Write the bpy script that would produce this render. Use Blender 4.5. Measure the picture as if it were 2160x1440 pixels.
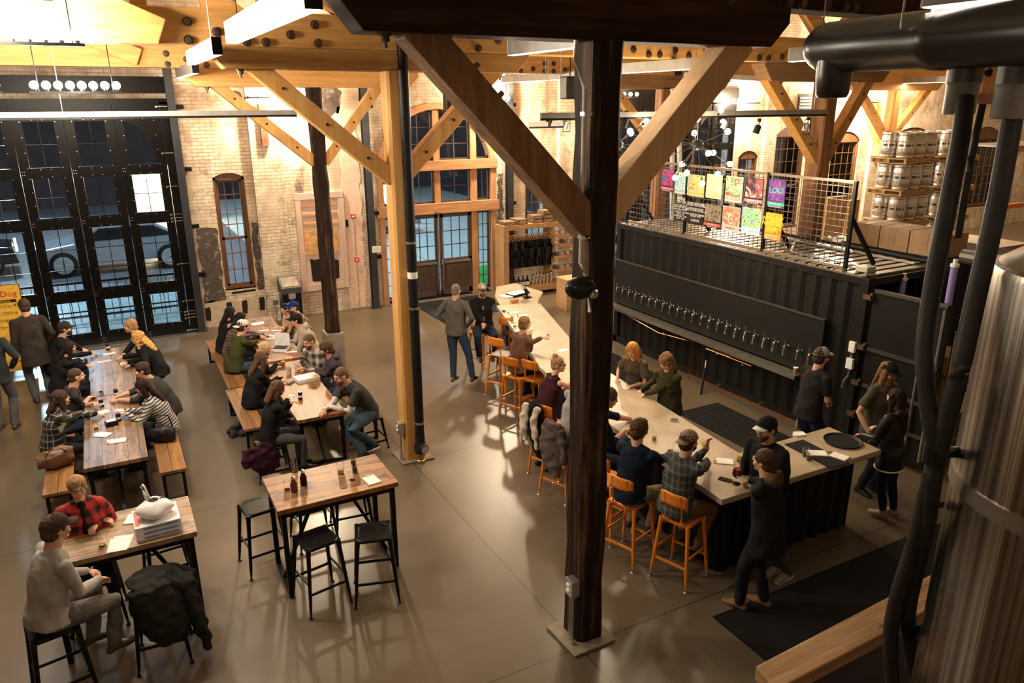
import bpy, bmesh, math, random
import numpy as np
from mathutils import Vector, Matrix, Quaternion, noise
random.seed(7)
for _o in list(bpy.data.objects): bpy.data.objects.remove(_o)
S = bpy.context.scene
COL = S.collection
PI = math.pi

# ---------------------------------------------------------------- camera
YAW, PITCH, ROLL, FPX, CAMH = 0.4925, 0.3085, -0.0045, 1580.0, 5.0
def _cam_axes():
    f = Vector((math.sin(YAW)*math.cos(PITCH), math.cos(YAW)*math.cos(PITCH), -math.sin(PITCH)))
    r = Vector((math.cos(YAW), -math.sin(YAW), 0)); u = r.cross(f)
    c, s = math.cos(ROLL), math.sin(ROLL)
    return c*r+s*u, -s*r+c*u, f
CR, CU, CF = _cam_axes()
cd = bpy.data.cameras.new('camera'); cam = bpy.data.objects.new('camera', cd); COL.objects.link(cam)
m = Matrix((CR, CU, -CF)).transposed().to_4x4(); m.translation = (0, 0, CAMH); cam.matrix_world = m
cd.sensor_width = 36; cd.lens = FPX*36/2160; cd.clip_start = .05; cd.clip_end = 300
S.camera = cam
def ray(x, y): return CR*((x-1080)/FPX) - CU*((y-720)/FPX) + CF
def G(x, y, h=0.0):                      # where the sight line through a pixel meets height h
    d = ray(x, y); return Vector((0, 0, CAMH)) + d*((h-CAMH)/d.z)
def PY(x, y, Y): d = ray(x, y); return Vector((0, 0, CAMH)) + d*(Y/d.y)
def PX(x, y, X): d = ray(x, y); return Vector((0, 0, CAMH)) + d*(X/d.x)
def PD(x, y, D): return Vector((0, 0, CAMH)) + ray(x, y)*D

# ---------------------------------------------------------------- exposure and world
vs = S.view_settings
vs.view_transform = 'Standard'; vs.look = 'None'; vs.gamma = 1; vs.use_curve_mapping = False
vs.exposure = 0.52
WARM = (1.0, .83, .62); BULB = (1.0, .82, .58); COOL = (.55, .80, 1.0)
w = bpy.data.worlds.new('night sky'); S.world = w; w.use_nodes = True
w.node_tree.nodes['Background'].inputs[0].default_value = (.045, .055, .075, 1)
w.node_tree.nodes['Background'].inputs[1].default_value = 0.2
def add_light(kind, name, loc, energy, color=WARM, size=.2, size_y=None, rot=(0, 0, 0), parent=None, spot=None):
    l = bpy.data.lights.new(name, kind); l.energy = energy; l.color = color
    if kind == 'AREA':
        l.size = size
        if size_y: l.shape = 'RECTANGLE'; l.size_y = size_y
    elif kind in ('POINT', 'SPOT'): l.shadow_soft_size = size
    if kind == 'SPOT': l.spot_size = spot or 1.2; l.spot_blend = .6
    o = bpy.data.objects.new(name, l); COL.objects.link(o)
    o.location = loc; o.rotation_euler = rot
    if parent: o.parent = parent
    return o
# street lamps outside the doors
for _x, _y, _e in ((-1.0, 23.5, 450), (7.5, 24.5, 1000), (2.5, 26, 800), (-3, 33, 2000), (9, 33, 1500), (16, 24, 300)):
    add_light('POINT', 'street_light', (_x, _y, 6.5), _e, COOL, .3)

# ---------------------------------------------------------------- materials
MATS = {}
class NT:
    def __init__(s, name):
        s.m = bpy.data.materials.new(name); s.m.use_nodes = True; s.t = s.m.node_tree
        s.b = s.t.nodes['Principled BSDF']
    def n(s, typ, **kw):
        x = s.t.nodes.new(typ)
        for k, v in kw.items():
            if k in x.inputs: 
                i = x.inputs[k]
                if isinstance(v, bpy.types.NodeSocket): s.t.links.new(v, i)
                else: i.default_value = v
            else: setattr(x, k, v)
        return x
    def l(s, a, b): s.t.links.new(a, b)
    def coord(s, scale=(1, 1, 1), rot=(0, 0, 0), kind='Object'):
        c = s.n('ShaderNodeTexCoord'); mp = s.n('ShaderNodeMapping'); s.l(c.outputs[kind], mp.inputs[0])
        mp.inputs['Scale'].default_value = scale; mp.inputs['Rotation'].default_value = rot
        return mp.outputs[0]
    def noise(s, vec, scale, detail=4, rough=.55):
        x = s.n('ShaderNodeTexNoise', Scale=scale, Detail=detail, Roughness=rough); s.l(vec, x.inputs['Vector']); return x.outputs['Fac']
    def ramp(s, fac, stops):
        x = s.n('ShaderNodeValToRGB'); s.l(fac, x.inputs[0]); e = x.color_ramp.elements
        while len(e) < len(stops): e.new(.5)
        for el, (p, c) in zip(e, stops): el.position = p; el.color = tuple(c)+(1,) if len(c) == 3 else c
        return x.outputs[0]
    def mix(s, fac, a, b, mode='MIX'):
        x = s.n('ShaderNodeMix', data_type='RGBA', blend_type=mode)
        for v, i in ((fac, 0), (a, 6), (b, 7)):
            if isinstance(v, bpy.types.NodeSocket): s.l(v, x.inputs[i])
            elif i == 0: x.inputs[0].default_value = v
            else: x.inputs[i].default_value = tuple(v)+(1,)
        return x.outputs[2]
    def math(s, op, a, b=0.0, c=None):
        x = s.n('ShaderNodeMath', operation=op)
        for i, v in enumerate((a, b, c)):
            if v is None: continue
            if isinstance(v, bpy.types.NodeSocket): s.l(v, x.inputs[i])
            else: x.inputs[i].default_value = v
        return x.outputs[0]
    def bump(s, h, strength=.3, dist=.02):
        x = s.n('ShaderNodeBump', Strength=strength, Distance=dist); s.l(h, x.inputs['Height']); s.l(x.outputs[0], s.b.inputs['Normal'])
    def done(s, color=None, rough=.6, metal=0.0, **kw):
        if color is not None:
            if isinstance(color, bpy.types.NodeSocket): s.l(color, s.b.inputs['Base Color'])
            else: s.b.inputs['Base Color'].default_value = tuple(color)+(1,)
        if isinstance(rough, bpy.types.NodeSocket): s.l(rough, s.b.inputs['Roughness'])
        else: s.b.inputs['Roughness'].default_value = rough
        s.b.inputs['Metallic'].default_value = metal
        for k, v in kw.items(): s.b.inputs[k.replace('_', ' ')].default_value = v
        return s.m
def cached(f):
    def g(*a, **k):
        key = (f.__name__,)+a+tuple(sorted(k.items()))
        if key not in MATS: MATS[key] = f(*a, **k)
        return MATS[key]
    return g
@cached
def plain(name, c, rough=.6, metal=0.0, var=.12):
    t = NT(name); v = t.coord(); n = t.noise(v, 9, 3)
    lo = tuple(x*(1-var) for x in c); hi = tuple(min(1, x*(1+var)) for x in c)
    if max(c) < .05: t.b.inputs['Specular IOR Level'].default_value = .18
    return t.done(t.ramp(n, [(.3, lo), (.7, hi)]), rough, metal)
@cached
def glow(name, c, strength):
    t = NT(name); t.done(c, .5); t.b.inputs['Emission Color'].default_value = tuple(c)+(1,); t.b.inputs['Emission Strength'].default_value = strength
    return t.m
@cached
def cloth(name, c, scale=60, var=.14, rough=.9):
    t = NT(name); v = t.coord(); n = t.noise(v, scale, 3); n2 = t.noise(v, 7, 3)
    base = t.ramp(n2, [(.3, tuple(x*(1-var) for x in c)), (.7, tuple(min(1, x*(1+var)) for x in c))])
    fo = t.noise(t.coord((1, 1, .6)), 9, 4, .6); h = t.math('ADD', t.math('MULTIPLY', fo, 6.0), t.math('MULTIPLY', n, .25)); t.bump(h, .5, .006); m = t.done(base, rough); m.node_tree.nodes['Principled BSDF'].inputs['Specular IOR Level'].default_value = .08
    return m
@cached
def glass(name, c=(1, 1, 1), rough=.02, alpha=.25):
    t = NT(name); t.done(c, rough)
    if name == 'window_glass':
        tr = t.n('ShaderNodeBsdfTransparent'); gl = t.n('ShaderNodeBsdfGlossy', Roughness=.02); fr = t.n('ShaderNodeFresnel', IOR=1.35); mx = t.n('ShaderNodeMixShader')
        t.l(fr.outputs[0], mx.inputs[0]); t.l(tr.outputs[0], mx.inputs[1]); t.l(gl.outputs[0], mx.inputs[2]); t.l(mx.outputs[0], t.t.nodes['Material Output'].inputs[0]); return t.m
    t.b.inputs['Transmission Weight'].default_value = 1.0; t.b.inputs['IOR'].default_value = 1.3
    return t.m
def _axis(axis, along, across): return tuple(along if i == axis else across for i in range(3))
@cached
def timber(name, axis, c1, c2, c3, along=.5, across=7.0, rough=.65, knots=True, bump=.25):
    # sawn wood whose grain runs along one object axis
    t = NT(name); v = t.coord(_axis(axis, along, across)); n = t.noise(v, 2.2, 8, .62)
    v2 = t.coord(_axis(axis, along*.4, across*3)); g = t.noise(v2, 3, 5, .6)
    col = t.ramp(n, [(.30, c1), (.52, c2), (.72, c3)])
    col = t.mix(t.math('MULTIPLY', g, .55), col, tuple(x*.55 for x in c2), 'MIX')
    if knots:
        v3 = t.coord(_axis(axis, 1.1, 3.0)); k = t.noise(v3, 2.3, 2)
        kk = t.ramp(k, [(.70, (0, 0, 0)), (.76, (1, 1, 1))])
        col = t.mix(kk, col, tuple(x*.35 for x in c1))
    t.bump(g, bump, .01); t.b.inputs['Specular IOR Level'].default_value = .15 if max(c2) < .06 else .35
    return t.done(col, rough)
@cached
def planks(name, axis, width, tints, dark=(.05, .03, .015), rough=.45, wear=.5, along=.8):
    # boards that run along `axis` (0 or 1) in an object's XY plane; each board has its own tint
    t = NT(name); c = t.n('ShaderNodeTexCoord'); sp = t.n('ShaderNodeSeparateXYZ'); t.l(c.outputs['Object'], sp.inputs[0])
    a, b = (sp.outputs[axis], sp.outputs[1-axis])
    q = t.math('DIVIDE', b, width); idx = t.math('FLOOR', q); fr = t.math('FRACT', q)
    wn = t.n('ShaderNodeTexWhiteNoise', noise_dimensions='1D'); t.l(idx, wn.inputs['W'])
    base = t.ramp(wn.outputs['Value'], [(i/(len(tints)-1), x) for i, x in enumerate(tints)])
    cb = t.n('ShaderNodeCombineXYZ'); t.l(t.math('MULTIPLY', a, along), cb.inputs[0]); t.l(t.math('MULTIPLY', b, 14), cb.inputs[1]); t.l(t.math('MULTIPLY', idx, 7.3), cb.inputs[2])
    n = t.noise(cb.outputs[0], 1.6, 7, .65)
    col = t.mix(t.ramp(n, [(.44, (0, 0, 0)), (.74, (.9, .9, .9))]), base, dark)
    cb2 = t.n('ShaderNodeCombineXYZ'); t.l(t.math('MULTIPLY', a, 2.2), cb2.inputs[0]); t.l(t.math('MULTIPLY', b, 5), cb2.inputs[1]); t.l(t.math('MULTIPLY', idx, 3.1), cb2.inputs[2])
    n2 = t.noise(cb2.outputs[0], 1.7, 5, .6)
    col = t.mix(t.math('MULTIPLY', t.ramp(n2, [(.52, (0, 0, 0)), (.60, (1, 1, 1))]), wear), col, dark)
    edge = t.math('LESS_THAN', t.math('MINIMUM', fr, t.math('SUBTRACT', 1.0, fr)), .02)
    col = t.mix(edge, col, (.02, .012, .008)); t.bump(n, .2, .004)
    return t.done(col, rough)

# ---------------------------------------------------------------- objects
def tag(o, label=None, cat=None, group=None, kind=None):
    if label: o['label'] = label
    if cat: o['category'] = cat
    if group: o['group'] = group
    if kind: o['kind'] = kind
    return o
def thing(name, label, cat, loc=(0, 0, 0), rz=0.0, group=None, kind=None):
    o = bpy.data.objects.new(name, None); o.empty_display_size = .1; COL.objects.link(o)
    o.location = loc; o.rotation_euler = (0, 0, rz)
    return tag(o, label, cat, group, kind)
def mat_of(o):
    if o is None: return Matrix.Identity(4)
    return mat_of(o.parent) @ (Matrix.Translation(o.location) @ o.rotation_euler.to_matrix().to_4x4())
def link(name, me, mats, parent=None):
    o = bpy.data.objects.new(name, me); COL.objects.link(o)
    if mats is not None and not len(me.materials):
        for x in (mats if isinstance(mats, (list, tuple)) else [mats]): me.materials.append(x)
    if parent: o.parent = parent
    return o
def frame_of(d, up=(0, 0, 1)):
    d = Vector(d).normalized(); u = Vector(up)
    if abs(d.dot(u)) > .985: u = Vector((0, 1, 0)) if abs(d.y) < .9 else Vector((1, 0, 0))
    x = d.cross(u).normalized(); y = x.cross(d).normalized()
    return x, y, d
class MB:
    def __init__(s, slot=0): s.v = []; s.f = []; s.mi = []; s.slot = slot
    def add(s, vs_, fs):
        b = len(s.v); s.v += [Vector(x) for x in vs_]; s.f += [tuple(i+b for i in q) for q in fs]; s.mi += [s.slot]*len(fs); return s
    def box(s, a, b, rz=0.0, about=None):
        (x0, y0, z0), (x1, y1, z1) = a, b
        vs_ = [Vector((x, y, z)) for z in (z0, z1) for x, y in ((x0, y0), (x1, y0), (x1, y1), (x0, y1))]
        if rz:
            c = Vector(about) if about else Vector(((x0+x1)/2, (y0+y1)/2, 0)); R = Matrix.Rotation(rz, 3, 'Z')
            vs_ = [R@(p-c)+c for p in vs_]
        return s.add(vs_, [(3, 2, 1, 0), (4, 5, 6, 7), (0, 1, 5, 4), (1, 2, 6, 5), (2, 3, 7, 6), (3, 0, 4, 7)])
    def bar(s, p, q, w, h=None, up=(0, 0, 1)):      # rectangular bar from p to q, w across and h along `up`
        h = h or w; p, q = Vector(p), Vector(q); x, y, d = frame_of(q-p, up)
        vs_ = [c+x*(i*w/2)+y*(j*h/2) for c in (p, q) for i, j in ((-1, -1), (1, -1), (1, 1), (-1, 1))]
        return s.add(vs_, [(0, 1, 2, 3), (7, 6, 5, 4), (0, 4, 5, 1), (1, 5, 6, 2), (2, 6, 7, 3), (3, 7, 4, 0)])
    def tube(s, pts, r, seg=8, up=(0, 0, 1), caps=True):   # r: number, list, or list of (rx, ry)
        pts = [Vector(p) for p in pts]; n = len(pts); b = len(s.v)
        rr = r if isinstance(r, (list, tuple)) else [r]*n
        for i, p in enumerate(pts):
            d = (pts[min(i+1, n-1)]-pts[max(i-1, 0)])
            x, y, _ = frame_of(d, up); a = rr[i]; rx, ry = a if isinstance(a, (tuple, list)) else (a, a)
            for k in range(seg):
                t = 2*PI*k/seg; s.v.append(p+x*(rx*math.cos(t))+y*(ry*math.sin(t)))
        for i in range(n-1):
            for k in range(seg):
                k2 = (k+1) % seg; s.f.append((b+i*seg+k, b+i*seg+k2, b+(i+1)*seg+k2, b+(i+1)*seg+k)); s.mi.append(s.slot)
        if caps:
            s.f.append(tuple(b+k for k in range(seg-1, -1, -1))); s.f.append(tuple(b+(n-1)*seg+k for k in range(seg))); s.mi += [s.slot]*2
        return s
    def lathe(s, prof, c=(0, 0, 0), seg=16, axis=(0, 0, 1)):   # prof: (radius, height) pairs
        c = Vector(c); x, y, d = frame_of(axis, (0, 1, 0) if abs(Vector(axis).normalized().z) > .9 else (0, 0, 1)); b = len(s.v); n = len(prof)
        for r, h in prof:
            for k in range(seg):
                t = 2*PI*k/seg; s.v.append(c+d*h+x*(r*math.cos(t))+y*(r*math.sin(t)))
        for i in range(n-1):
            for k in range(seg):
                k2 = (k+1) % seg; s.f.append((b+i*seg+k, b+i*seg+k2, b+(i+1)*seg+k2, b+(i+1)*seg+k)); s.mi.append(s.slot)
        if prof[0][0] > 1e-5: s.f.append(tuple(b+k for k in range(seg-1, -1, -1))); s.mi.append(s.slot)
        if prof[-1][0] > 1e-5: s.f.append(tuple(b+(n-1)*seg+k for k in range(seg))); s.mi.append(s.slot)
        return s
    def ball(s, c, r, seg=12, rings=8):
        rx, ry, rz = r if isinstance(r, (tuple, list)) else (r, r, r); c = Vector(c); b = len(s.v)
        for i in range(rings+1):
            a = PI*i/rings
            for k in range(seg):
                t = 2*PI*k/seg; s.v.append(c+Vector((rx*math.sin(a)*math.cos(t), ry*math.sin(a)*math.sin(t), -rz*math.cos(a))))
        for i in range(rings):
            for k in range(seg):
                k2 = (k+1) % seg; s.f.append((b+i*seg+k, b+i*seg+k2, b+(i+1)*seg+k2, b+(i+1)*seg+k)); s.mi.append(s.slot)
        return s
    def prism(s, poly, a, b, axis=1):                # 2-D outline extruded from a to b along axis
        def P(u, v, w_): return {0: (w_, u, v), 1: (u, w_, v), 2: (u, v, w_)}[axis]
        n = len(poly); vs_ = [P(u, v, a) for u, v in poly]+[P(u, v, b) for u, v in poly]
        return s.add(vs_, [tuple(range(n)), tuple(range(2*n-1, n-1, -1))]+[(i, i+n, (i+1) % n+n, (i+1) % n) for i in range(n)])
    def grid(s, fn, nu, nv):
        b = len(s.v)
        for j in range(nv+1):
            for i in range(nu+1): s.v.append(Vector(fn(i/nu, j/nv)))
        for j in range(nv):
            for i in range(nu):
                a = b+j*(nu+1)+i; s.f.append((a, a+1, a+nu+2, a+nu+1)); s.mi.append(s.slot)
        return s
    def mesh(s, name, smooth=False, parent=None, bevel=0.0, weld=True, fixn=True):
        M = mat_of(parent).inverted() if parent else None
        me = bpy.data.meshes.new(name); bm = bmesh.new(); vv = [bm.verts.new((M@v) if M else v) for v in s.v]
        for q, mi in zip(s.f, s.mi):
            if len(set(q)) < 3: continue
            try: f = bm.faces.new([vv[i] for i in q]); f.material_index = mi; f.smooth = smooth
            except ValueError: pass
        if weld: bmesh.ops.remove_doubles(bm, verts=bm.verts, dist=1e-5)
        if fixn: bmesh.ops.recalc_face_normals(bm, faces=bm.faces)
        if bevel:
            bmesh.ops.bevel(bm, geom=[e for e in bm.edges if len(e.link_faces) == 2 and e.calc_face_angle(0) > .6], offset=bevel, segments=2, affect='EDGES', profile=.6, clamp_overlap=True)
        bm.to_mesh(me); bm.free(); return me
    # coordinates are always given in the world; the parent's place is taken out here
    def build(s, name, mats, parent=None, smooth=False, bevel=0.0, **tg):
        me = s.mesh(name, smooth, parent, bevel); o = link(name, me, mats, parent)
        if smooth and not bevel:
            try: me.set_sharp_from_angle(angle=.7)
            except Exception: pass
        return tag(o, **tg) if tg else o
def solo(mb, name, mats, label, cat, group=None, smooth=False, bevel=0.0, kind=None):
    o = mb.build(name, mats, None, smooth, bevel)
    # put the origin at the base centre
    xs = [v.co for v in o.data.vertices]; c = Vector(((min(v.x for v in xs)+max(v.x for v in xs))/2, (min(v.y for v in xs)+max(v.y for v in xs))/2, min(v.z for v in xs)))
    o.data.transform(Matrix.Translation(-c)); o.location = c
    return tag(o, label, cat, group, kind)
def copy_tree(o, loc=None, rz=None, label=None, parent=None):
    c = o.copy(); COL.objects.link(c); c.parent = parent
    if loc is not None: c.location = loc
    if rz is not None: c.rotation_euler = (0, 0, rz)
    if label: c['label'] = label
    for ch in [x for x in KIDS.get(o.name, [])]: copy_tree(ch, parent=c)
    return c
KIDS = {}
def index_kids(root):
    def rec(o):
        KIDS[o.name] = [c for c in ALLO if c.parent == o]
        for c in KIDS[o.name]: rec(c)
    ALLO = list(bpy.data.objects); rec(root)
def text_mesh(txt, size, align='CENTER', extrude=.001, space=1.0):
    cu = bpy.data.curves.new('txt', 'FONT'); cu.body = txt; cu.size = size; cu.align_x = align; cu.extrude = extrude; cu.resolution_u = 2; cu.space_line = space
    o = bpy.data.objects.new('txt', cu); COL.objects.link(o); dg = bpy.context.evaluated_depsgraph_get()
    me = bpy.data.meshes.new_from_object(o.evaluated_get(dg)); bpy.data.objects.remove(o); return me
def add_text(txt, size, origin, xdir, ydir, mat, parent=None, name='lettering', align='CENTER', sx=1.0, space=1.0):
    me = text_mesh(txt, size, align, space=space); X, Y = Vector(xdir).normalized(), Vector(ydir).normalized(); Z = X.cross(Y)
    M = Matrix((X*sx, Y, Z)).transposed().to_4x4(); M.translation = Vector(origin)
    if parent: M = mat_of(parent).inverted() @ M
    me.transform(M); me.materials.clear(); me.materials.append(mat); return link(name, me, None, parent)

# common materials
BLK = plain('black_metal', (.018, .018, .018), .38, .6)
STEEL = plain('galvanised_steel', (.55, .54, .52), .3, .9)
CHROME = plain('chrome', (.8, .8, .8), .12, 1.0, .02)
PAPER = plain('paper', (.82, .79, .72), .8)
WHITE = plain('white_plastic', (.8, .8, .78), .5)
CARD = plain('cardboard', (.45, .29, .16), .85)
YX = timber('pine_along_x', 0, (.60, .27, .06), (.72, .37, .11), (.82, .50, .20))
YY = timber('pine_along_y', 1, (.60, .27, .06), (.72, .37, .11), (.82, .50, .20))
YZ = timber('pine_along_z', 2, (.60, .27, .06), (.72, .37, .11), (.82, .50, .20))
DX = timber('old_timber_along_x', 0, (.012, .006, .003), (.045, .018, .008), (.10, .045, .018), bump=.6)
DZ = timber('charred_timber', 2, (.007, .005, .004), (.030, .015, .009), (.20, .115, .055), .35, 5, bump=.8)
DB = timber('old_timber_brace', 2, (.05, .022, .008), (.12, .055, .02), (.20, .10, .04), .5, 6, bump=.6)
WX = timber('weathered_timber_along_x', 0, (.22, .11, .045), (.36, .20, .09), (.50, .32, .17))
# ================================================================ the room
def brick_mat(name, painted=True):
    t = NT(name); c = t.n('ShaderNodeTexCoord'); sp = t.n('ShaderNodeSeparateXYZ'); t.l(c.outputs['Object'], sp.inputs[0])
    cb = t.n('ShaderNodeCombineXYZ'); t.l(t.math('ADD', sp.outputs[0], sp.outputs[1]), cb.inputs[0]); t.l(sp.outputs[2], cb.inputs[1])
    br = t.n('ShaderNodeTexBrick', Scale=1.0); t.l(cb.outputs[0], br.inputs['Vector'])
    br.inputs['Color1'].default_value = (.66, .55, .41, 1); br.inputs['Color2'].default_value = (.82, .71, .55, 1); br.inputs['Mortar'].default_value = (.40, .31, .21, 1)
    br.inputs['Brick Width'].default_value = .225; br.inputs['Row Height'].default_value = .078; br.inputs['Mortar Size'].default_value = .009; br.inputs['Mortar Smooth'].default_value = .2
    v = t.coord(); n = t.noise(v, .9, 7, .65); n2 = t.noise(v, 3.2, 8, .7); n3 = t.noise(t.coord((1, 1, .35)), 1.7, 6, .7)
    col = t.mix(t.ramp(n, [(.46, (0, 0, 0)), (.60, (.8, .8, .8))]), br.outputs['Color'], (.86, .77, .64))      # plaster and paint left on the brick
    col = t.mix(t.ramp(n2, [(.52, (0, 0, 0)), (.64, (.75, .75, .75))]), col, (.32, .24, .16))                   # chips and bare brick
    hz = t.ramp(sp.outputs[2], [(.0, (1, 1, 1)), (.12, (.55, .55, .55)), (.35, (.15, .15, .15)), (.8, (0, 0, 0))])
    low = t.math('MULTIPLY', t.ramp(n3, [(.42, (0, 0, 0)), (.60, (1, 1, 1))]), .7)
    col = t.mix(low, col, (.42, .30, .20))
    dk = t.ramp(t.noise(t.coord((1, 1, .5)), 1.05, 8, .75), [(.60, (0, 0, 0)), (.67, (.8, .8, .8))])
    col = t.mix(dk, col, (.10, .075, .06))                                                                      # old soot patches
    h = t.math('SUBTRACT', t.math('MULTIPLY', n2, .6), br.outputs['Fac'])
    t.bump(h, .7, .015); return t.done(col, .85)
BRICK = brick_mat('painted_brick')
def floor_mat():
    t = NT('polished_concrete'); v = t.coord(); n = t.noise(v, .35, 6, .6); n2 = t.noise(v, 2.4, 8, .7); n3 = t.noise(v, 30, 4, .7)
    col = t.ramp(n, [(.32, (.088, .064, .038)), (.55, (.125, .092, .057)), (.72, (.168, .125, .079))])
    col = t.mix(t.math('MULTIPLY', t.ramp(n2, [(.42, (0, 0, 0)), (.75, (1, 1, 1))]), .35), col, (.10, .072, .048))
    sp = t.n('ShaderNodeSeparateXYZ'); t.l(v, sp.inputs[0]); ln = None
    for ax, vals in ((0, (-4.6, 3.39, 11.4, 19.4)), (1, (.5, 4.97, 9.45, 13.9))):
        for q in vals:
            d = t.math('LESS_THAN', t.math('ABSOLUTE', t.math('SUBTRACT', sp.outputs[ax], q)), .006); ln = d if ln is None else t.math('MAXIMUM', ln, d)
    col = t.mix(ln, col, (.025, .018, .012))
    r = t.math('ADD', t.math('MULTIPLY', n, .22), .22); t.bump(n3, .04, .004)
    return t.done(col, r)
FLOOR = floor_mat()
MB().box((-14, -4, -.2), (36, 18.2, 0)).build('floor', FLOOR, kind='structure')
OUT = plain('asphalt_outside', (.10, .11, .12), .5, var=.4)
MB().box((-20, 18.75, -.25), (40, 45, -.05)).build('ground_outside', OUT, kind='structure')
solo(MB().box((4.5, 18.9, -.05), (9.15, 44, 0)), 'concrete_apron', plain('pale_concrete', (.42, .48, .46), .5), 'pale concrete apron outside the arched entrance', 'paving', kind='structure')
solo(MB().box((9.2, 21.3, -.05), (18, 44, 0)), 'concrete_yard', plain('pale_concrete', (.42, .48, .46), .5), 'pale concrete yard beyond the lawn outside the entrance', 'paving', kind='structure')
solo(MB().box((9.2, 18.9, -.05), (12.5, 21.3, 0.02)), 'lawn', plain('lawn', (.03, .30, .04), .9, var=.5), 'green lawn outside seen through the entrance side lights', 'grass', kind='stuff')

YW = 18.2; WT = .5
def arc_pts(x0, x1, zs, rise, n=12, full=False):
    # segmental arch from (x0,zs) to (x1,zs)
    w_ = (x1-x0)/2; R = (w_*w_+rise*rise)/(2*rise); cx = (x0+x1)/2; cz = zs+rise-R; a = math.asin(min(1, w_/R))
    if rise > w_: a = PI-a
    return [(cx+R*math.sin(-a+2*a*i/n), cz+R*math.cos(-a+2*a*i/n)) for i in range(n+1)]
def wall_with_openings(x0, x1, z1, opens, y0, y1, mb):
    # opens: (xa, xb, za, zspring, rise)
    opens = sorted(opens); x = x0
    for (a, b, za, zs, rise) in opens:
        if a > x: mb.box((x, y0, 0), (a, y1, z1))
        if za > 0: mb.box((a, y0, 0), (b, y1, za))
        if rise > 0:
            ar = arc_pts(a, b, zs, rise, 16)
            for (p, q) in zip(ar, ar[1:]): mb.prism([p, q, (q[0], z1), (p[0], z1)], y0, y1, 1)
        else: mb.box((a, y0, zs), (b, y1, z1))
        x = b
    mb.box((x, y0, 0), (x1, y1, z1))
OPENS = [(-6.6, -4.2, 0, 3, 1.5), (-3.6, 1.50, 0, 5.05, 0), (2.18, 2.86, .87, 3.42, .10), (6.0, 9.3, 0, 3.42, 1.60), (10.2, 10.95, .87, 3.42, .10),
         (13.0, 17.7, 0, 5.05, 0), (18.0, 18.85, .9, 3.3, .2), (19.6, 20.95, .9, 3.95, .28), (22.3, 23.7, .9, 3.7, .3), (25.3, 27.9, .9, 3.65, .42), (29.9, 32.4, .9, 3.6, .42)]
mb = MB(); wall_with_openings(-14, 36, 8.6, OPENS, YW, YW+WT, mb)
back = mb.build('wall_back', BRICK, kind='structure')
MB().box((-14.4, -4, 0), (-14, 18.2, 8.6)).build('wall_left', BRICK, kind='structure')
MB().box((36, -4, 0), (36.4, 18.2, 8.6)).build('wall_right', BRICK, kind='structure')
MB().box((-14, -4.4, 0), (36, -4, 8.6)).build('wall_front', BRICK, kind='structure')
CEIL = plain('ceiling_boards', (.30, .25, .19), .8)
MB().box((-14.4, -4.4, 8.6), (36.4, 18.7, 8.8)).build('ceiling', CEIL, kind='structure')
# brick pilasters, soot and plaster patches on the wall
mb = MB()
for a, b in ((3.05, 3.72), (18.95, 19.45), (24.2, 24.9), (11.2, 11.9)): mb.box((a, YW-.13, 0), (b, YW+.02, 8.6))
mb.build('trim_1', brick_mat('pilaster_brick'), kind='structure')
def patch_mat(name, c, thr=.5):
    t = NT(name); v = t.coord(); n = t.noise(v, 5, 8, .75); n2 = t.noise(v, 40, 3)
    n = t.noise(v, 9, 10, .82); col = t.ramp(n, [(.40, c), (.56, tuple(x*1.4 for x in c)), (.62, (.5, .42, .33))]); t.bump(n, .6, .01); return t.done(col, .9)
def ragged(x0, x1, z0, z1, y, mat, name, label, seed=0, amp=.05, cat='wall patch'):
    random.seed(seed); pts = []
    per = [((x0, z0), (x1, z0)), ((x1, z0), (x1, z1)), ((x1, z1), (x0, z1)), ((x0, z1), (x0, z0))]
    for (a, b) in per:
        n = max(3, int((abs(b[0]-a[0])+abs(b[1]-a[1]))/.12))
        for i in range(n):
            t_ = i/n; pts.append((a[0]+(b[0]-a[0])*t_+random.uniform(-amp, amp), a[1]+(b[1]-a[1])*t_+random.uniform(-amp, amp)))
    return tag(MB().prism(pts, y-.012, y+.01, 1).build(name, mat, kind='structure'), label, None)
SOOT = patch_mat('blackened_plaster', (.075, .060, .050)); PLAST = patch_mat('old_plaster', (.46, .36, .26)); PINK = patch_mat('flaking_pink_paint', (.66, .46, .36))
ragged(1.70, 2.14, .62, 2.32, YW, SOOT, 'trim_2', None, 4, .03)
ragged(2.9, 3.04, .75, 2.35, YW, SOOT, 'trim_2', None, 5, .03)
ragged(1.62, 3.6, .02, .62, YW, PLAST, 'trim_3', None, 6, .04)
ragged(5.1, 5.55, .05, 4.9, YW, PINK, 'trim_4', None, 7, .04)
ragged(3.75, 5.2, 4.75, 5.5, YW, SOOT, 'trim_2', None, 8, .06)
ragged(5.65, 5.95, .05, 2.9, YW, PLAST, 'trim_3', None, 9, .05)
ragged(9.35, 9.50, .8, 3.2, YW, SOOT, 'trim_2', None, 10, .04)
ragged(2.75, 3.0, 5.0, 5.25, YW, SOOT, 'trim_2', None, 12, .04)
HOLE = plain('dark_socket_in_wall', (.03, .02, .015), .9)
mb = MB()
for x, z in ((1.72, .35), (2.2, .42), (2.55, .42), (2.95, .45)):
    mb.prism([(x-.06, z-.16), (x+.05, z-.19), (x+.075, z+.03), (x+.06, z+.15), (x-.05, z+.13)], YW-.016, YW+.01, 1)
mb.prism([(2.3, .74), (2.85, .76), (2.83, .81), (2.31, .79)], YW-.012, YW+.01, 1)
mb.build('trim_5', HOLE, kind='structure')

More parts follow.
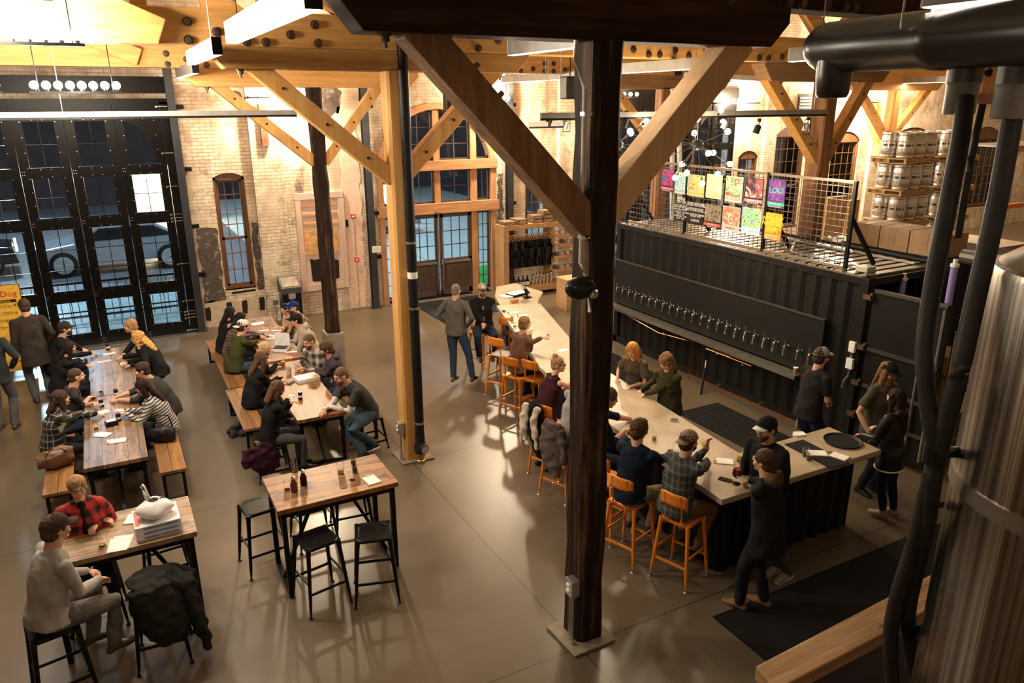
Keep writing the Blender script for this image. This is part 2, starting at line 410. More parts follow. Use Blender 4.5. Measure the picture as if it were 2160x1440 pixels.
# ---- steel posts bolted against the wall
SP = plain('blue_grey_steel', (.075, .085, .10), .35, .7)
def steel_post(x, label, top=5.75):
    t = thing('steel_post', label, 'post', (x, YW-.18, 0), 0, None)
    mb = MB(); y0, y1 = YW-.26, YW-.08
    mb.box((x-.08, y0, .02), (x+.08, y0+.014, top)); mb.box((x-.08, y1-.014, .02), (x+.08, y1, top)); mb.box((x-.006, y0+.01, .02), (x+.006, y1-.01, top))
    mb.box((x-.12, y0-.03, 0), (x+.12, y1+.03, .025)); mb.build('flange_section', SP, t)
    for z in (1.25, 2.35, 3.6, 4.9):
        MB().box((x+.07, YW-.11, z), (x+.24, YW-.02, z+.09)).build('wall_bracket', BLK, t)
    return t
steel_post(1.53, 'blue-grey steel post beside the tall black glazed doors')
steel_post(5.72, 'blue-grey steel post at the left of the arched timber entrance')
steel_post(9.62, 'blue-grey steel post at the right of the arched timber entrance')
for x in (4.42, 11.5): pass

# ---- windows
GL = glass('window_glass'); WF = timber('brown_window_frame', 2, (.09, .04, .015), (.15, .07, .03), (.22, .11, .05))
GREYW = timber('dark_stained_oak', 2, (.06, .035, .022), (.10, .06, .04), (.15, .095, .065), rough=.5)
def pane_glass(poly, y, name='glazing', parent=None):
    return MB().prism(poly, y-.004, y+.004, 1).build(name, GL, parent)
def sash(mb, x0, x1, z0, z1, y, nx, nz, fw=.05, mw=.016, d=.05):
    for a in ((x0, z0, x1, z0+fw), (x0, z1-fw, x1, z1), (x0, z0, x0+fw, z1), (x1-fw, z0, x1, z1)): mb.box((a[0], y-d/2, a[1]), (a[2], y+d/2, a[3]))
    for i in range(1, nx): x = x0+(x1-x0)*i/nx; mb.box((x-mw/2, y-.012, z0+fw), (x+mw/2, y+.012, z1-fw))
    for i in range(1, nz): z = z0+(z1-z0)*i/nz; mb.box((x0+fw, y-.013, z-mw/2), (x1-fw, y+.013, z+mw/2))
WI = [0]
def window(x0, x1, z0, z1, rise, nx, nz, deep=.12):
    WI[0] += 1; y = YW+deep; zm = z0+(z1-z0)*.46
    mb = MB(); mb.box((x0, y-.08, z0), (x0+.06, y+.08, z1)); mb.box((x1-.06, y-.08, z0), (x1, y+.08, z1)); mb.box((x0, y-.12, z0-.03), (x1, y+.08, z0+.06))
    ar = arc_pts(x0, x1, z1, rise, 10)
    for p, q in zip(ar, ar[1:]): mb.prism([(p[0], z1-.06), (q[0], z1-.06), q, p], y-.08, y+.08, 1)
    o = mb.build('window_%d' % WI[0], WF, kind='structure')
    m2 = MB(); sash(m2, x0+.06, x1-.06, zm-.03, z1-.05, y, nx, nz); m2.build('upper_sash', WF, o)
    m2 = MB(); sash(m2, x0+.06, x1-.06, z0+.05, zm+.03, y-.04, nx, 3 if nz > 2 else 2, .06); m2.build('lower_sash', WF, o)
    MB().box((x0+.06, y+.018, z0+.05), (x1-.06, y+.024, z1-.05)).build('glazing', GL, o)
window(2.18, 2.86, .87, 3.42, .10, 3, 4)
window(10.2, 10.95, .87, 3.42, .10, 3, 4)
window(18.0, 18.85, .9, 3.3, .2, 3, 4)
window(19.6, 20.95, .9, 3.95, .28, 4, 4)
window(22.3, 23.7, .9, 3.7, .3, 4, 4)
window(25.3, 27.9, .9, 3.65, .42, 6, 4)
window(29.9, 32.4, .9, 3.6, .42, 6, 4)
window(-6.6, -4.2, .9, 3.0, .42, 6, 4)

# ---- tall black riveted doors (left, and the pair behind the container)
BD = plain('black_riveted_steel', (.012, .011, .010), .32, .5)
STUD = plain('bright_rivet', (.7, .68, .62), .25, .9)
ROWS = ((.28, .98, 0), (1.24, 2.54, 0), (2.78, 3.58, 0), (3.79, 4.68, 1))
def black_leaf(x0, x1, parent, y, arch=0):
    # one glazed leaf: panels of steel around four panes, rivets around each
    w_ = x1-x0; a, b = x0+.17, x1-.17; xm = (a+b)/2
    mb = MB()
    mb.box((x0, y-.03, 0), (a, y+.03, 5.0)); mb.box((b, y-.03, 0), (x1, y+.03, 5.0))
    zz = [0]+[v for r in ROWS for v in r[:2]]+[5.0]
    for i in range(0, len(zz), 2): mb.box((a, y-.03, zz[i]), (b, y+.03, zz[i+1]))
    for z in (1.11, 2.66, 3.69): mb.box((x0, y-.045, z-.085), (x1, y-.03, z+.085))
    mb.box((x0, y-.05, 0), (x0+.035, y-.03, 5.0)); mb.box((x1-.035, y-.05, 0), (x1, y-.03, 5.0))
    if arch:
        z0, z1 = 3.79, 4.68; n = 10; cur = [(a+(b-a)*math.sin(t*PI/2/n) if arch > 0 else b-(b-a)*math.sin(t*PI/2/n), z0+(z1-z0)*math.cos(t*PI/2/n)) for t in range(n+1)]
        for p, q in zip(cur, cur[1:]): mb.prism([p, q, (q[0], z1), (p[0], z1)], y-.034, y+.03, 1)
        for p, q in zip(cur, cur[1:]): mb.bar((p[0], y-.04, p[1]), (q[0], y-.04, q[1]), .02, .05, up=(0, 0, 1))
    leaf = mb.build('door_leaf', BD, parent)
    m2 = MB()
    for z0, z1, ar in ROWS:
        m2.box((xm-.007, y-.012, z0), (xm+.007, y+.012, z1))
        nz = 3 if z1-z0 > 1 else 2
        for i in range(1, nz): z = z0+(z1-z0)*i/nz; m2.box((a, y-.012, z-.007), (b, y+.012, z+.007))
    m2.build('glazing_bars', BD, parent)
    MB().box((a, y+.016, .28), (b, y+.022, 4.68)).build('glazing', GL, parent)
    m3 = MB()
    for z0, z1, ar in ROWS:
        for i in range(4):
            for (px, pz) in ((a-.03, z0+(z1-z0)*i/3), (b+.03, z0+(z1-z0)*i/3)): m3.box((px-.008, y-.055, pz-.008), (px+.008, y-.028, pz+.008))
        for i in range(1, 3):
            for pz in (z0-.035, z1+.035): px = a+(b-a)*i/3; m3.box((px-.008, y-.055, pz-.008), (px+.008, y-.028, pz+.008))
    for z in (1.11, 2.66, 3.69, .1):
        for dx in (-.03, .03):
            for dz in (-.03, .03): m3.box((x0+.045+dx*.6-.008, y-.06, z+dz-.008), (x0+.045+dx*.6+.008, y-.028, z+dz+.008))
    m3.build('rivets', STUD, parent)
def black_doors(name, x0, n, wd, y, arch):
    d = thing(name, None, None, (x0, y, 0), 0, kind='structure')
    for i in range(n): black_leaf(x0+i*wd, x0+(i+1)*wd-.012, d, y, arch.get(i, 0))
    return d
d1 = black_doors('door_1', -3.20, 5, .90, YW-.12, {4: 1})
mb = MB(); mb.box((1.30, YW-.16, 0), (1.45, YW-.06, 5.05)); mb.box((-3.6, YW-.16, 5.0), (1.5, YW-.04, 5.12)); mb.build('door_jamb', BD, d1)
mb = MB()
for z in (.06, .35, .43, .5, .75, 1.6, 2.55, 2.62, 2.7, 3.3, 4.0, 4.95): mb.box((1.22, YW-.2, z), (1.44, YW-.17, z+.015)); mb.tube([(1.22, YW-.21, z), (1.22, YW-.16, z)], .02, 8)
mb.build('hinge_pins', STUD, d1)
mb = MB(); mb.box((-3.6, YW-.10, 5.22), (1.45, YW-.04, 5.5)); mb.box((-3.6, YW-.14, 5.5), (1.45, YW-.04, 5.55)); mb.build('door_header', BD, d1)
d2 = black_doors('door_2', 13.0, 5, .92, YW-.12, {4: 1})
MB().box((13.0, YW-.10, 5.0), (17.7, YW-.04, 5.4)).build('door_header', BD, d2)
solo(MB().box((-3.7, YW-.4, .0), (1.4, YW-.16, .012)), 'door_threshold', STEEL, 'steel threshold strip under the tall black glazed doors', 'threshold')

# ---- arched timber entrance
AF = timber('fir_frame_z', 2, (.48, .22, .09), (.62, .32, .15), (.74, .44, .24)); AFX = timber('fir_frame_x', 0, (.48, .22, .09), (.62, .32, .15), (.76, .46, .27))
ya, yb = YW+.02, YW+.22
d3 = thing('door_3', None, None, (7.7, YW, 0), 0, kind='structure')
mb = MB()
for x in (6.0, 9.28): mb.box((x-.14 if x > 7 else x, ya-.05, 0), (x if x > 7 else x+.14, yb, 3.45))
for x in (6.66, 8.66): mb.box((x-.09, ya, 0), (x+.09, yb, 3.45))
for x, zb_ in ((7.62, 2.4), (8.66, 3.45), (6.66, 3.45)): mb.box((x-.08, ya+.01, zb_), (x+.08, yb-.01, 4.85))
mb.build('posts', AF, d3)
mb = MB(); mb.box((5.92, ya-.09, 2.26), (9.36, yb, 2.52)); mb.box((6.0, ya-.09, 3.36), (9.32, yb, 3.60))
mb.build('cross_beams', AFX, d3)
mb = MB(); ar = arc_pts(6.0, 9.3, 3.42, 1.6, 20); ai = arc_pts(6.16, 9.14, 3.42, 1.44, 20)
for i in range(20): mb.prism([ar[i], ar[i+1], ai[i+1], ai[i]], ya-.06, yb, 1)
mb.build('arch_ring', AFX, d3)
mb = MB(); y = ya+.1
for x0, x1, z0, z1, nx, nz in ((6.75, 7.54, 3.6, 4.82, 2, 3), (7.70, 8.58, 3.6, 4.82, 2, 3), (8.74, 9.14, 3.6, 4.45, 1, 2), (6.14, 6.57, 3.6, 4.45, 1, 2), (6.75, 7.54, 2.52, 3.36, 2, 2), (7.70, 8.58, 2.52, 3.36, 2, 2), (8.75, 9.14, 2.52, 3.36, 2, 1), (6.14, 6.57, 2.52, 3.36, 2, 1), (8.76, 9.12, .1, 2.22, 2, 6), (6.14, 6.56, .1, 2.22, 2, 6)):
    sash(mb, x0, x1, z0, z1, y, nx, nz, .045, .018)
mb.build('sashes', GREYW, d3)
MB().prism([(6.1, .05), (6.6, .05), (6.6, 4.5), (6.1, 3.6)], y+.02, y+.026, 1).prism([(6.7, 2.4), (8.6, 2.4), (8.6, 4.75), (8.0, 4.95), (7.3, 4.95), (6.7, 4.75)], y+.02, y+.026, 1).prism([(8.7, .05), (9.15, .05), (9.15, 3.6), (8.7, 4.5)], y+.02, y+.026, 1).build('glazing', GL, d3)
DW = timber('dark_oak_panel', 2, (.07, .045, .035), (.11, .075, .06), (.16, .115, .09), rough=.45)
for x0, x1 in ((6.76, 7.60), (7.64, 8.56)):
    mb = MB(); yd = ya+.04
    for a in ((x0, .06, x0+.1, 2.24), (x1-.1, .06, x1, 2.24), (x0, 2.14, x1, 2.24), (x0, .92, x1, 1.04), (x0, .06, x1, .2)): mb.box((a[0], yd-.025, a[1]), (a[2], yd+.025, a[3]))
    mb.box((x0+.1, yd-.008, .2), (x1-.1, yd+.008, .92)); mb.box((x0+.16, yd-.02, .28), (x1-.16, yd, .86))
    lf = mb.build('door_leaf', DW, d3, bevel=.004)
    mb = MB()
    for i in (1, 2): mb.box((x0+.1+(x1-x0-.2)*i/3-.01, yd-.012, 1.04), (x0+.1+(x1-x0-.2)*i/3+.01, yd+.012, 2.14))
    for i in (1, 2): mb.box((x0+.1, yd-.012, 1.04+1.1*i/3-.01), (x1-.1, yd+.012, 1.04+1.1*i/3+.01))
    mb.build('glazing_bars', GREYW, lf)
    MB().box((x0+.1, yd+.01, 1.04), (x1-.1, yd+.016, 2.14)).build('glazing', GL, lf)
    MB().box((x0+.06, yd-.09, .93), (x1-.06, yd-.05, .99)).build('push_bar', STEEL, lf)
    s_ = x1-.05 if x0 < 7 else x0+.05
    MB().tube([(s_, yd-.07, .12), (s_, yd-.07, 2.1)], .013, 8).box((s_-.03, yd-.09, .1), (s_+.03, yd-.03, .2)).box((s_-.03, yd-.09, .9), (s_+.03, yd-.03, 1.03)).build('vertical_rod', CHROME, lf)

# ---- boarded up doorway
t = thing('boarded_doorway', 'pale pink boarded-up doorway in the brick wall behind the second timber post', 'door', (4.5, YW, .6), 0)
PK = timber('flaking_pink_wood', 2, (.60, .42, .33), (.74, .56, .46), (.82, .66, .56)); OSBP = plain('plywood_sheet', (.62, .36, .14), .7, var=.3)
mb = MB(); mb.box((3.93, YW-.07, .76), (4.07, YW, 2.83)); mb.box((4.96, YW-.07, .76), (5.1, YW, 2.83)); mb.box((3.93, YW-.07, 2.83), (5.1, YW, 2.98)); mb.box((3.93, YW-.07, .6), (5.1, YW, .76))
mb.build('door_frame', PK, t, bevel=.006)
MB().box((4.07, YW-.03, .76), (4.96, YW, 2.83)).build('door_panel', PK, t)
MB().box((4.07, YW-.05, 1.5), (4.9, YW-.03, 2.08)).build('plywood_board', OSBP, t)
mb = MB()
for z in (2.2, 2.42, 2.66): mb.box((4.07, YW-.055, z), (4.93, YW-.03, z+.07))
mb.build('battens', AFX, t)
MB().prism([(4.2, .84), (4.62, .8), (4.86, .86), (4.88, 1.3), (4.6, 1.42), (4.3, 1.36), (4.18, 1.4)], YW-.045, YW-.03, 1).build('dark_opening', HOLE, t)

# small things on the wall
RED = plain('signal_red', (.6, .02, .02), .4)
for z, x, lb in ((2.35, 5.32, 'red fire alarm horn high on the wall left of the entrance'), (1.27, 5.34, 'red fire alarm pull box low on the wall left of the entrance')):
    t = thing('fire_alarm', lb, 'alarm', (x, YW, z)); MB().box((x-.06, YW-.05, z-.05), (x+.06, YW, z+.05)).build('housing', RED, t, bevel=.006)
    MB().box((x-.035, YW-.056, z-.02), (x+.035, YW-.05, z+.02)).build('cover_plate', WHITE, t)
solo(MB().tube([(5.335, YW-.02, .05), (5.33, YW-.02, 2.3)], .009, 6), 'wall_conduit', STEEL, 'thin steel conduit between the two red fire alarms', 'conduit')
solo(MB().box((5.68, YW-.31, 1.45), (5.9, YW-.27, 1.60)), 'paper_notice', PAPER, 'small white paper notice taped to the steel post left of the entrance', 'notice')
solo(MB().box((5.13, YW-.03, 2.1), (5.19, YW, 2.28), ), 'door_intercom', BLK, 'small black box on the wall beside the boarded doorway', 'switch', bevel=.006)
t = thing('outlet_box', 'grey outlet box with conduit low on the wall beside the bin', 'outlet', (3.24, YW-.13, .3)); MB().box((3.18, YW-.17, .42), (3.3, YW-.13, .52)).build('box', STEEL, t, bevel=.006); MB().tube([(3.24, YW-.14, .02), (3.24, YW-.14, .42)], .01, 6).build('conduit', STEEL, t)
# drain pipe of rust colour high on the wall
solo(MB().box((3.3, YW-.22, 4.1), (3.45, YW-.13, 5.0)), 'rusty_bracket', plain('rust', (.22, .07, .025), .8, var=.5), 'short rusty iron strap high on the brick wall beside the second post', 'bracket')
# ================================================================ timber frame
BOLT = plain('rusty_bolt', (.09, .055, .04), .5, .6, .3)
def girder(y, z0, z1, x0, x1, mat, label, bolts, bw=.052):
    t = thing('timber_girder', label, 'beam', ((x0+x1)/2, y+.15, z0), 0)
    MB().box((x0, y, z0), (x1, y+.30, z1)).build('beam', mat, t, bevel=.012)
    for q in bolts:
        p = PY(q[0], q[1], y-.01); p.z = min(max(p.z, z0+.05), z1-.05)
        MB().lathe([(bw, 0), (bw, .008), (bw*.72, .010), (bw*.72, .03), (bw*.5, .034)], (p.x, y, p.z), 8, (0, -1, 0)).build('bolt', BOLT, t)
    return t
girder(9.45, 5.62, 6.0, -9, 30, YX, 'long pine girder with round bolts above the pale timber post', [(395, 45), (398, 86), (457, 67), (512, 45), (521, 90), (561, 90), (613, 73), (664, 52), (671, 91), (1010, 102), (1052, 85), (1092, 99), (1119, 107), (1162, 94), (1337, 104), (1369, 118), (1392, 120), (1425, 106), (1453, 125), (1601, 133), (1621, 127), (1650, 120), (1675, 137)])
girder(13.9, 5.56, 5.92, -9, 30, YX, 'farther pine girder with round bolts nearer the back wall', [(350, 113), (393, 125), (354, 138), (436, 139), (1099, 155), (1125, 145), (1149, 134), (1149, 156), (1168, 134), (1168, 156), (1192, 147), (1427, 153), (1434, 160), (1427, 164), (1435, 165), (1470, 150)])
girder(4.97, 5.75, 6.2, -9, 30, DX, 'near dark-stained girder across the top of the view', [(1541, 17), (1662, 25), (1690, 35), (1745, 10), (1780, 42), (1800, 45)], .055)
girder(17.2, 5.7, 6.0, -9, 30, YX, 'pine girder along the top of the brick wall', [])

def column(name, label, x, y, w_, d_, top, mat, bolster, braces, bmat, brmat, hb=.32, wid=.3, zb=0.0):
    # x,y: front left corner of the post
    t = thing(name, label, 'post', (x+w_/2, y+d_/2, 0), 0)
    mb = MB(); n = 26; rnd = random.Random(int(x*10+y)); rough = (mat is DZ)
    for i in range(n):           # slightly irregular hewn post
        pass
    k = 16
    def ring(z, j):
        a = .012 if rough else .0
        pts = []
        for cx, cy, sx, sy in ((x, y, 1, 1), (x+w_, y, -1, 1), (x+w_, y+d_, -1, -1), (x, y+d_, 1, -1)):
            ch = .03+(.02*rnd.random() if rough else 0)
            ex, ey = rnd.uniform(-a, a), rnd.uniform(-a, a)
            p1, p2 = (cx+sx*ch+ex, cy+ey), (cx+ex, cy+sy*ch+ey)
            pts += [p2, p1] if (sx*sy > 0) else [p1, p2]
        return [Vector((p[0], p[1], z)) for p in pts]
    rings = [ring(zb+(top-zb)*i/k, i) for i in range(k+1)]; b = 0; vs_ = [v for r in rings for v in r]; fs = []
    for i in range(k):
        for j in range(8): j2 = (j+1) % 8; fs.append((i*8+j, i*8+j2, (i+1)*8+j2, (i+1)*8+j))
    fs += [tuple(range(7, -1, -1)), tuple(k*8+j for j in range(8))]
    MB().add(vs_, fs).build('post', mat, t)
    if bolster:
        xa, xb, z0, z1 = bolster; y0 = y-.0; c = .16
        MB().prism([(xa, z0+c*1.5), (xa+c*1.2, z0), (xb-c*1.2, z0), (xb, z0+c*1.2), (xb, z1), (xa, z1)], y0, y0+wid, 1).build('bolster', bmat, t, bevel=.012)
        for bx in (xa+.38, xb-.38, xa+.55):
            MB().lathe([(.05, 0), (.05, -.012), (.032, -.014), (.032, -.05), (.014, -.052), (.014, -.09)], (bx, y0+.15, z0), 8).build('bolt', BOLT, t)
    for (xf, zf, xt, zt, bw) in braces:
        d = Vector((xt-xf, 0, zt-zf)).normalized(); p = Vector((xf, y+wid/2, zf)); q = Vector((xt, y+wid/2, zt))
        M_ = MB(); M_.bar(p, q, .19, bw, up=(0, 1, 0)) if False else M_.bar(p, q, wid*.62, bw, up=(-d.z, 0, d.x))
        br = M_.build('brace', brmat, t, bevel=.01)
        for k_ in (.2, .5, .8):
            c_ = p+(q-p)*k_; m_ = MB(); m_.tube([(c_.x, c_.y-wid*.31-.012, c_.z), (c_.x, c_.y-wid*.31+.01, c_.z)], .018, 8); m_.build('peg', DX, br)
    return t
c1 = column('timber_post', 'charred near timber post with one dark and one pale brace', 3.39, 4.97, .27, .31, 5.45, DZ, (1.42, 5.38, 5.44, 5.76), [], DX, DX)
# its two braces differ: old wood left, new pine right
def brace(t, xf, zf, xt, zt, y, bw, dep, mat, pegs=0):
    p, q = Vector((xf, y, zf)), Vector((xt, y, zt)); d = (q-p).normalized()
    b = MB().bar(p, q, dep, bw, up=(-d.z, 0, d.x)).build('brace', mat, t, bevel=.012)
    for k_ in range(pegs):
        c_ = p+(q-p)*(.62+.13*k_); c_ = c_-Vector((-d.z, 0, d.x))*bw*.5
        n = Vector((d.z, 0, -d.x))
        MB().tube([c_-n*.02*0, c_+n*.07], .022, 8).build('peg', WX, b)
    return b
brace(c1, 3.46, 4.02, 1.98, 5.50, 5.12, .24, .24, timber('old_brown_brace', 2, (.12, .055, .022), (.26, .135, .058), (.40, .23, .11), .8, 5, bump=.5), 3)
brace(c1, 3.58, 4.12, 4.93, 5.50, 5.12, .24, .24, timber('new_pine_brace', 2, (.66, .38, .18), (.78, .49, .26), (.86, .58, .34)))
c2 = column('timber_post', 'pale pine post with a black pipe running down it', 3.32, 9.45, .27, .30, 5.40, YZ, (1.22, 5.36, 5.38, 5.62), [(3.36, 4.06, 1.72, 5.45, .20), (3.56, 4.12, 4.92, 5.45, .20)], timber('sawn_pine_x', 0, (.42, .19, .05), (.56, .28, .09), (.68, .38, .15)), YZ)
c3 = column('timber_post', 'dark brown timber post at the end of the middle table', 3.43, 13.9, .24, .28, 5.30, DZ, (1.40, 5.50, 5.27, 5.56), [(3.48, 3.98, 1.86, 5.36, .18), (3.64, 3.98, 4.80, 5.36, .18)], YX, YZ, zb=.75)
BZ = timber('brown_timber_z', 2, (.20, .08, .03), (.34, .15, .06), (.5, .25, .1))
column('timber_post', 'orange-brown timber post rising behind the black container', 11.3, 9.45, .30, .34, 5.38, BZ, (9.75, 12.9, 5.32, 5.6), [(11.36, 4.0, 9.98, 5.40, .2), (11.55, 4.0, 12.5, 5.40, .2)], timber('sawn_brown_x', 0, (.24, .12, .05), (.36, .20, .09), (.5, .3, .14)), YZ)
column('timber_post', 'dark timber post far behind the hanging lamps', 11.3, 13.9, .27, .28, 5.3, BZ, (9.5, 13.3, 5.27, 5.56), [(11.36, 4.0, 9.98, 5.36, .18), (11.5, 4.0, 12.9, 5.36, .18)], timber('sawn_brown_x', 0, (.24, .12, .05), (.36, .20, .09), (.5, .3, .14)), YZ)
column('timber_post', 'farthest timber post beyond the stacked kegs', 19.3, 13.9, .27, .28, 5.3, YZ, (17.4, 21.3, 5.27, 5.56), [(19.36, 4.0, 17.9, 5.36, .18), (19.5, 4.0, 20.9, 5.36, .18)], YX, YZ)
column('timber_post', 'timber post to the left of the long tables, out of the light', -4.75, 9.45, .27, .28, 5.38, YZ, (-6.7, -2.75, 5.36, 5.62), [(-4.7, 4.0, -6.2, 5.4, .2), (-4.5, 4.0, -3.1, 5.4, .2)], YX, YZ)
# concrete footing and iron fittings of the posts
CONC = plain('rough_concrete', (.26, .20, .15), .8, var=.25)
solo(MB().prism([(3.27, 4.86), (3.74, 4.87), (3.77, 5.38), (3.25, 5.36)], 0, .03, 2), 'concrete_footing', CONC, 'rough concrete footing under the charred near post', 'footing', bevel=.01)
solo(MB().prism([(3.24, 9.38), (3.72, 9.36), (3.70, 9.84), (3.22, 9.84)], 0, .025, 2), 'concrete_footing', CONC, 'rough concrete footing under the pale pine post', 'footing', bevel=.01)
solo(MB().box((3.38, 13.85, 0), (3.72, 14.25, .75)), 'concrete_footing', CONC, 'tall pale concrete block at the foot of the dark brown post', 'footing', bevel=.02)
# black cast pipe down the front of the pine post
t = thing('black_drain_pipe', 'black iron pipe strapped to the pale pine post', 'pipe', (3.52, 9.36, 0)); BP = plain('black_iron_pipe', (.022, .020, .018), .45, .4)
PXX = 3.50
MB().tube([(PXX, 9.35, .42), (PXX, 9.35, 6.4)], .066, 16).build('pipe', BP, t, smooth=True)
MB().lathe([(.066, 0), (.085, .01), (.085, .14), (.07, .16), (.07, .3)], (PXX, 9.35, .16), 16).tube([(PXX, 9.35, .26), (PXX+.02, 9.21, .26)], .07, 14).build('cleanout', BP, t, smooth=True)
MB().lathe([(.062, 0), (.062, .012), (.03, .014), (.03, .025)], (PXX+.02, 9.21, .26), 14, (.12, -1, 0)).build('cleanout_plug', STEEL, t)
MB().lathe([(.07, 0), (.07, .05), (.055, .06), (.055, .11), (.07, .12), (.07, .18)], (PXX, 9.35, 0), 16).build('brass_fitting', plain('brass', (.45, .30, .10), .35, .9), t)
for z in (.62, 2.32, 3.22): MB().lathe([(.073, 0), (.073, .03)], (PXX, 9.35, z), 16).build('strap', STEEL, t)
for i, z in enumerate((2.75,)): MB().lathe([(.068, 0), (.068, .09)], (PXX, 9.35, z), 16).build('paper_label', PAPER, t)
def outlet(x, y, label, z=.62):
    t = thing('power_outlet', label, 'outlet', (x, y, 0)); MB().box((x-.075, y-.06, z), (x+.02, y+.07, z+.17)).build('outlet_box', STEEL, t, bevel=.012)
    MB().ball((x-.077, y, z+.12), (.012, .03, .025)).ball((x-.077, y, z+.06), (.012, .03, .025)).build('outlet_cover', WHITE, t)
    MB().tube([(x-.04, y-.03, .02), (x-.04, y-.03, z)], .015, 8).tube([(x-.02, y+.045, .02), (x-.02, y+.03, z)], .015, 8).build('conduit', STEEL, t)
    MB().lathe([(.022, .0), (.022, .05)], (x-.04, y-.03, .02), 8).lathe([(.022, .0), (.022, .05)], (x-.02, y+.045, .02), 8).build('conduit_coupling', CHROME, t)
outlet(3.375, 5.05, 'grey power outlet at the foot of the charred near post', .56)
outlet(3.30, 9.52, 'grey power outlet at the foot of the pale pine post', .45)
# conduit down the charred post to the black emergency light
t = thing('electrical_conduit', 'white steel conduit running down the charred near post', 'conduit', (3.3, 5.05, 3.3))
pts = [(3.24, 5.02, 5.46), (3.24, 5.02, 5.30), (3.335, 5.03, 5.10), (3.335, 5.03, 3.75), (3.35, 4.95, 3.60), (3.37, 4.93, 3.36)]
MB().tube(pts, .016, 8).build('tube', plain('white_conduit', (.62, .57, .5), .4, .3), t, smooth=True)
for z in (4.9, 3.95): MB().box((3.32, 5.0, z), (3.40, 5.06, z+.03)).build('clip', STEEL, t)
p = PY(1204, 612, 4.9)
t = thing('emergency_light', 'black oval emergency light on the side of the charred near post', 'lamp', (p.x, p.y, p.z-.1))
MB().ball((3.28, 4.93, p.z), (.145, .09, .095), 16, 10).build('housing', plain('black_plastic', (.02, .018, .016), .25), t, smooth=True)
MB().lathe([(.035, 0), (.04, .03), (.03, .045)], (3.33, 4.845, p.z-.03), 12, (.2, -1, -.2)).build('lamp_head', CHROME, t)
MB().lathe([(.035, 0), (.04, .03), (.03, .045)], (3.19, 4.92, p.z), 12, (-1, -.3, 0)).build('lamp_head', BLK, t)
# roof truss members above the girders
TR_ = {}
def member(label, x0, z0, x1, z1, y, w_=.26, d_=.14, mat=YX):
    gi = 'timber_girder' if y < 12 else 'timber_girder.001'
    p, q = Vector((x0, y, z0)), Vector((x1, y, z1)); d = (q-p).normalized()
    o = MB().bar(p, q, d_, w_, up=(-d.z, 0, d.x)).build('truss_post' if abs(d.x) < .01 else 'truss_brace', mat, bpy.data.objects[gi], bevel=.01)
    return o
for y, nm in ((9.45, 'near'), (13.9, 'far')):
    L = 'slanting pine truss brace above the %s pine girder' % nm
    member(L, .80, 5.74 if y < 10 else 5.70, -1.6, 6.75, y-.07)
    member(L, 3.35, 5.78 if y < 10 else 5.74, .55, 7.6, y+.08, .3)
    member(L, 11.3, 5.9, 14.0, 8.3, y+.1); member(L, 11.3, 5.9, 8.6, 8.3, y+.1)
    member(L, 9.35, 5.9, 9.9, 8.3, y+.1, .2)
    L2 = 'upright pine truss post above the %s pine girder' % nm
    for x in (.62, 1.9, 2.8, 5.9): member(L2, x, 6.0, x, 8.3, y+.1, .16)
# wall post and brace at the far right of the brick wall
t = thing('wall_post', 'short pale timber wall post with a brace near the stacked kegs', 'post', (24.4, 18.0, 3.15))
MB().box((24.2, 17.75, 3.15), (24.6, 18.05, 5.7)).build('post', YZ, t, bevel=.01); MB().bar((24.3, 17.9, 3.6), (23.3, 17.9, 5.0), .22, .22, (0, 1, 0)).build('brace', YZ, t, bevel=.01)

# ================================================================ lamps
DIFF = glow('lit_diffuser', (1, .93, .82), 5.0)
ALU = plain('aluminium', (.34, .32, .29), .45, .4)
def pendant(x, y0, y1, z, label, e=55, group='linear pendant lamps under the timber girders'):
    t = thing('linear_pendant_lamp', label, 'lamp', (x, (y0+y1)/2, z))
    MB().box((x-.045, y0+.012, z+.006), (x+.045, y1-.012, z+.16)).build('housing', ALU, t, bevel=.004)
    MB().box((x-.04, y0+.015, z), (x+.04, y1-.015, z+.006)).build('diffuser', DIFF, t)
    for a in (y0, y1-.012): MB().box((x-.046, a, z), (x+.046, a+.012, z+.16)).build('end_cap', BLK if a == y0 else WHITE, t)
    for a in (y0+.35, y1-.35): MB().tube([(x, a, z+.16), (x, a, 8.55)], .004, 5).build('suspension_cable', STEEL, t)
    add_light('AREA', 'lamp_light', (0, 0, -.02), e*.22, WARM, .08, y1-y0, (0, 0, 0), t)
    return t
pendant(1.06, 4.05, 6.6, 5.45, 'near linear pendant lamp at the upper left, its black end towards us')
pendant(1.0, -.4, 2.3, 5.45, 'added linear pendant lamp, unseen behind the viewer, brightening the near braces', 120)  # unseen extra lamp, added to brighten the braces of the near post
pendant(1.16, 8.1, 10.35, 5.45, 'linear pendant lamp whose lit end shows beside the pine bolster')
pendant(1.42, 12.2, 14.7, 5.42, 'third linear pendant lamp back, over the left tables')
pendant(4.08, 5.12, 7.6, 5.48, 'linear pendant lamp just right of the charred post, high up', 45)
pendant(7.85, 8.6, 11.3, 5.45, 'long dark linear pendant lamp above the hanging sputnik lamps', 45)
pendant(8.75, 13.1, 16.7, 5.45, 'linear pendant lamp over the merchandise shelf', 50)
pendant(7.50, 4.4, 6.87, 5.45, 'short visible end of a linear pendant lamp left of the big black duct', 40)
pendant(13.0, 10.2, 12.8, 5.42, 'linear pendant lamp in front of the right part of the brick wall', 110)
pendant(19.6, 12.0, 14.7, 5.45, 'linear pendant lamp above the stacked kegs', 200)
pendant(3.86, .4, 2.68, 5.45, 'linear pendant lamp at the upper right corner above the duct', 12)
pendant(21.2, 16, 18.0, 5.42, 'far linear pendant lamp near the wall vent', 45)
pendant(-2.2, 9.6, 12.2, 5.45, 'linear pendant lamp over the floor left of the long tables', 40)

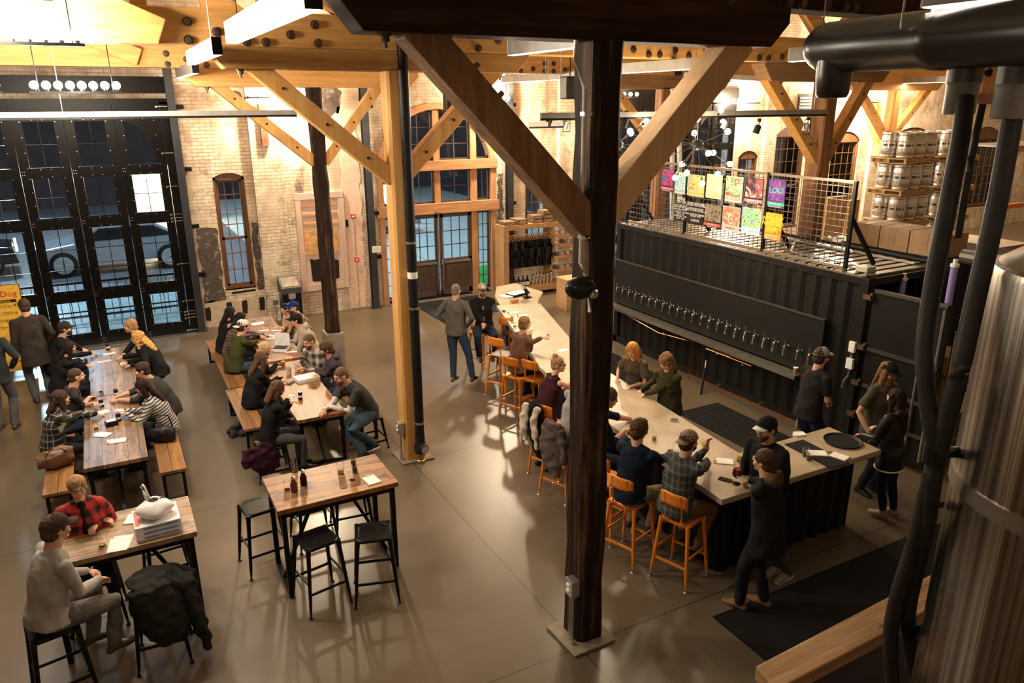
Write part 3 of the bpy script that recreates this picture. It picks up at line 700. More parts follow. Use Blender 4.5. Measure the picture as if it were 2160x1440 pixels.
BULBM = glow('lit_bulb', (1, .80, .52), 60.0)
def bulb_row(x0, x1, y, z, n, label, e, wall=True, mat=None):
    t = thing('bulb_row_lamp', label, 'lamp', ((x0+x1)/2, y, z))
    mb = MB(); mb.box((x0, y-.02, z-.09), (x1, y+.02, z-.06))
    if wall: mb.box((x0+.05, y, z-.09), (x0+.08, YW+.02, z-.06)); mb.box((x1-.08, y, z-.09), (x1-.05, YW+.02, z-.06))
    else: mb.tube([(x0+.1, y, z-.06), (x0+.1, y, 8.55)], .006, 6); mb.tube([(x1-.1, y, z-.06), (x1-.1, y, 8.55)], .006, 6)
    mb.build('mounting_rail', BLK, t)
    for i in range(n):
        x = x0+.06+(x1-x0-.12)*i/(n-1); b = MB().ball((x, y-.0, z+.01), .05, 10, 8).build('bulb', mat or BULBM, t, smooth=True)
        MB().lathe([(.02, 0), (.025, .04)], (x, y, z-.06), 8).build('socket', BLK, b)
    add_light('POINT', 'lamp_light', (0, -.1, .0), e*3.2, BULB, .12, parent=t) if wall else add_light('POINT', 'lamp_light', (0, .0, .0), e, (1, .92, .80), .15, parent=t)
    return t
bulb_row(8.93, 9.52, YW-.42, 5.10, 5, 'row of glowing bulbs on the brick wall right of the arched entrance', 210)
bulb_row(16.5, 18.3, YW-.42, 5.03, 9, 'long row of glowing bulbs on the wall behind the pale brace', 260)
bulb_row(21.9, 23.2, YW-.42, 5.03, 6, 'row of glowing bulbs left of the short wall post', 480)
bulb_row(23.85, 24.9, YW-.42, 5.03, 5, 'row of glowing bulbs right of the short wall post', 560)
HOT = glow('very_bright_bulb', (1, .86, .62), 160.0)
bulb_row(-.62, .40, 11.3, 5.22, 8, 'very bright row of bulbs hanging above the tall black doors', 260, False, HOT)
bulb_row(-1.9, -.9, 11.3, 5.22, 8, 'second very bright row of bulbs at the upper left edge', 200, False, HOT)
bulb_row(-1.25, .05, 8.75, 5.62, 10, 'nearest very bright row of bulbs in the upper left corner', 420, False, HOT)
bulb_row(3.0, 4.6, YW-.42, 5.2, 8, 'row of bulbs on the brick wall hidden behind the pine beams', 220)
bulb_row(12.4, 13.6, YW-.42, 5.2, 6, 'row of bulbs on the wall behind the charred post', 140)

# strut rails with spot lamps
def rail(x0, x1, y, z, label):
    t = thing('strut_rail', label, 'rail', ((x0+x1)/2, y, z)); MB().box((x0, y-.025, z), (x1, y+.025, z+.07)).build('channel', ALU, t, bevel=.004)
    MB().box((x0, y-.015, z-.03), (x1, y+.015, z)).build('cable_tray', BLK, t)
    for k in range(3): xx = x0+.3+(x1-x0-.6)*k/2; MB().tube([(xx, y, z+.07), (xx, y, 8.55)], .004, 5).build('hanger', STEEL, t)
    return t
rail(-3.4, 2.75, 12.0, 4.84, 'steel strut rail hanging in front of the tall black doors')
rail(5.25, 10.72, 8.95, 4.80, 'long steel strut rail hanging over the bar')
rail(6.35, 7.0, 11.2, 4.62, 'short dark track rail hanging near the charred post')
def spot(px, py, Y, label, cage=True):
    p = PY(px, py, Y); t = thing('spot_lamp', label, 'lamp', p, 0, 'spot lamps hanging from the strut rails')
    MB().tube([p+Vector((0, 0, .12)), p+Vector((0, 0, .05))], .008, 6).box(p-Vector((.02, .02, -.11)), p+Vector((.02, .02, .16))).build('mount', BLK, t)
    MB().lathe([(.035, 0), (.05, -.02), (.055, -.13), (.0, -.135)], p+Vector((0, 0, .06)), 12, (.25, -.2, 1)).build('lamp_can', BLK if not cage else STEEL, t)
    if cage:
        mb = MB()
        for s_ in (-.07, .07): mb.tube([p+Vector((s_, 0, .12)), p+Vector((s_, 0, -.12))], .006, 5)
        mb.tube([p+Vector((-.07, 0, -.12)), p+Vector((.07, 0, -.12))], .006, 5).tube([p+Vector((-.07, 0, .12)), p+Vector((.07, 0, .12))], .006, 5)
        mb.build('yoke', BLK, t)
spot(1160, 258, 11.2, 'black spot lamp at the left end of the short track rail', False)
spot(1195, 262, 11.2, 'caged spot lamp beside the charred post on the short track rail')
spot(1320, 258, 8.95, 'dark spot lamp under the strut rail just right of the charred post', False)
spot(1362, 258, 8.95, 'caged spot lamp on the left half of the long strut rail')
spot(1532, 262, 8.95, 'caged spot lamp above the right end of the hanging sputnik lamp')
spot(1600, 272, 8.95, 'spot lamp with a round glass shield near the middle of the brick wall', False)
spot(1703, 268, 8.95, 'spot lamp near the right end of the long strut rail')

def sputnik(c, label, n=20, L=.50, seed=3, ztop=8.6):
    c = Vector(c); t = thing('sputnik_chandelier', label, 'chandelier', c)
    MB().ball((c.x, c.y, c.z), .085, 16, 12).build('hub', BLK, t, smooth=True)
    MB().tube([c+Vector((0, 0, .08)), (c.x, c.y, ztop)], .008, 6).build('stem', BLK, t)
    for i in range(n):
        z = 1-2*(i+.5)/n; a = i*2.39996+seed; r_ = math.sqrt(1-z*z); d = Vector((r_*math.cos(a), r_*math.sin(a), z))
        if z > .9: continue
        arm = MB().tube([c+d*.07, c+d*L], .006, 6).lathe([(.014, 0), (.02, .04)], c+d*(L-.01), 8, d).build('arm', BLK, t)
        MB().ball(c+d*(L+.07), .042, 10, 8).build('bulb', BULBM, arm, smooth=True)
    add_light('POINT', 'lamp_light', (0, 0, -.62), 90, BULB, .1, parent=t)
sputnik((7.78, 8.71, 4.40), 'sputnik chandelier with a round black hub over the bar, fully visible')
sputnik((6.55, 9.0, 4.42), 'sputnik chandelier partly hidden behind the charred post', 18, .45, 5)
# ================================================================ tables, benches, stools
PLY = ((.46, .20, .05), (.22, .095, .035), (.56, .28, .08), (.34, .15, .045), (.17, .08, .035), (.50, .24, .07))
PLG = ((.17, .105, .06), (.34, .19, .085), (.115, .08, .055), (.42, .235, .10), (.20, .13, .08), (.30, .165, .075))
PLM = ((.38, .24, .13), (.46, .30, .17), (.33, .19, .09), (.44, .25, .11), (.40, .26, .15))
TOPA = planks('reclaimed_planks_grey', 1, .145, PLG, (.045, .028, .018), .38, .55)
TOPB = planks('reclaimed_planks_warm_y', 1, .15, PLY, (.07, .028, .012), .42, .7)
TOPC = planks('reclaimed_planks_warm_x', 0, .20, PLY, (.065, .025, .010), .42, .8)
TOPD = planks('reclaimed_planks_mixed', 0, .18, PLM, (.09, .055, .03), .42, .6)
BENCHM = planks('reclaimed_planks_bench', 1, .18, PLY, (.10, .05, .02), .4, .35)
def table(label, x0, x1, y0, y1, h, mat, long_axis, group=None, th=.055):
    cx, cy = (x0+x1)/2, (y0+y1)/2; t = thing('high_table' if h > .9 else 'dining_table', label, 'table', (cx, cy, 0), 0, group)
    MB().box((x0, y0, h-th), (x1, y1, h)).build('tabletop', mat, t, bevel=.006)
    i = .035; s = .05
    mb = MB()
    mb.box((x0+i, y0+i, h-th-.06), (x1-i, y0+i+.03, h-th)); mb.box((x0+i, y1-i-.03, h-th-.06), (x1-i, y1-i, h-th))
    mb.box((x0+i, y0+i, h-th-.06), (x0+i+.03, y1-i, h-th)); mb.box((x1-i-.03, y0+i, h-th-.06), (x1-i, y1-i, h-th)); mb.build('apron_frame', BLK, t)
    for lx in (x0+i, x1-i-s):
        for ly in (y0+i, y1-i-s): MB().box((lx, ly, 0), (lx+s, ly+s, h-th)).build('leg', BLK, t)
    if long_axis == 0:
        for lx in (x0+i, x1-i-s):
            MB().box((lx, y0+i+s, 0), (lx+s, y1-i-s, .04)).build('floor_rail', BLK, t)
            MB().bar((lx+s/2, cy, .04), (cx+(lx-cx)*.25, cy, h-th-.02), .035, .035).build('diagonal_brace', BLK, t)
    else:
        for ly in (y0+i, y1-i-s):
            MB().box((x0+i+s, ly, 0), (x1-i-s, ly+s, .04)).build('floor_rail', BLK, t); MB().bar((cx, ly+s/2, .04), (cx, cy+(ly-cy)*.45, h-th-.02), .035, .035).build('diagonal_brace', BLK, t)
    return t
table('near half of the left long plank table, with the open end towards us', -.72, 0, 9.75, 12.34, .76, TOPA, 1)
table('far half of the left long plank table, nearest the tall black doors', -.64, .02, 12.36, 14.95, .76, TOPA, 1)
table('near half of the middle long plank table, warm reclaimed wood', 1.92, 2.62, 9.96, 12.6, .76, TOPB, 1)
table('far half of the middle long plank table, beside the dark brown post', 2.0, 2.7, 12.75, 15.75, .76, TOPB, 1)
table('high reclaimed-wood table with black legs and nobody at it', 1.07, 2.36, 7.03, 7.82, 1.07, TOPC, 0)
table('high weathered-wood table at lower left with white boxes on it', -.98, .31, 7.03, 7.82, 1.07, TOPD, 0)
def bench(label, x0, x1, y0, y1, group='plank benches at the long tables'):
    t = thing('plank_bench', label, 'bench', ((x0+x1)/2, (y0+y1)/2, 0), 0, group)
    MB().box((x0, y0, .41), (x1, y1, .455)).build('seat', BENCHM, t, bevel=.006)
    for y in (y0+.04, y1-.09):
        mb = MB(); mb.box((x0+.02, y, 0), (x0+.06, y+.05, .41)); mb.box((x1-.06, y, 0), (x1-.02, y+.05, .41)); mb.box((x0+.06, y, 0), (x1-.06, y+.05, .035)); mb.box((x0+.06, y, .375), (x1-.06, y+.05, .41))
        mb.build('leg', BLK, t)
    MB().box((x0+.04, y0+.06, .37), (x0+.07, y1-.06, .41)).box((x1-.07, y0+.06, .37), (x1-.04, y1-.06, .41)).build('frame_rail', BLK, t)
bench('plank bench on the right side of the left long table, near end empty', .10, .42, 9.84, 12.3)
bench('plank bench on the right side of the left long table, far half', .10, .42, 12.4, 14.9)
bench('plank bench on the left side of the left long table, brown bag on its end', -1.21, -.88, 9.90, 12.3)
bench('plank bench on the left side of the left long table, far half', -1.15, -.82, 12.4, 14.9)
bench('plank bench left of the middle table with a pale empty end', 1.30, 1.60, 10.72, 12.55)
bench('plank bench left of the middle table, the farther one', 1.36, 1.68, 12.60, 15.6)
bench('plank bench right of the middle table, the nearer one', 2.92, 3.24, 10.4, 12.6)
bench('plank bench right of the middle table, the farther one', 2.98, 3.30, 12.75, 13.8)

SEATB = plain('black_seat', (.014, .013, .012), .32, .2); ORANGE = plain('orange_powder_coat', (.80, .24, .018), .35, .1, .06); DKSEAT = plain('dark_leather_seat', (.05, .03, .02), .45)
def stool(label, x, y, rz, h=.76, sw=.36, mat=BLK, seatm=None, back=False, group=None, name=None):
    t = thing(name or ('bar_stool' if h > .6 else 'low_stool'), label, 'stool', (x, y, 0), rz, group)
    def W_(px, py, pz): return (mat_of(t) @ Vector((px, py, pz)))
    s = sw/2; f = s+.045
    mb = MB(); ch = .05
    def oct_(q, z): return [W_(*p, z) for p in ((-q+ch, -q), (q-ch, -q), (q, -q+ch), (q, q-ch), (q-ch, q), (-q+ch, q), (-q, q-ch), (-q, -q+ch))]
    rings = [oct_(s, h-.035), oct_(s, h-.008), oct_(s-.008, h), oct_(s-.03, h), oct_(s-.04, h-.006)]
    vs_ = [v for r in rings for v in r]; fs = [(i*8+j, i*8+(j+1) % 8, (i+1)*8+(j+1) % 8, (i+1)*8+j) for i in range(4) for j in range(8)]+[tuple(range(7, -1, -1)), tuple(32+j for j in range(8))]
    mb.add(vs_, fs).build('seat', seatm or SEATB, t)
    cor = [(-1, -1), (1, -1), (1, 1), (-1, 1)]
    P_ = lambda c, z: W_(c[0]*(s-.02+(f-s+.02)*(1-z/h)), c[1]*(s-.02+(f-s+.02)*(1-z/h)), z)
    for c in cor:
        lg = MB().tube([P_(c, h-.01), P_(c, h-.12), P_(c, h*.45), P_(c, .14), P_(c, .04)], [.028, .022, .019, .017, .011], 8, up=(0, 1, 0)).build('leg', mat, t)
        MB().lathe([(.012, 0), (.022, .006), (.024, 0.0)][::-1]+[(.024, .008), (.012, .014), (.009, .045)], P_(c, 0), 8).build('foot', BLK if mat is BLK else STEEL, lg)
    mb = MB()
    for i in range(4):
        z = .26 if i % 2 == 0 else .36
        if h < .6: z *= .5
        mb.bar(P_(cor[i], z), P_(cor[(i+1) % 4], z), .012, .028)
    mb.build('footrest', mat, t)
    if back:      # low curved metal back on two bent bars, on the -y side
        for sx in (-.1, .1): MB().tube([W_(sx, -s+.02, h-.06), W_(sx, -s-.02, h-.02), W_(sx, -s-.015, h+.12), W_(sx*.95, -s-.045, h+.34)], [(.014, .007)]*4, 6).build('back_bar', mat, t)
        def bp(u, v): a = (u-.5)*2; return W_(a*.165, -s-.05+.035*a*a*1.0-(v*.012), h+.19+v*.16-.02*abs(a)**6)
        m2 = MB().grid(bp, 10, 4).build('backrest', mat, t, smooth=True); md = m2.modifiers.new('thick', 'SOLIDIFY'); md.thickness = .008
        for sx in (-.1, .1): MB().lathe([(.02, 0), (.02, .012)], W_(sx, -s-.03, h-.02), 8, (0, 1, 0)).build('back_bolt', STEEL, t)
    return t
def SP_(px, h=.76): g = G(px[0], px[1], h); return g.x, g.y
stool('black metal stool at the left end of the empty high table', 1.0, 7.84, .12)
stool('black metal stool in front of the empty high table, the left one', 1.40, 6.88, .18)
stool('black metal stool in front of the empty high table, the right one', 1.95, 6.72, -.28)
stool('black metal stool on the far side of the empty high table, left', 1.62, 8.06, .05)
stool('black metal stool on the far side of the empty high table, right', 2.10, 8.12, -.1)
stool('black stool under the man in the grey sweatshirt', -.78, 6.60, .2)
stool('black stool under a draped black jacket', -.12, 6.78, -.1)
stool('black stool behind the lower left table under the person in red plaid', -.62, 8.05, 0)
stool('black stool behind the lower left table, empty and nearest its right leg', .02, 8.02, .1)
stool('low black stool under the man in the dark shirt with white sleeves', 2.98, 9.62, .1, .50, .34, name='low_stool')
stool('low black stool under the woman looking at a bright phone', 1.48, 10.12, 0, .47, .36, name='low_stool')
# orange bar stools, listed from the near end of the bar
OS = [((1440, 1085), 'orange bar stool with a backrest nearest the near end of the bar', -1.25, 1), ((1330, 1050), 'orange bar stool second from the near end, under the navy sweater', -1.25, 1), ((1283, 1005), 'orange bar stool just right of the charred post', -1.25, 1),
      ((1175, 935), 'orange bar stool under the hanging brown-grey coat', -1.2, 1), ((1150, 895), 'orange bar stool under the white and black jacket', -1.2, 1), ((1098, 800), 'orange bar stool under the man in the brown shirt, backrest showing', -1.15, 1),
      ((1133, 795), 'orange bar stool seen between the brown shirt and the tank top', -1.15, 1), ((1060, 745), 'orange bar stool with a dark seat, nobody on it', -1.1, 1), ((1080, 700), 'orange bar stool behind the empty dark-seated one', -1.1, 1), ((1015, 690), 'orange bar stool under the seated man in the trucker cap', -1.3, 0)]
BAR_STOOLS = []
for px, lb, rz, bk in OS:
    x, y = SP_(px, .76); BAR_STOOLS.append((x, y)); stool(lb, x, y, rz, .76, .36, ORANGE, DKSEAT if 'dark' in lb else ORANGE, bool(bk), 'orange metal stools along the bar')
# ================================================================ the bar, container and what stands there
def concrete_top():
    t = NT('pale_concrete_counter'); v = t.coord(); n = t.noise(v, 3, 7, .65); n2 = t.noise(v, 14, 5, .6)
    col = t.ramp(n, [(.35, (.36, .27, .17)), (.6, (.48, .37, .25))]); col = t.mix(t.math('MULTIPLY', n2, .25), col, (.28, .2, .13)); t.bump(n2, .05, .004)
    return t.done(col, .38)
CT = concrete_top()
def corrugated(name, c):
    t = NT(name); v = t.coord(); n = t.noise(v, 3, 5); t.b.inputs['Specular IOR Level'].default_value = .22; return t.done(t.ramp(n, [(.3, tuple(x*.8 for x in c)), (.7, tuple(x*1.3 for x in c))]), .5, .0)
CB = corrugated('black_container_paint', (.009, .008, .0075))
t = thing('bar_counter', 'long bent bar counter with a pale concrete top and black corrugated front', 'bar', (5.9, 8.5, 0))
outer = [(5.17, 5.05), (5.26, 7.16), (5.58, 9.47), (6.70, 13.15)]; inner = [(7.56, 12.85), (6.80, 10.5), (6.42, 8.93), (6.12, 5.78)]
arm = [(7.66, 5.78), (7.66, 5.03)]
top = outer+inner+arm
def inset(poly, d):
    out = []; n = len(poly)
    for i in range(n):
        a, b, c = Vector(poly[i-1]), Vector(poly[i]), Vector(poly[(i+1) % n]); e1 = (b-a).normalized(); e2 = (c-b).normalized()
        n1 = Vector((e1.y, -e1.x)); n2 = Vector((e2.y, -e2.x)); nn = (n1+n2); nn = nn/max(.3, nn.length_squared)*2*.5*2 if False else nn.normalized()/max(.35, nn.normalized().dot(n1))
        out.append(tuple(b+nn*d))
    return out
MB().prism(top, 1.0, 1.07, 2).build('countertop', CT, t, bevel=.01)
base = inset(top, .20); base = [(x, y) for x, y in base]
def corr_wall(mb, p, q, z0, z1, amp=.018, wave=.2):
    p, q = Vector(p), Vector(q); d = (q-p); L = d.length; d.normalize(); nrm = Vector((d.y, -d.x)); n = max(2, int(L/(wave/4))); pts = []
    for i in range(n+1):
        s_ = L*i/n; k = (i % 4); off = amp if k in (0, 1) else -amp; pts.append(p+d*s_+nrm*off)
    for a, b in zip(pts, pts[1:]): mb.add([(a.x, a.y, z0), (b.x, b.y, z0), (b.x, b.y, z1), (a.x, a.y, z1)], [(0, 1, 2, 3)])
mb = MB()
for i in range(len(base)): corr_wall(mb, base[i], base[(i+1) % len(base)], .0, 1.0)
mb.build('corrugated_front', CB, t)
t = thing('register_desk', 'small pale desk in front of the merchandise shelf', 'desk', (7.6, 14.2, 0))
MB().prism([(6.98, 13.42), (7.75, 13.3), (8.05, 13.75), (8.45, 14.25), (8.3, 15.3), (7.75, 15.2), (7.3, 14.4)], .86, .91, 2).build('desktop', CT, t, bevel=.008)
MB().prism([(7.15, 13.6), (7.7, 13.5), (8.2, 14.4), (8.1, 15.0), (7.85, 15.0), (7.4, 14.3)], 0, .86, 2).build('base', CB, t)

# ---- shipping container with the tap wall
X0, X1, Y0, Y1, HT = 9.40, 11.15, 6.76, 12.82, 2.60
t = thing('shipping_container', 'black corrugated shipping container with beer taps along its side', 'container', ((X0+X1)/2, (Y0+Y1)/2, 0)); cont = t
mb = MB(); corr_wall(mb, (X0+.03, Y1), (X0+.03, Y0), .12, HT-.12, .022, .28); corr_wall(mb, (X1-.03, Y0), (X1-.03, Y1), .12, HT-.12, .022, .28); corr_wall(mb, (X1, Y1-.03), (X0, Y1-.03), .12, HT-.12, .022, .28)
mb.build('corrugated_walls', CB, t)
mb = MB()
for x in (X0, X1-.12):
    mb.box((x, Y0, HT-.12), (x+.12, Y1, HT-.02)); mb.box((x, Y0, 0), (x+.12, Y1, .14))
    for y in (Y0, Y1-.14): mb.box((x, y, 0), (x+.12, y+.14, HT))
for y in (Y0, Y1-.12): mb.box((X0, y, HT-.12), (X1, y+.12, HT-.02)); mb.box((X0, y, 0), (X1, y+.12, .14))
mb.box((X0+.1, Y0+.1, .1), (X1-.1, Y1-.1, .14)); mb.build('steel_frame', CB, t, bevel=.006)
ROOF = plain('dusty_roof_steel', (.26, .23, .19), .35, .75, .35)
mb = MB(); n = 28
for i in range(n):
    y = Y0+.1+(Y1-Y0-.2)*i/n; w_ = (Y1-Y0-.2)/n; mb.box((X0+.06, y, HT-.03), (X1-.04, y+w_*.62, HT+.012)); mb.box((X0+.06, y+w_*.62, HT-.03), (X1-.04, y+w_, HT-.02))
mb.build('corrugated_roof', ROOF, t)
mb = MB(); mb.box((X0+.01, Y0+.02, HT-.03), (X0+.10, Y1-.02, HT)); mb.build('roof_edge', ROOF, t)
# open door leaf swung towards the right
hx, hy = X0+.08, Y0-.02
a_, b_ = Vector((9.47, 6.70)), Vector((9.50, 5.58))
D = (b_-a_).normalized(); N_ = Vector((D.y, -D.x))
MB().bar((a_.x, a_.y, 1.28), (b_.x, b_.y, 1.28), .06, 2.36).build('door_leaf', CB, t, bevel=.01)
for z in (.55, 1.02, 1.58, 2.44): MB().bar((a_.x-.05, a_.y-.05, z), (b_.x-.05, b_.y+.02, z), .035, .05).build('door_rail', plain('worn_steel_edge', (.12, .11, .10), .35, .7), t)
for s_ in (.75, .95): p = a_+D*(b_-a_).length*s_; MB().tube([(p.x-.06, p.y, .2), (p.x-.06, p.y, 2.4)], .016, 8).build('locking_bar', STEEL, t)
mb = MB()
for z in (.5, 1.0, 1.55, 2.3): mb.box((9.36, 6.68, z), (9.50, 6.80, z+.07)).tube([(9.42, 6.70, z-.02), (9.42, 6.70, z+.1)], .025, 8)
mb.build('hinge', plain('greasy_hinge', (.20, .15, .10), .4, .8), t)
t2 = thing('electrical_box_run', 'two white electrical boxes with conduit on the container corner', 'outlet', (9.36, 6.84, 1.2))
MB().box((9.33, 6.80, 1.48), (9.38, 6.90, 1.64)).build('upper_box', WHITE, t2, bevel=.006); MB().box((9.33, 6.80, 1.22), (9.38, 6.91, 1.38)).build('lower_box', WHITE, t2, bevel=.006)
MB().tube([(9.36, 6.85, 1.48), (9.36, 6.85, 1.38)], .014, 8).tube([(9.36, 6.85, 1.22), (9.36, 6.86, 1.1), (9.37, 6.93, 1.0), (9.38, 6.95, .88)], .014, 8).build('conduit', STEEL, t2)
# tap wall panel
TPM = plain('matte_black_panel', (.012, .011, .010), .55, .0)
t = thing('tap_panel', 'flat black tap panel on the side of the container', 'panel', (9.34, 10.05, .9))
MB().box((9.33, 7.36, .92), (9.375, 12.74, 1.84)).build('panel', TPM, t, bevel=.004); MB().box((9.31, 7.36, 1.835), (9.38, 12.74, 1.85)).build('top_edge', plain('brushed_edge', (.2, .18, .15), .3, .8), t)
mb = MB()
for i in range(8): mb.tube([(9.315, 7.6+.7*i, 1.842), (9.315, 7.6+.7*i, 1.858)], .008, 6)
mb.build('rivets', STUD, t)
t = thing('drip_tray', 'long steel drip tray under the row of beer taps', 'tray', (9.25, 10.3, .86))
MB().box((9.13, 7.62, .865), (9.33, 12.95, .895)).build('tray', plain('worn_stainless', (.40, .36, .30), .32, .85, .2), t, bevel=.004); MB().box((9.115, 7.62, .83), (9.135, 12.95, .90)).build('front_lip', STEEL, t)
for y in (8.75, 11.85): MB().lathe([(.0, 0), (.05, 0), (.055, .004), (.04, .006)], (9.23, y, .895), 16).build('drain', STEEL, t)
# beer taps: one built, the others copied
def tap_at(y, label):
    t = thing('beer_tap', label, 'beer tap', (9.33, y, 1.26), 0, 'chrome beer taps along the black panel')
    x = 9.33; MB().tube([(x, y, 1.26), (x-.075, y, 1.26)], .016, 10).lathe([(.024, 0), (.024, .012)], (x, y, 1.26), 10, (-1, 0, 0)).build('shank', CHROME, t, smooth=True)
    MB().ball((x-.095, y, 1.255), (.026, .024, .03), 10, 8).tube([(x-.1, y, 1.24), (x-.115, y, 1.15), (x-.115, y, 1.12)], [.014, .011, .010], 8).build('faucet', CHROME, t, smooth=True)
    MB().tube([(x-.093, y, 1.28), (x-.09, y, 1.33)], .008, 8).lathe([(.012, 0), (.016, .02), (.013, .045), (.0, .05)], (x-.09, y, 1.33), 10).build('handle', CHROME, t, smooth=True)
    MB().tube([(x-.03, y+.05, 1.26), (x-.03, y+.05, 1.31), (x-.03, y+.015, 1.26)], .006, 6).build('flow_lever', CHROME, t)
    return t
taps = []; ntap = 24
for i in range(ntap):
    f = i/(ntap-1); px = 1301+f*(1706-1301); 
ys = []
pxs = [1301, 1313, 1326, 1340, 1354, 1369, 1383, 1398, 1413, 1429, 1445, 1461, 1479, 1496, 1514, 1532, 1551, 1571, 1590, 1611, 1632, 1654, 1682, 1706]
tp0 = None
for i, px in enumerate(pxs):
    y = 0
    lo, hi = 7.0, 13.2
    for _ in range(30):
        mid = (lo+hi)/2; v = Vector((9.23, mid, 1.25))-Vector((0, 0, CAMH)); xx = 1080+FPX*(v.dot(CR))/(v.dot(CF))
        if xx > px: lo = mid
        else: hi = mid
    ys.append(lo)
lbl = lambda i: 'chrome beer tap at the far left end of the row' if i == 0 else 'chrome beer tap at the right end of the row, beside the barman' if i == 23 else 'chrome beer tap number %d from the left end of the row' % (i+1)
tp0 = tap_at(ys[0], lbl(0)); index_kids(tp0)
for i in range(1, 24): copy_tree(tp0, (9.33, ys[i], 1.26), None, lbl(i))
# copper pipes
COP = plain('copper', (.65, .24, .09), .25, 1.0, .15)
t = thing('copper_rinse_pipes', 'thin copper pipes running along the front of the container', 'pipes', (9.2, 9.9, .1))
def bp_(px, py, X=9.24): p = PX(px, py, X); return p
mb = MB()
for pts in (((1322, 660), (1322, 664), (1390, 702), (1458, 720), (1452, 800)), ((1472, 805), (1472, 722), (1530, 748), (1652, 785)), ((1490, 735), (1585, 772)), ((1500, 740), (1500, 790))):
    mb.tube([bp_(*q) for q in pts], .009, 6)
mb.build('risers', COP, t)
MB().tube([(9.2, 10.1, .12), (9.2, 6.95, .12)], .016, 8).build('foot_rail', COP, t)
mb = MB()
for y in (9.4, 8.4, 7.6, 7.1): mb.tube([(9.2, y, .12), (9.36, y, .12)], .012, 6)
for q in ((1490, 735), (1512, 746), (1566, 770), (1400, 702)): p = bp_(*q); mb.ball(p, .02, 8, 6)
mb.build('valve', STEEL, t)
t = thing('floor_squeegee_handle', 'short black tool leaning on the container behind the bar', 'tool', G(1478, 832, 0)); p = G(1478, 832, 0)
MB().tube([p, p+Vector((.2, .15, .42))], .022, 8).build('handle', BLK, t); MB().tube([p+Vector((.2, .15, .42)), p+Vector((.25, .19, .55))], .012, 8).build('metal_tip', STEEL, t)
# floor mats
MAT = plain('black_rubber', (.012, .011, .011), .75)
def mat_(label, x0, x1, y0, y1, holes=False):
    t = thing('floor_mat', label, 'mat', ((x0+x1)/2, (y0+y1)/2, 0)); mb = MB()
    if holes:
        mb.box((x0, y0, 0), (x1, y1, .008)); n1, n2 = int((x1-x0)/.08), int((y1-y0)/.08)
        for i in range(n1+1): x = x0+(x1-x0)*i/n1; mb.box((x-.012, y0, .008), (x+.012, y1, .016))
        for i in range(n2+1): y = y0+(y1-y0)*i/n2; mb.box((x0, y-.012, .008), (x1, y+.012, .0155))
        mb.build('rubber_grid', MAT, t)
    else: mb.box((x0, y0, 0), (x1, y1, .008)).build('mat_field', MAT, t)
    mb = MB()
    for a in ((x0-.03, y0-.03, x1+.03, y0), (x0-.03, y1, x1+.03, y1+.03), (x0-.03, y0, x0, y1), (x1, y0, x1+.03, y1)): mb.box((a[0], a[1], 0), (a[2], a[3], .010))
    mb.build('mat_border', plain('black_rubber_edge', (.008, .008, .008), .6), t)
mat_('black rubber grid mat on the floor behind the bar, the near one', 8.0, 8.85, 7.1, 8.95, True)
mat_('black rubber grid mat on the floor behind the bar, the far one', 8.0, 8.85, 10.3, 12.1, True)
mat_('long black floor mat at lower right beyond the wooden beam', 4.85, 9.4, 3.98, 4.66)
mat_('dark entrance mat in front of the arched doors', 6.7, 8.6, 16.2, 17.9)

# ---- wire fence with posters on the container roof
t = thing('wire_mesh_fence', 'black wire mesh fence standing on the container roof', 'fence', (9.6, 10.05, HT))
FXX = 9.60; fy0, fy1, fz0, fz1 = 7.34, 12.75, HT+.03, 3.88
mb = MB(); st = .098
y = fy0
while y < fy1: mb.box((FXX-.004, y-.004, fz0), (FXX+.004, y+.004, fz1)); y += st
z = fz0
while z < fz1: mb.box((FXX-.0045, fy0, z-.004), (FXX+.0045, fy1, z+.004)); z += st
mb.build('wire_mesh', plain('grey_wire', (.13, .115, .10), .4, .7), t)
mb = MB(); mb.box((FXX-.02, fy0, fz1-.02), (FXX+.02, fy1, fz1+.02)); mb.box((FXX-.02, fy0, fz0-.02), (FXX+.02, fy1, fz0+.015)); mb.build('frame_rails', plain('fence_rail', (.22, .17, .12), .4, .5), t)
for y in (fy0, 8.98, 10.95, fy1): MB().box((FXX-.025, y-.025, HT-.01), (FXX+.025, y+.025, fz1+.02)).build('fence_post', BLK, t)
for y in (fy0, 8.98, 10.95, 12.7): MB().bar((FXX+.02, y, 3.35), (FXX+.62, y-.02, HT+.02), .04, .06).build('stay', BLK, t)
for i in range(26): y = fy0+.1+i*.205; MB().box((FXX-.14, y, HT), (FXX-.03, y+.11, HT+.012)).build('fixing_tab', ROOF, t)
def art(name, cols, sc, seed, dist=2.0):
    t = NT(name); v = t.coord((sc, sc, sc)); mp = t.n('ShaderNodeMapping'); t.l(v, mp.inputs[0]); mp.inputs['Location'].default_value = (seed*3.1, seed*1.7, seed)
    n = t.n('ShaderNodeTexNoise', Scale=1.0, Detail=5.0, Distortion=dist); t.l(mp.outputs[0], n.inputs['Vector'])
    k = len(cols); x = t.n('ShaderNodeValToRGB'); t.l(n.outputs['Fac'], x.inputs[0]); e = x.color_ramp.elements; x.color_ramp.interpolation = 'CONSTANT' if k > 3 else 'LINEAR'
    while len(e) < k: e.new(.5)
    for i, c in enumerate(cols): e[i].position = .28+.44*i/(k-1); e[i].color = tuple(c)+(1,)
    return t.done(x.outputs[0], .45)
INKW = plain('white_ink', (.85, .83, .8), .6); INKB = plain('black_ink', (.015, .015, .015), .6)
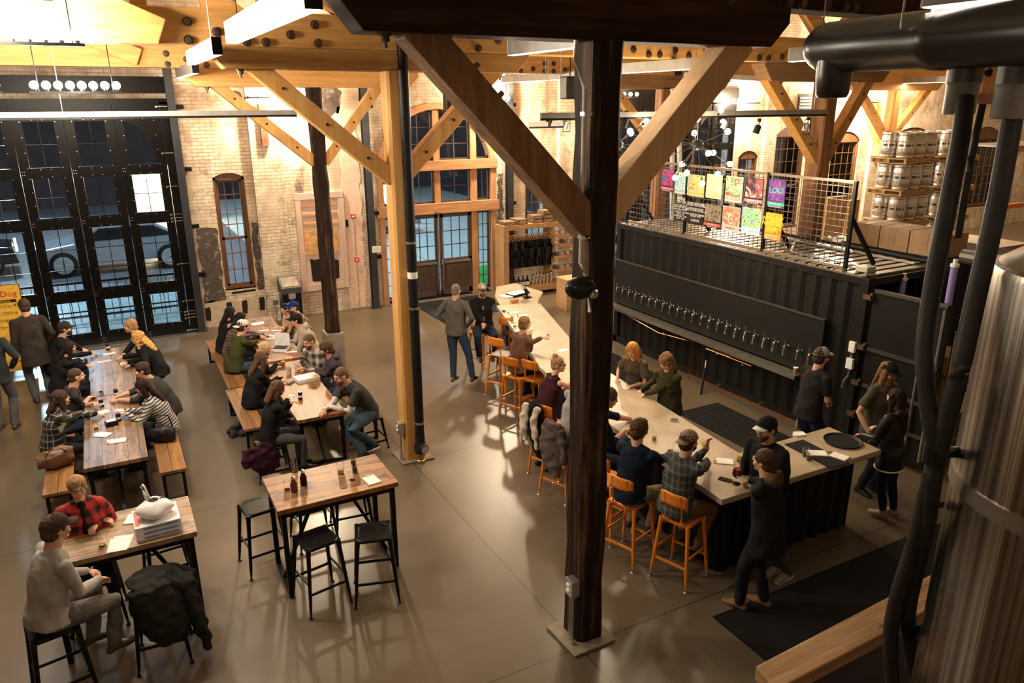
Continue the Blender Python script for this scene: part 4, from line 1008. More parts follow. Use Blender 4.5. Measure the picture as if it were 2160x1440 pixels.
def poster(px0, py0, px1, py1, label, bg, artm, band, title, tcol, tsize=.1, lines=None):
    # corners in the photo: upper left and lower right on the fence plane
    a = PX(px0, py0, FXX-.015); b = PX(px1, py1, FXX-.015)
    y1, y0 = a.y, b.y; z1, z0 = a.z, b.z; x = FXX-.015
    w_, h_ = abs(y1-y0), z1-z0
    t = thing('beer_poster', label, 'poster', (x, (y0+y1)/2, z0), 0, 'beer posters on the wire fence')
    MB().box((x-.004, y0, z0), (x+.004, y1, z1)).build('sheet', bg, t)
    O = lambda u, v: Vector((x-.006, y1-(y1-y0)*u, z1-h_*v))     # u to the right as seen from the bar, v down
    def rect(u0, v0, u1, v1, m, nm, off=.0): p, q = O(u0, v0), O(u1, v1); MB().box((x-.0065-off, min(p.y, q.y), min(p.z, q.z)), (x-.004, max(p.y, q.y), max(p.z, q.z))).build(nm, m, t)
    def word(s_, u, v, sz, m, nm='lettering', sx=1.0): add_text(s_, sz, O(u, v)+Vector((-.004, 0, 0)), (0, -1, 0), (0, 0, 1), m, t, nm, 'CENTER', sx)
    if lines:
        for (s_, v, sz) in lines: word(s_, .5, v, sz*w_, INKW)
        return t
    rect(.03, .02, .97, .74, artm, 'artwork')
    if band is not None: rect(.0, .80, 1.0, .92, band, 'price_band')
    if title: word(title[0], .5, title[1], tsize, tcol, 'title')
    word('HAZY IPA  7.00', .5, .885, .035, INKW if band is not None else INKB); word('Brewed in the North', .5, .975, .03, INKW)
    return t
P_ = plain; K = (.015, .015, .02)
pb = P_('poster_black', (.02, .018, .02), .5); pcr = P_('poster_cream', (.80, .68, .42), .5)
poster(1397, 355, 1420, 406, 'first poster on the upper row, magenta art under a blue sky', pb, art('art_magenta', [(.02, .1, .4), (.5, .02, .15), (.15, .01, .1), (.7, .1, .2)], 5, 1), P_('band_pink', (.75, .12, .22), .5), None, INKW)
poster(1426, 362, 1451, 411, 'second poster on the upper row, pale blue and yellow art', P_('poster_pale', (.7, .75, .6), .5), art('art_pale', [(.75, .8, .6), (.3, .6, .7), (.85, .85, .7), (.6, .75, .2)], 5, 2), P_('band_blue', (.2, .5, .75), .5), None, INKW)
poster(1455, 367, 1484, 417, 'third poster on the upper row, orange and green flowers', P_('poster_orange_pale', (.8, .6, .35), .5), art('art_flower', [(.75, .25, .08), (.85, .6, .2), (.4, .6, .3), (.9, .75, .5)], 6, 3), P_('band_gold', (.85, .5, .05), .5), None, INKW)
poster(1492, 366, 1521, 421, 'fourth poster on the upper row, plain cream and gold', pcr, art('art_cream', [(.80, .66, .40), (.86, .76, .52), (.82, .62, .38)], 7, 4), P_('band_cream', (.8, .6, .25), .5), None, INKB)
poster(1533, 370, 1564, 429, 'fifth poster on the upper row, lettered ECTOGASM', P_('poster_greenish', (.55, .6, .4), .5), art('art_green', [(.1, .35, .08), (.75, .7, .4), (.5, .12, .1), (.6, .75, .45)], 5, 5), P_('band_rose', (.8, .3, .35), .5), ('ECTOGASM', .78), INKB, .062)
poster(1575, 374, 1607, 434, 'sixth poster on the upper row, pale figure on a dark ground', pb, art('art_dark', [(.03, .02, .03), (.3, .08, .1), (.75, .65, .55), (.2, .15, .2)], 5.5, 6), P_('band_rose2', (.75, .22, .3), .5), None, INKW)
poster(1621, 377, 1653, 441, 'last poster on the upper row, purple with green lettering', P_('poster_violet', (.06, .02, .14), .5), art('art_violet', [(.05, .02, .18), (.12, .04, .25), (.55, .05, .25), (.08, .03, .2)], 7, 7), P_('band_green', (.02, .4, .22), .5), ('LOKI', .48), P_('title_green', (.05, .65, .45), .5), .13)
poster(1424, 418, 1449, 468, 'black price list on the lower row, the left one', pb, None, None, None, INKW, lines=[('BEER', .10, .3), ('ON TAP', .2, .2), ('ALL POURS SERVED', .32, .11), ('FRESH FROM THE TANK', .40, .10), ('ASK FOR A SAMPLE', .5, .11), ('FLIGHTS  10.00', .62, .12), ('PINTS  7.00', .72, .12), ('CROWLERS  12.00', .82, .12), ('SODA  2.00', .92, .12)])
poster(1453, 424, 1482, 476, 'black price list on the lower row, the right one', pb, None, None, None, INKW, lines=[('PLEASE ORDER HERE', .10, .12), ('AND KEEP YOUR TAB OPEN', .18, .10), ('GROWLERS FILLED', .34, .12), ('CANS TO GO IN THE COOLER', .42, .10), ('NO OUTSIDE DRINKS', .60, .12), ('THANK YOU', .68, .12), ('CHEERS', .88, .16)])
poster(1488, 428, 1520, 484, 'lower row poster with twisting grey-brown art and a red band', pb, art('art_grey', [(.05, .04, .03), (.3, .25, .18), (.12, .09, .07), (.5, .42, .3)], 10, 8), P_('band_red', (.7, .08, .05), .5), None, INKW)
poster(1526, 433, 1558, 492, 'lower row poster with a rust and cream portrait', P_('poster_grey', (.45, .42, .40), .5), art('art_rust', [(.5, .42, .38), (.4, .16, .08), (.7, .5, .35), (.25, .12, .08)], 5, 9), None, None, INKB)
poster(1568, 436, 1602, 498, 'lower row poster with a crowd of bright colours', P_('poster_white', (.7, .7, .75), .5), art('art_bright', [(.05, .05, .3), (.8, .6, .05), (.1, .5, .5), (.7, .1, .3), (.85, .5, .1)], 5.5, 10), P_('band_multi', (.3, .5, .75), .5), None, INKW)
poster(1613, 446, 1646, 509, 'lower row orange flame poster lettered WE DONT WANT NO WAR', P_('poster_flame', (.85, .2, .02), .5), art('art_flame', [(.85, .18, .01), (.95, .4, .03), (.6, .08, .01)], 6, 11), P_('band_orange', (.9, .28, .02), .5), None, INKW)
for s_, v in (('WE DONT', .30), ('WANT NO', .46), ('WAR', .62)):
    o = bpy.data.objects['sheet.%03d' % 12] if 'sheet.012' in bpy.data.objects else None
pr_ = [o for o in bpy.data.objects if o.get('label', '').startswith('lower row orange flame')][0]
a = PX(1613, 446, FXX-.015); b = PX(1646, 509, FXX-.015)
for s_, v in (('WE DONT', .30), ('WANT NO', .47), ('WAR', .66)):
    add_text(s_, .095, (FXX-.025, (a.y+b.y)/2, a.z-(a.z-b.z)*v), (0, -1, 0), (0, 0, 1), P_('title_yellow', (.95, .72, .05), .5), pr_, 'title')
# pipes and frame lying on the roof
solo(MB().tube([(10.95, 12.6, HT+.06), (10.95, 6.9, HT+.06)], .035, 8), 'black_roof_pipe', BLK, 'black pipe lying along the back of the container roof', 'pipe')
t = thing('roof_frame', 'pale metal frame lying flat on the container roof behind the fence', 'frame', (10.4, 8.2, HT+.02))
MB().bar((9.85, 8.6, HT+.035), (10.75, 9.3, HT+.035), .03).bar((10.75, 9.3, HT+.035), (10.75, 7.0, HT+.035), .03).bar((9.85, 8.6, HT+.035), (9.85, 7.05, HT+.035), .03).build('frame_bars', STEEL, t)
MB().tube([(10.3, 9.6, HT+.06), (10.45, 9.2, HT+.10), (10.6, 8.6, HT+.06), (10.62, 8.0, HT+.05)], .02, 8).lathe([(.05, 0), (.05, .08)], (10.4, 9.3, HT+.02), 10).build('hose_fitting', STEEL, t)
solo(MB().box((9.62, 6.98, HT+.012), (9.82, 7.18, HT+.09)), 'clear_plastic_tub', plain('cloudy_plastic', (.45, .42, .36), .3), 'small clear plastic tub on the near corner of the container roof', 'tub', bevel=.01)
for px, py, lb in ((1903, 610, 'short purple-lit hanging tube at the end of the container'), (2007, 600, 'long purple-lit hanging tube near the big pipes')):
    p = PX(px, py, 10.2) if px < 1950 else PX(px, py, 9.7); L_ = .30 if px < 1950 else .5
    t = thing('purple_tube_lamp', lb, 'tube', p-Vector((0, 0, L_/2)))
    MB().tube([p-Vector((0, 0, L_/2)), p+Vector((0, 0, L_/2))], .045, 12).build('tube', plain('violet_plastic', (.28, .24, .55), .3), t, smooth=True)
    MB().lathe([(.055, 0), (.055, .04), (.03, .045), (.03, .1)], p+Vector((0, 0, L_/2-.01)), 12).build('cap', WHITE, t)
    if px > 1950: MB().tube([p-Vector((0, 0, L_/2)), p-Vector((0.0, 0, 2.0))], .02, 8).lathe([(.04, 0), (.04, .16)], p-Vector((0, 0, L_/2+.16)), 10).build('steel_stem', STEEL, t)
# cooler behind, with cartons
NAVY = corrugated('navy_container_paint', (.012, .012, .030))
t = thing('walk_in_cooler', 'dark navy box behind the container with cartons on its roof', 'container', (12.6, 7.9, 0)); mb = MB()
for p, q in (((11.75, 6.95), (13.6, 6.95)), ((13.6, 6.95), (13.6, 9.0)), ((13.6, 9.0), (11.75, 9.0)), ((11.75, 9.0), (11.75, 6.95))): corr_wall(mb, q, p, 0, 2.52, .02, .2)
mb.build('corrugated_walls', NAVY, t); MB().box((11.72, 6.92, 2.5), (13.63, 9.03, 2.56)).build('roof', BLK, t)
for i, (y0, y1) in enumerate(((8.42, 8.96), (7.86, 8.40), (7.24, 7.84))):
    lb = ('left', 'middle', 'right')[i]
    c = thing('cardboard_carton', 'large brown cardboard carton above the container, the %s one of three' % lb, 'carton', (12.1, (y0+y1)/2, 2.56), 0, 'brown cartons above the container')
    MB().box((11.78, y0, 2.56), (12.42, y1, 2.94)).build('box', CARD, c, bevel=.008); MB().box((11.775, (y0+y1)/2-.03, 2.60), (12.425, (y0+y1)/2+.03, 2.944)).build('packing_tape', plain('packing_tape', (.40, .27, .15), .3), c)

# ---- merchandise shelf of chip board
def osb():
    t = NT('chip_board'); v = t.coord((9, 9, 9)); vo = t.n('ShaderNodeTexVoronoi', Scale=2.2); t.l(v, vo.inputs['Vector'])
    n = t.noise(v, 2.5, 4); c = t.mix(.5, t.ramp(vo.outputs['Distance'], [(.1, (.60, .36, .16)), (.6, (.42, .22, .08))]), t.ramp(n, [(.35, (.36, .18, .06)), (.65, (.70, .46, .24))])); return t.done(c, .7)
OSB = osb()
t = thing('merchandise_shelf', 'chip-board merchandise shelf beside the entrance holding black shirts', 'shelf', (10.2, 17.45, 0))
sx0, sx1, sy0, sy1, sh = 9.04, 11.75, 17.28, 17.78, 1.93
def bx(a, b, nm): MB().box(a, b).build(nm, OSB, t, bevel=.003)
bx((sx0, sy0, .24), (sx0+.16, sy1, sh-.13), 'side_panel'); bx((sx1-.05, sy0, .24), (sx1, sy1, sh-.13), 'side_panel'); bx((sx0, sy0, sh-.13), (sx1, sy1, sh), 'top_panel'); bx((sx0, sy0, .08), (sx1, sy1, .24), 'base_panel'); bx((10.55, sy0+.1, .24), (10.6, sy1, sh-.13), 'divider')
for z in (.55, .92, 1.25, 1.52): bx((10.6, sy0+.02, z), (sx1-.05, sy1, z+.07), 'shelf_board')
[MB().box((a_x, 17.3, 0), (a_x+.08, 17.76, .08)).build('caster_block', BLK, t) for a_x in (9.08, 10.5, 11.64)]
MB().tube([(9.2, 17.5, 1.62), (10.55, 17.5, 1.62)], .014, 8).build('hanging_rail', STEEL, t)
add_text('MERCH  TEES  CAPS  HOODIES', .06, (9.5, sy0-.003, sh-.09), (1, 0, 0), (0, 0, 1), plain('pale_stencil', (.75, .62, .42), .7), t, 'stencil', 'LEFT')
DK = [cloth('charcoal_jersey', (.022, .021, .022)), cloth('black_jersey', (.012, .012, .013)), cloth('grey_jersey', (.05, .047, .047))]
def hanging_shirt(x, m, label, sleeve=True):
    t = thing('hanging_shirt', label, 'shirt', (x, 17.5, .7), 0, 'dark shirts hanging in the shelf')
    def f(u, v):
        a = 2*PI*u; z = 1.55-.78*v; wy = .05+.16*min(1, v*6)+.03*v; return (x+.028*math.cos(a)*(1+.4*math.sin(a*3+x*40)), 17.5+wy*math.sin(a), z-.06*abs(math.sin(a))*(1-v))
    MB().grid(f, 16, 6).build('garment', m, t, smooth=True)
    if sleeve:
        for s_ in (-1, 1): MB().tube([(x, 17.5+s_*.17, 1.47), (x, 17.5+s_*.23, 1.3), (x+.01, 17.5+s_*.235, .95+.2*random.random())], [(.03, .05), (.026, .05), (.024, .045)], 8).build('sleeve', m, t, smooth=True)
    MB().tube([(x, 17.32, 1.50), (x, 17.5, 1.585), (x, 17.68, 1.50)], .012, 6).tube([(x, 17.5, 1.58), (x, 17.5, 1.63)], .004, 5).build('wooden_hanger', plain('hanger_wood', (.70, .34, .10), .5), t)
random.seed(5)
for i in range(19):
    x = 9.27+i*.068; hanging_shirt(x, DK[[1, 0, 2, 0, 1, 2, 0][i % 7]], 'dark shirt on a wooden hanger, %d from the left on the shelf rail' % (i+1))
x = 11.5; t = thing('hanging_hoodie', 'black hoodie with white cords hanging at the right of the shelf', 'hoodie', (x, 17.2, .7))
MB().tube([(x, 17.2, .72), (x, 17.2, 1.0), (x, 17.2, 1.3), (x, 17.2, 1.42)], [(.20, .06), (.21, .07), (.19, .07), (.08, .05)], 14, up=(0, 1, 0)).build('garment', DK[1], t, smooth=True)
for s_ in (-1, 1): MB().tube([(x+s_*.17, 17.2, 1.36), (x+s_*.26, 17.2, 1.1), (x+s_*.27, 17.2, .8)], [.06, .055, .045], 8).build('sleeve', DK[1], t, smooth=True)
MB().tube([(x-.03, 17.12, 1.35), (x-.035, 17.11, 1.05)], .008, 6).tube([(x+.03, 17.12, 1.35), (x+.035, 17.11, 1.05)], .008, 6).build('cords', WHITE, t)
MB().tube([(x, 17.2, 1.4), (x, 17.3, 1.50)], .006, 6).build('hook', STEEL, t)
AMB = plain('dark_brown_glass', (.03, .012, .006), .08); LABW = plain('white_label', (.7, .7, .75), .5)
for i in range(5):
    x = 9.27+i*.135; t = thing('growler', 'dark growler bottle with a white label, %d from the left on the shelf base' % (i+1), 'bottle', (x, 17.38, .24), 0, 'growlers on the shelf base')
    MB().lathe([(.055, 0), (.06, .02), (.06, .15), (.03, .20), (.018, .23), (.018, .27)], (x, 17.38, .24), 14).build('bottle', AMB, t, smooth=True); MB().lathe([(.0615, .03), (.0615, .13)], (x, 17.38, .24), 14).build('label_band', LABW, t)
    MB().lathe([(.02, 0), (.02, .02)], (x, 17.38, .51), 10).build('cap', BLK, t)
for i in range(6):
    x = 9.98+i*.115; h_ = .26+.02*(i % 3); t = thing('steel_bottle', 'tall steel drinking bottle, %d from the left beside the growlers' % (i+1), 'bottle', (x, 17.38, .24), 0, 'steel bottles on the shelf base')
    MB().lathe([(.038, 0), (.04, .01), (.04, h_-.05), (.025, h_)], (x, 17.38, .24), 14).build('body', CHROME, t, smooth=True); MB().lathe([(.02, 0), (.02, .04), (.012, .05)], (x, 17.38, .24+h_), 10).build('cap', BLK, t)
BRB = plain('kraft_box', (.20, .13, .08), .8, 0, .3)
bxs = [(9.08, 17.3, 1.93, .34, .42, .10, 'long kraft box at the left end of the shelf top'), (9.46, 17.30, 1.93, .32, .45, .14, 'tilted kraft box beside the left one on the shelf top')]
k = 0
for x0, n_ in ((9.95, 2), (10.28, 3), (10.62, 4), (10.95, 3), (11.28, 2)):
    for j in range(n_):
        k += 1; bxs.append((x0+random.uniform(-.01, .01), 17.33, 1.93+j*.105, .31, .34, .10, 'kraft box in stack %d on the shelf top, level %d' % ([9.95, 10.28, 10.62, 10.95, 11.28].index(x0)+1, j+1)))
for x0, y0, z0, w_, d_, h_, lb in bxs:
    t = thing('kraft_box', lb, 'box', (x0+w_/2, y0+d_/2, z0), 0, 'kraft boxes on top of the merchandise shelf')
    MB().box((x0, y0, z0), (x0+w_, y0+d_, z0+h_-.002)).build('box', BRB, t, bevel=.004); MB().box((x0+.06, y0-.002, z0+.03), (x0+w_-.06, y0, z0+h_-.03)).build('printed_label', plain('brown_print', (.42, .30, .2), .8), t)
random.seed(11); lab = ('grey', 'tan', 'black')
for z, nm in ((1.59, 'top'), (1.32, 'upper middle'), (.99, 'lower middle'), (.62, 'lowest')):
    for j in range(5):
        x = 10.72+j*.2; c_ = random.choice([(.45, .40, .36), (.10, .09, .09), (.30, .2, .13), (.6, .55, .5)])
        t = thing('folded_cap', 'folded cap number %d on the %s right-hand shelf board' % (j+1, nm), 'cap', (x, 17.4, z), 0, 'caps on the right-hand shelf boards')
        MB().ball((x, 17.42, z+.03), (.075, .08, .07), 10, 6).build('crown', cloth('cap%d%d' % (int(c_[0]*100), int(c_[2]*100)), c_), t, smooth=True)
        MB().prism([(x-.06, 17.36), (x+.06, 17.36), (x+.04, 17.29), (x-.04, 17.29)], z, z+.008, 2).build('brim', cloth('cap%d%d' % (int(c_[0]*100), int(c_[2]*100)), c_), t)
solo(MB().box((12.2, 15.2, 0), (12.9, 15.9, .9)), 'chip_board_crate', OSB, 'chip-board crate on the floor just left of the container', 'crate', bevel=.01) if False else None
p = G(1195, 655, 0); t = thing('chip_board_crate', 'small chip-board crate standing beside the charred post, far behind', 'crate', (p.x+.2, p.y, 0)); MB().box((p.x, p.y, 0), (p.x+.5, p.y+.5, .75)).build('body', OSB, t, bevel=.006); MB().box((p.x-.01, p.y-.01, .75), (p.x+.51, p.y+.51, .78)).build('top', OSB, t)

# ---- kegs on pallets
KEG = plain('keg_steel', (.80, .76, .70), .34, .85, .1); KB = plain('keg_black_print', (.05, .04, .04), .5)
def keg(x, y, z, label):
    t = thing('beer_keg', label, 'keg', (x, y, z), 0, 'steel kegs stacked on pallets'); R_ = .19
    MB().lathe([(R_-.02, 0), (R_-.005, .02), (R_-.005, .05), (R_-.02, .07), (R_-.01, .10), (R_, .12), (R_, .19), (R_+.012, .20), (R_, .21), (R_, .37), (R_+.012, .38), (R_, .39), (R_, .47), (R_-.02, .51), (R_-.015, .53), (R_-.005, .54), (R_-.005, .58), (R_-.02, .59), (R_-.03, .56), (0, .53)], (x, y, z), 18).build('shell', KEG, t, smooth=True)
    mb = MB(); rr = R_+.003
    for k_ in range(9):
        a = PI*.95+k_*.2+(x*7 % .3); c_, s_ = math.cos(a), math.sin(a); p = Vector((x+rr*c_, y+rr*s_, z+.27)); tg = Vector((-s_, c_, 0))
        if k_ % 4 == 3: continue
        mb.add([p-tg*.016, p+tg*.016, p+tg*.016+Vector((0, 0, .05)), p-tg*.016+Vector((0, 0, .05))], [(0, 1, 2, 3)])
    mb.build('stencilled_letters', KB, t)
    MB().lathe([(.03, 0), (.03, .04), (.02, .045)], (x, y, z+.53), 10).build('spear_valve', CHROME, t)
    return t
def pallet(x, y, z, label, w_=1.25, d_=.95):
    t = thing('wooden_pallet', label, 'pallet', (x+w_/2, y+d_/2, z), 0, 'pallets under the kegs'); PM = plain('pallet_wood', (.58, .38, .18), .8, 0, .2)
    mb = MB()
    for i in range(5): mb.box((x+i*(w_-.12)/4, y, z+.10), (x+i*(w_-.12)/4+.12, y+d_, z+.125)); mb.box((x+i*(w_-.12)/4, y, z), (x+i*(w_-.12)/4+.12, y+d_, z+.02))
    mb.build('deck_boards', PM, t)
    mb = MB()
    for yy in (y, y+d_/2-.03, y+d_-.06): mb.box((x, yy, z+.02), (x+w_, yy+.06, z+.10))
    mb.build('stringers', PM, t)
DOCK = 1.38
solo(MB().box((15.2, 10.9, 0), (21.5, 13.4, DOCK)), 'raised_dock', CONC, 'raised concrete dock under the stacked kegs', 'platform', kind='structure')
base_keg = None
lev = ('lowest', 'second', 'third', 'top')
for sx, nm in ((16.55, 'left'), (18.15, 'right')):
    for lv in range(4):
        z = DOCK+lv*.735; pallet(sx, 11.4, z, 'pallet under the %s level of the %s keg stack' % (lev[lv], nm))
        for i in range(3):
            for j in range(2):
                lb = 'steel keg in the %s stack, %s level, %s row, %s of three' % (nm, lev[lv], ('front', 'back')[j], ('left', 'middle', 'right')[i])
                xx, yy = sx+.21+i*.41, 11.4+.21+j*.42
                if base_keg is None: base_keg = keg(xx, yy, z+.127, lb); index_kids(base_keg)
                else: copy_tree(base_keg, (xx, yy, z+.127), (i*2.1+lv+j)*.35 if False else 0.0, lb)
for k_, (px, py) in enumerate(((1758, 488), (1780, 492), (1803, 494), (1828, 490), (1815, 470), (1770, 470))):
    p = PY(px, py, 10.6+.3*(k_ > 3)); copy_tree(base_keg, (p.x, p.y, p.z-.3), 0, 'loose steel keg behind the container roof, number %d from the left' % (k_+1))
zs = [o for o in bpy.data.objects if o.get('label', '').startswith('loose steel keg')]
zz = 1.62
solo(MB().box((12.9, 10.2, 0), (15.4, 11.7, zz)), 'loading_platform', CONC, 'raised platform carrying the loose kegs behind the container', 'platform', kind='structure')
for o in zs: o.location.z = zz
t = thing('plywood_offcuts', 'wooden boards leaning behind the loose kegs', 'boards', (15.0, 11.9, zz)); MB().box((14.6, 11.85, DOCK), (15.25, 11.92, 2.9)).build('board', OSBP, t); MB().box((15.3, 11.8, DOCK), (15.65, 11.86, 2.8)).build('board', YZ, t)
t = thing('pallet_rack', 'orange and black pallet rack at the far right', 'rack', (20.6, 11.6, DOCK))
OR2 = plain('orange_rack_beam', (.85, .20, .03), .4)
for y in (11.2, 12.4): MB().box((20.2, y, DOCK), (20.3, y+.1, 4.2)).build('upright', BLK, t)
mb = MB()
for z in (3.75, 2.3): mb.box((20.2, 11.2, z), (25, 11.28, z+.12))
mb.build('beam', OR2, t); MB().box((20.3, 11.2, 3.86), (25, 12.5, 3.9)).build('deck', plain('rack_deck', (.3, .28, .27), .4, .5), t)
# vent on the wall
p = PY(1700, 222, YW); t = thing('wall_vent', 'square louvred metal vent high on the brick wall', 'vent', (p.x, YW, p.z-.3)); mb = MB()
for i in range(6): mb.box((p.x-.35, YW-.05, p.z-.3+i*.1), (p.x+.35, YW-.02, p.z-.24+i*.1))
mb.build('louvres', STEEL, t); MB().box((p.x-.4, YW-.02, p.z-.35), (p.x+.4, YW, p.z+.35)).build('backplate', BLK, t)
# white pipes near the dark far post
t = thing('white_pipe_loop', 'white bent pipes hanging beside the far dark post', 'pipe', PY(1420, 240, 12.5)); mb = MB()
for pts in (((1418, 235), (1418, 190), (1443, 187), (1446, 158), (1600, 165)), ((1432, 240), (1432, 193), (1452, 190))): mb.tube([PY(a, b, 12.5) for a, b in pts], .05, 8)
mb.build('pipe', WHITE, t)
MB().tube([PY(1418, 235, 12.5), PY(1418, 470, 12.5)], .05, 8).tube([PY(1432, 240, 12.5), PY(1435, 470, 12.5)], .05, 8).build('pipe', WHITE, t)

# ---- big tank, duct, hoses and beam at the right edge
def brushed():
    t = NT('brushed_tank_steel'); c = t.n('ShaderNodeTexCoord'); g = t.n('ShaderNodeSeparateXYZ'); t.l(c.outputs['Object'], g.inputs[0])
    a = t.math('ARCTAN2', g.outputs[1], g.outputs[0]); cb = t.n('ShaderNodeCombineXYZ'); t.l(t.math('MULTIPLY', a, 3.2), cb.inputs[0]); t.l(t.math('MULTIPLY', g.outputs[2], .02), cb.inputs[1])
    n = t.noise(cb.outputs[0], 6, 6, .7); v = t.coord((1, 1, .3)); n2 = t.noise(v, 3, 5)
    t.bump(n, .22, .01); t.l(t.math('ADD', t.math('MULTIPLY', n2, .18), .20), t.b.inputs['Roughness'])
    r = t.t.nodes['Principled BSDF'].inputs['Roughness'].links[0].from_socket
    return t.done(t.ramp(n, [(.36, (.10, .085, .068)), (.50, (.24, .205, .165)), (.64, (.46, .41, .34))]), r, 1.0)
TANKM = brushed(); tc = Vector((4.27, 1.60)); TR = .65; TZ = 4.22
t = thing('brewing_tank', 'large brushed steel brewing tank at the right edge', 'tank', (tc.x, tc.y, 0))
MB().lathe([(TR-.08, .35), (TR, .5), (TR, TZ-.03), (TR-.008, TZ), (TR-.03, TZ+.01)], (tc.x, tc.y, 0), 64).build('shell', TANKM, t, smooth=True)
MB().lathe([(TR-.03, 0), (TR-.1, .05), (TR-.3, .12), (.22, .16), (.2, .17)], (tc.x, tc.y, TZ+.01), 64).build('domed_lid', plain('lid_steel', (.40, .36, .31), .28, 1.0, .1), t, smooth=True)
MB().lathe([(.2, 0), (.2, .10), (.22, .11), (.22, .15), (.2, .16), (.19, .26)], (tc.x+.1, tc.y+.08, TZ+.13), 32).build('manway', TANKM, t, smooth=True)
MB().lathe([(TR+.012, 0), (TR+.012, .09)], (tc.x, tc.y, 3.02), 64).build('band', plain('dull_band', (.30, .27, .24), .35, 1.0), t, smooth=True)
for a in range(4): MB().tube([(tc.x+.45*math.cos(a*PI/2+.7), tc.y+.45*math.sin(a*PI/2+.7), 0), (tc.x+.45*math.cos(a*PI/2+.7), tc.y+.45*math.sin(a*PI/2+.7), .5)], .04, 8).build('leg', STEEL, t)
DUCT = plain('black_duct', (.022, .019, .016), .30, .0, .15); DUCT.node_tree.nodes['Principled BSDF'].inputs['Specular IOR Level'].default_value = .4
t = thing('black_duct', 'big glossy black duct crossing the upper right corner', 'duct', PD(1900, 100, 4.0))
d0, d1_ = PD(1752, 100, 4.7), PD(2230, 62, 3.3); dd = (d1_-d0).normalized()
prof = [(.0, 0), (.07, .012), (.115, .05), (.142, .11), (.150, .17)]
L_ = (d1_-d0).length; d00 = d0-dd*.17
MB().lathe([(r_, h_) for r_, h_ in prof]+[(.15, .5), (.15, 1.0), (.157, 1.02), (.157, 1.1), (.15, 1.12), (.15, L_+.17)], d00, 28, dd).build('main_duct', DUCT, t, smooth=True)
pz = PD(1762, 140, 4.65); MB().lathe([(.02, -.19), (.085, -.185), (.098, -.165), (.108, -.05), (.112, .06)], pz, 24).build('drop_cap', DUCT, t, smooth=True)
for px, D_ in ((2040, 3.85), (2148, 3.55)): q = PD(px, 130, D_); MB().lathe([(.085, -.1), (.085, .16)], q, 20).build('branch_collar', plain('grey_collar', (.05, .045, .042), .4, .3), t, smooth=True); MB().lathe([(.072, -.26), (.078, -.25), (.078, -.12), (.085, -.1)], q, 20).build('reducer', plain('light_grey_band', (.16, .145, .13), .4, .2), t, smooth=True)
for px, py, D_ in ((1900, 60, 3.95), (1735, 60, 4.7)): q = PD(px, py, D_); MB().tube([q, q+Vector((0, 0, 3.0))], .006, 6).build('hanging_rod', STEEL, t)
q = PD(2100, 150, 4.3); t = thing('orange_valve_actuator', 'blurry orange motor box under the black duct', 'actuator', q)
MB().box(q-Vector((.13, .09, .13)), q+Vector((.13, .09, .11)), -.4).build('motor_box', plain('dull_orange', (.55, .22, .05), .45), t, bevel=.02); MB().lathe([(.07, -.06), (.07, .0)], q-Vector((.06, 0, .12)), 12).build('gear_cover', plain('dark_orange', (.3, .11, .03), .45), t)
def hose(label, pts, r_, name='black_hose'):
    P3 = [PD(a, b, c) for a, b, c in pts]; t = thing(name, label, 'hose', P3[-1])
    # smooth the path
    out = []
    for i in range(len(P3)-1):
        p0, p1, p2, p3 = P3[max(0, i-1)], P3[i], P3[i+1], P3[min(len(P3)-1, i+2)]
        for k_ in range(5):
            s_ = k_/5; out.append(.5*((2*p1)+(-p0+p2)*s_+(2*p0-5*p1+4*p2-p3)*s_*s_+(-p0+3*p1-3*p2+p3)*s_**3))
    out.append(P3[-1]); MB().tube(out, r_, 12).build('hose', plain('ribbed_black_hose', (.020, .017, .014), .55, 0, .3), t, smooth=True); return t, out
t, o_ = hose('thick black hose running from the duct down in front of the container door', [(2036, 205, 3.85), (2025, 300, 3.85), (1990, 480, 3.85), (1960, 650, 3.9), (1950, 760, 3.9), (1962, 880, 3.9), (1972, 960, 3.95), (1950, 1060, 4.1), (1925, 1160, 4.3), (1893, 1260, 4.5), (1878, 1350, 4.7), (1885, 1470, 4.9)], .045)
q = PD(1972, 958, 3.95); MB().lathe([(.06, -.05), (.06, .05)], q, 14).tube([q, q+CR*.17+CF*.1], .032, 10).build('clamp_joint', BLK, t); q = PD(1945, 1068, 4.1); MB().tube([q, q+CR*.15+CF*.1], .032, 10).build('side_branch', BLK, t)
t, o_ = hose('second thick black hose slanting down beside the tank', [(2145, 190, 3.6), (2105, 420, 3.65), (2060, 620, 3.7), (2020, 800, 3.75), (1985, 930, 3.9), (1968, 1010, 4.0), (1955, 1100, 4.15), (1932, 1200, 4.4), (1915, 1290, 4.6), (1922, 1380, 4.8), (1940, 1470, 4.9)], .047)
q = PD(1905, 1325, 4.6); MB().tube([q, q+CR*.16], .03, 10).build('cross_branch', BLK, t)
hose('thin dark hose hanging between the two thick ones', [(2085, 150, 4.2), (2075, 205, 4.4), (2050, 330, 4.6), (2020, 500, 4.6)], .022)
solo(MB().tube([PD(2030, 540, 5.2), PD(2400, 600, 4.4)], .05, 12), 'galvanised_pipe_stub', STEEL, 'short galvanised pipe end behind the tank top', 'pipe')
t = thing('reclaimed_beam', 'heavy reclaimed wooden beam capping the low wall at lower right', 'beam', (5.3, 3.0, 0))
MB().prism([(3.60, 2.86), (3.66, 3.10), (7.4, 3.25), (7.4, 2.95)], .98, 1.10, 2).build('beam', WX, t, bevel=.012); MB().box((3.75, 2.93, 0), (7.3, 3.08, .98)).build('low_wall', plain('dark_plinth', (.06, .045, .07), .6), t)
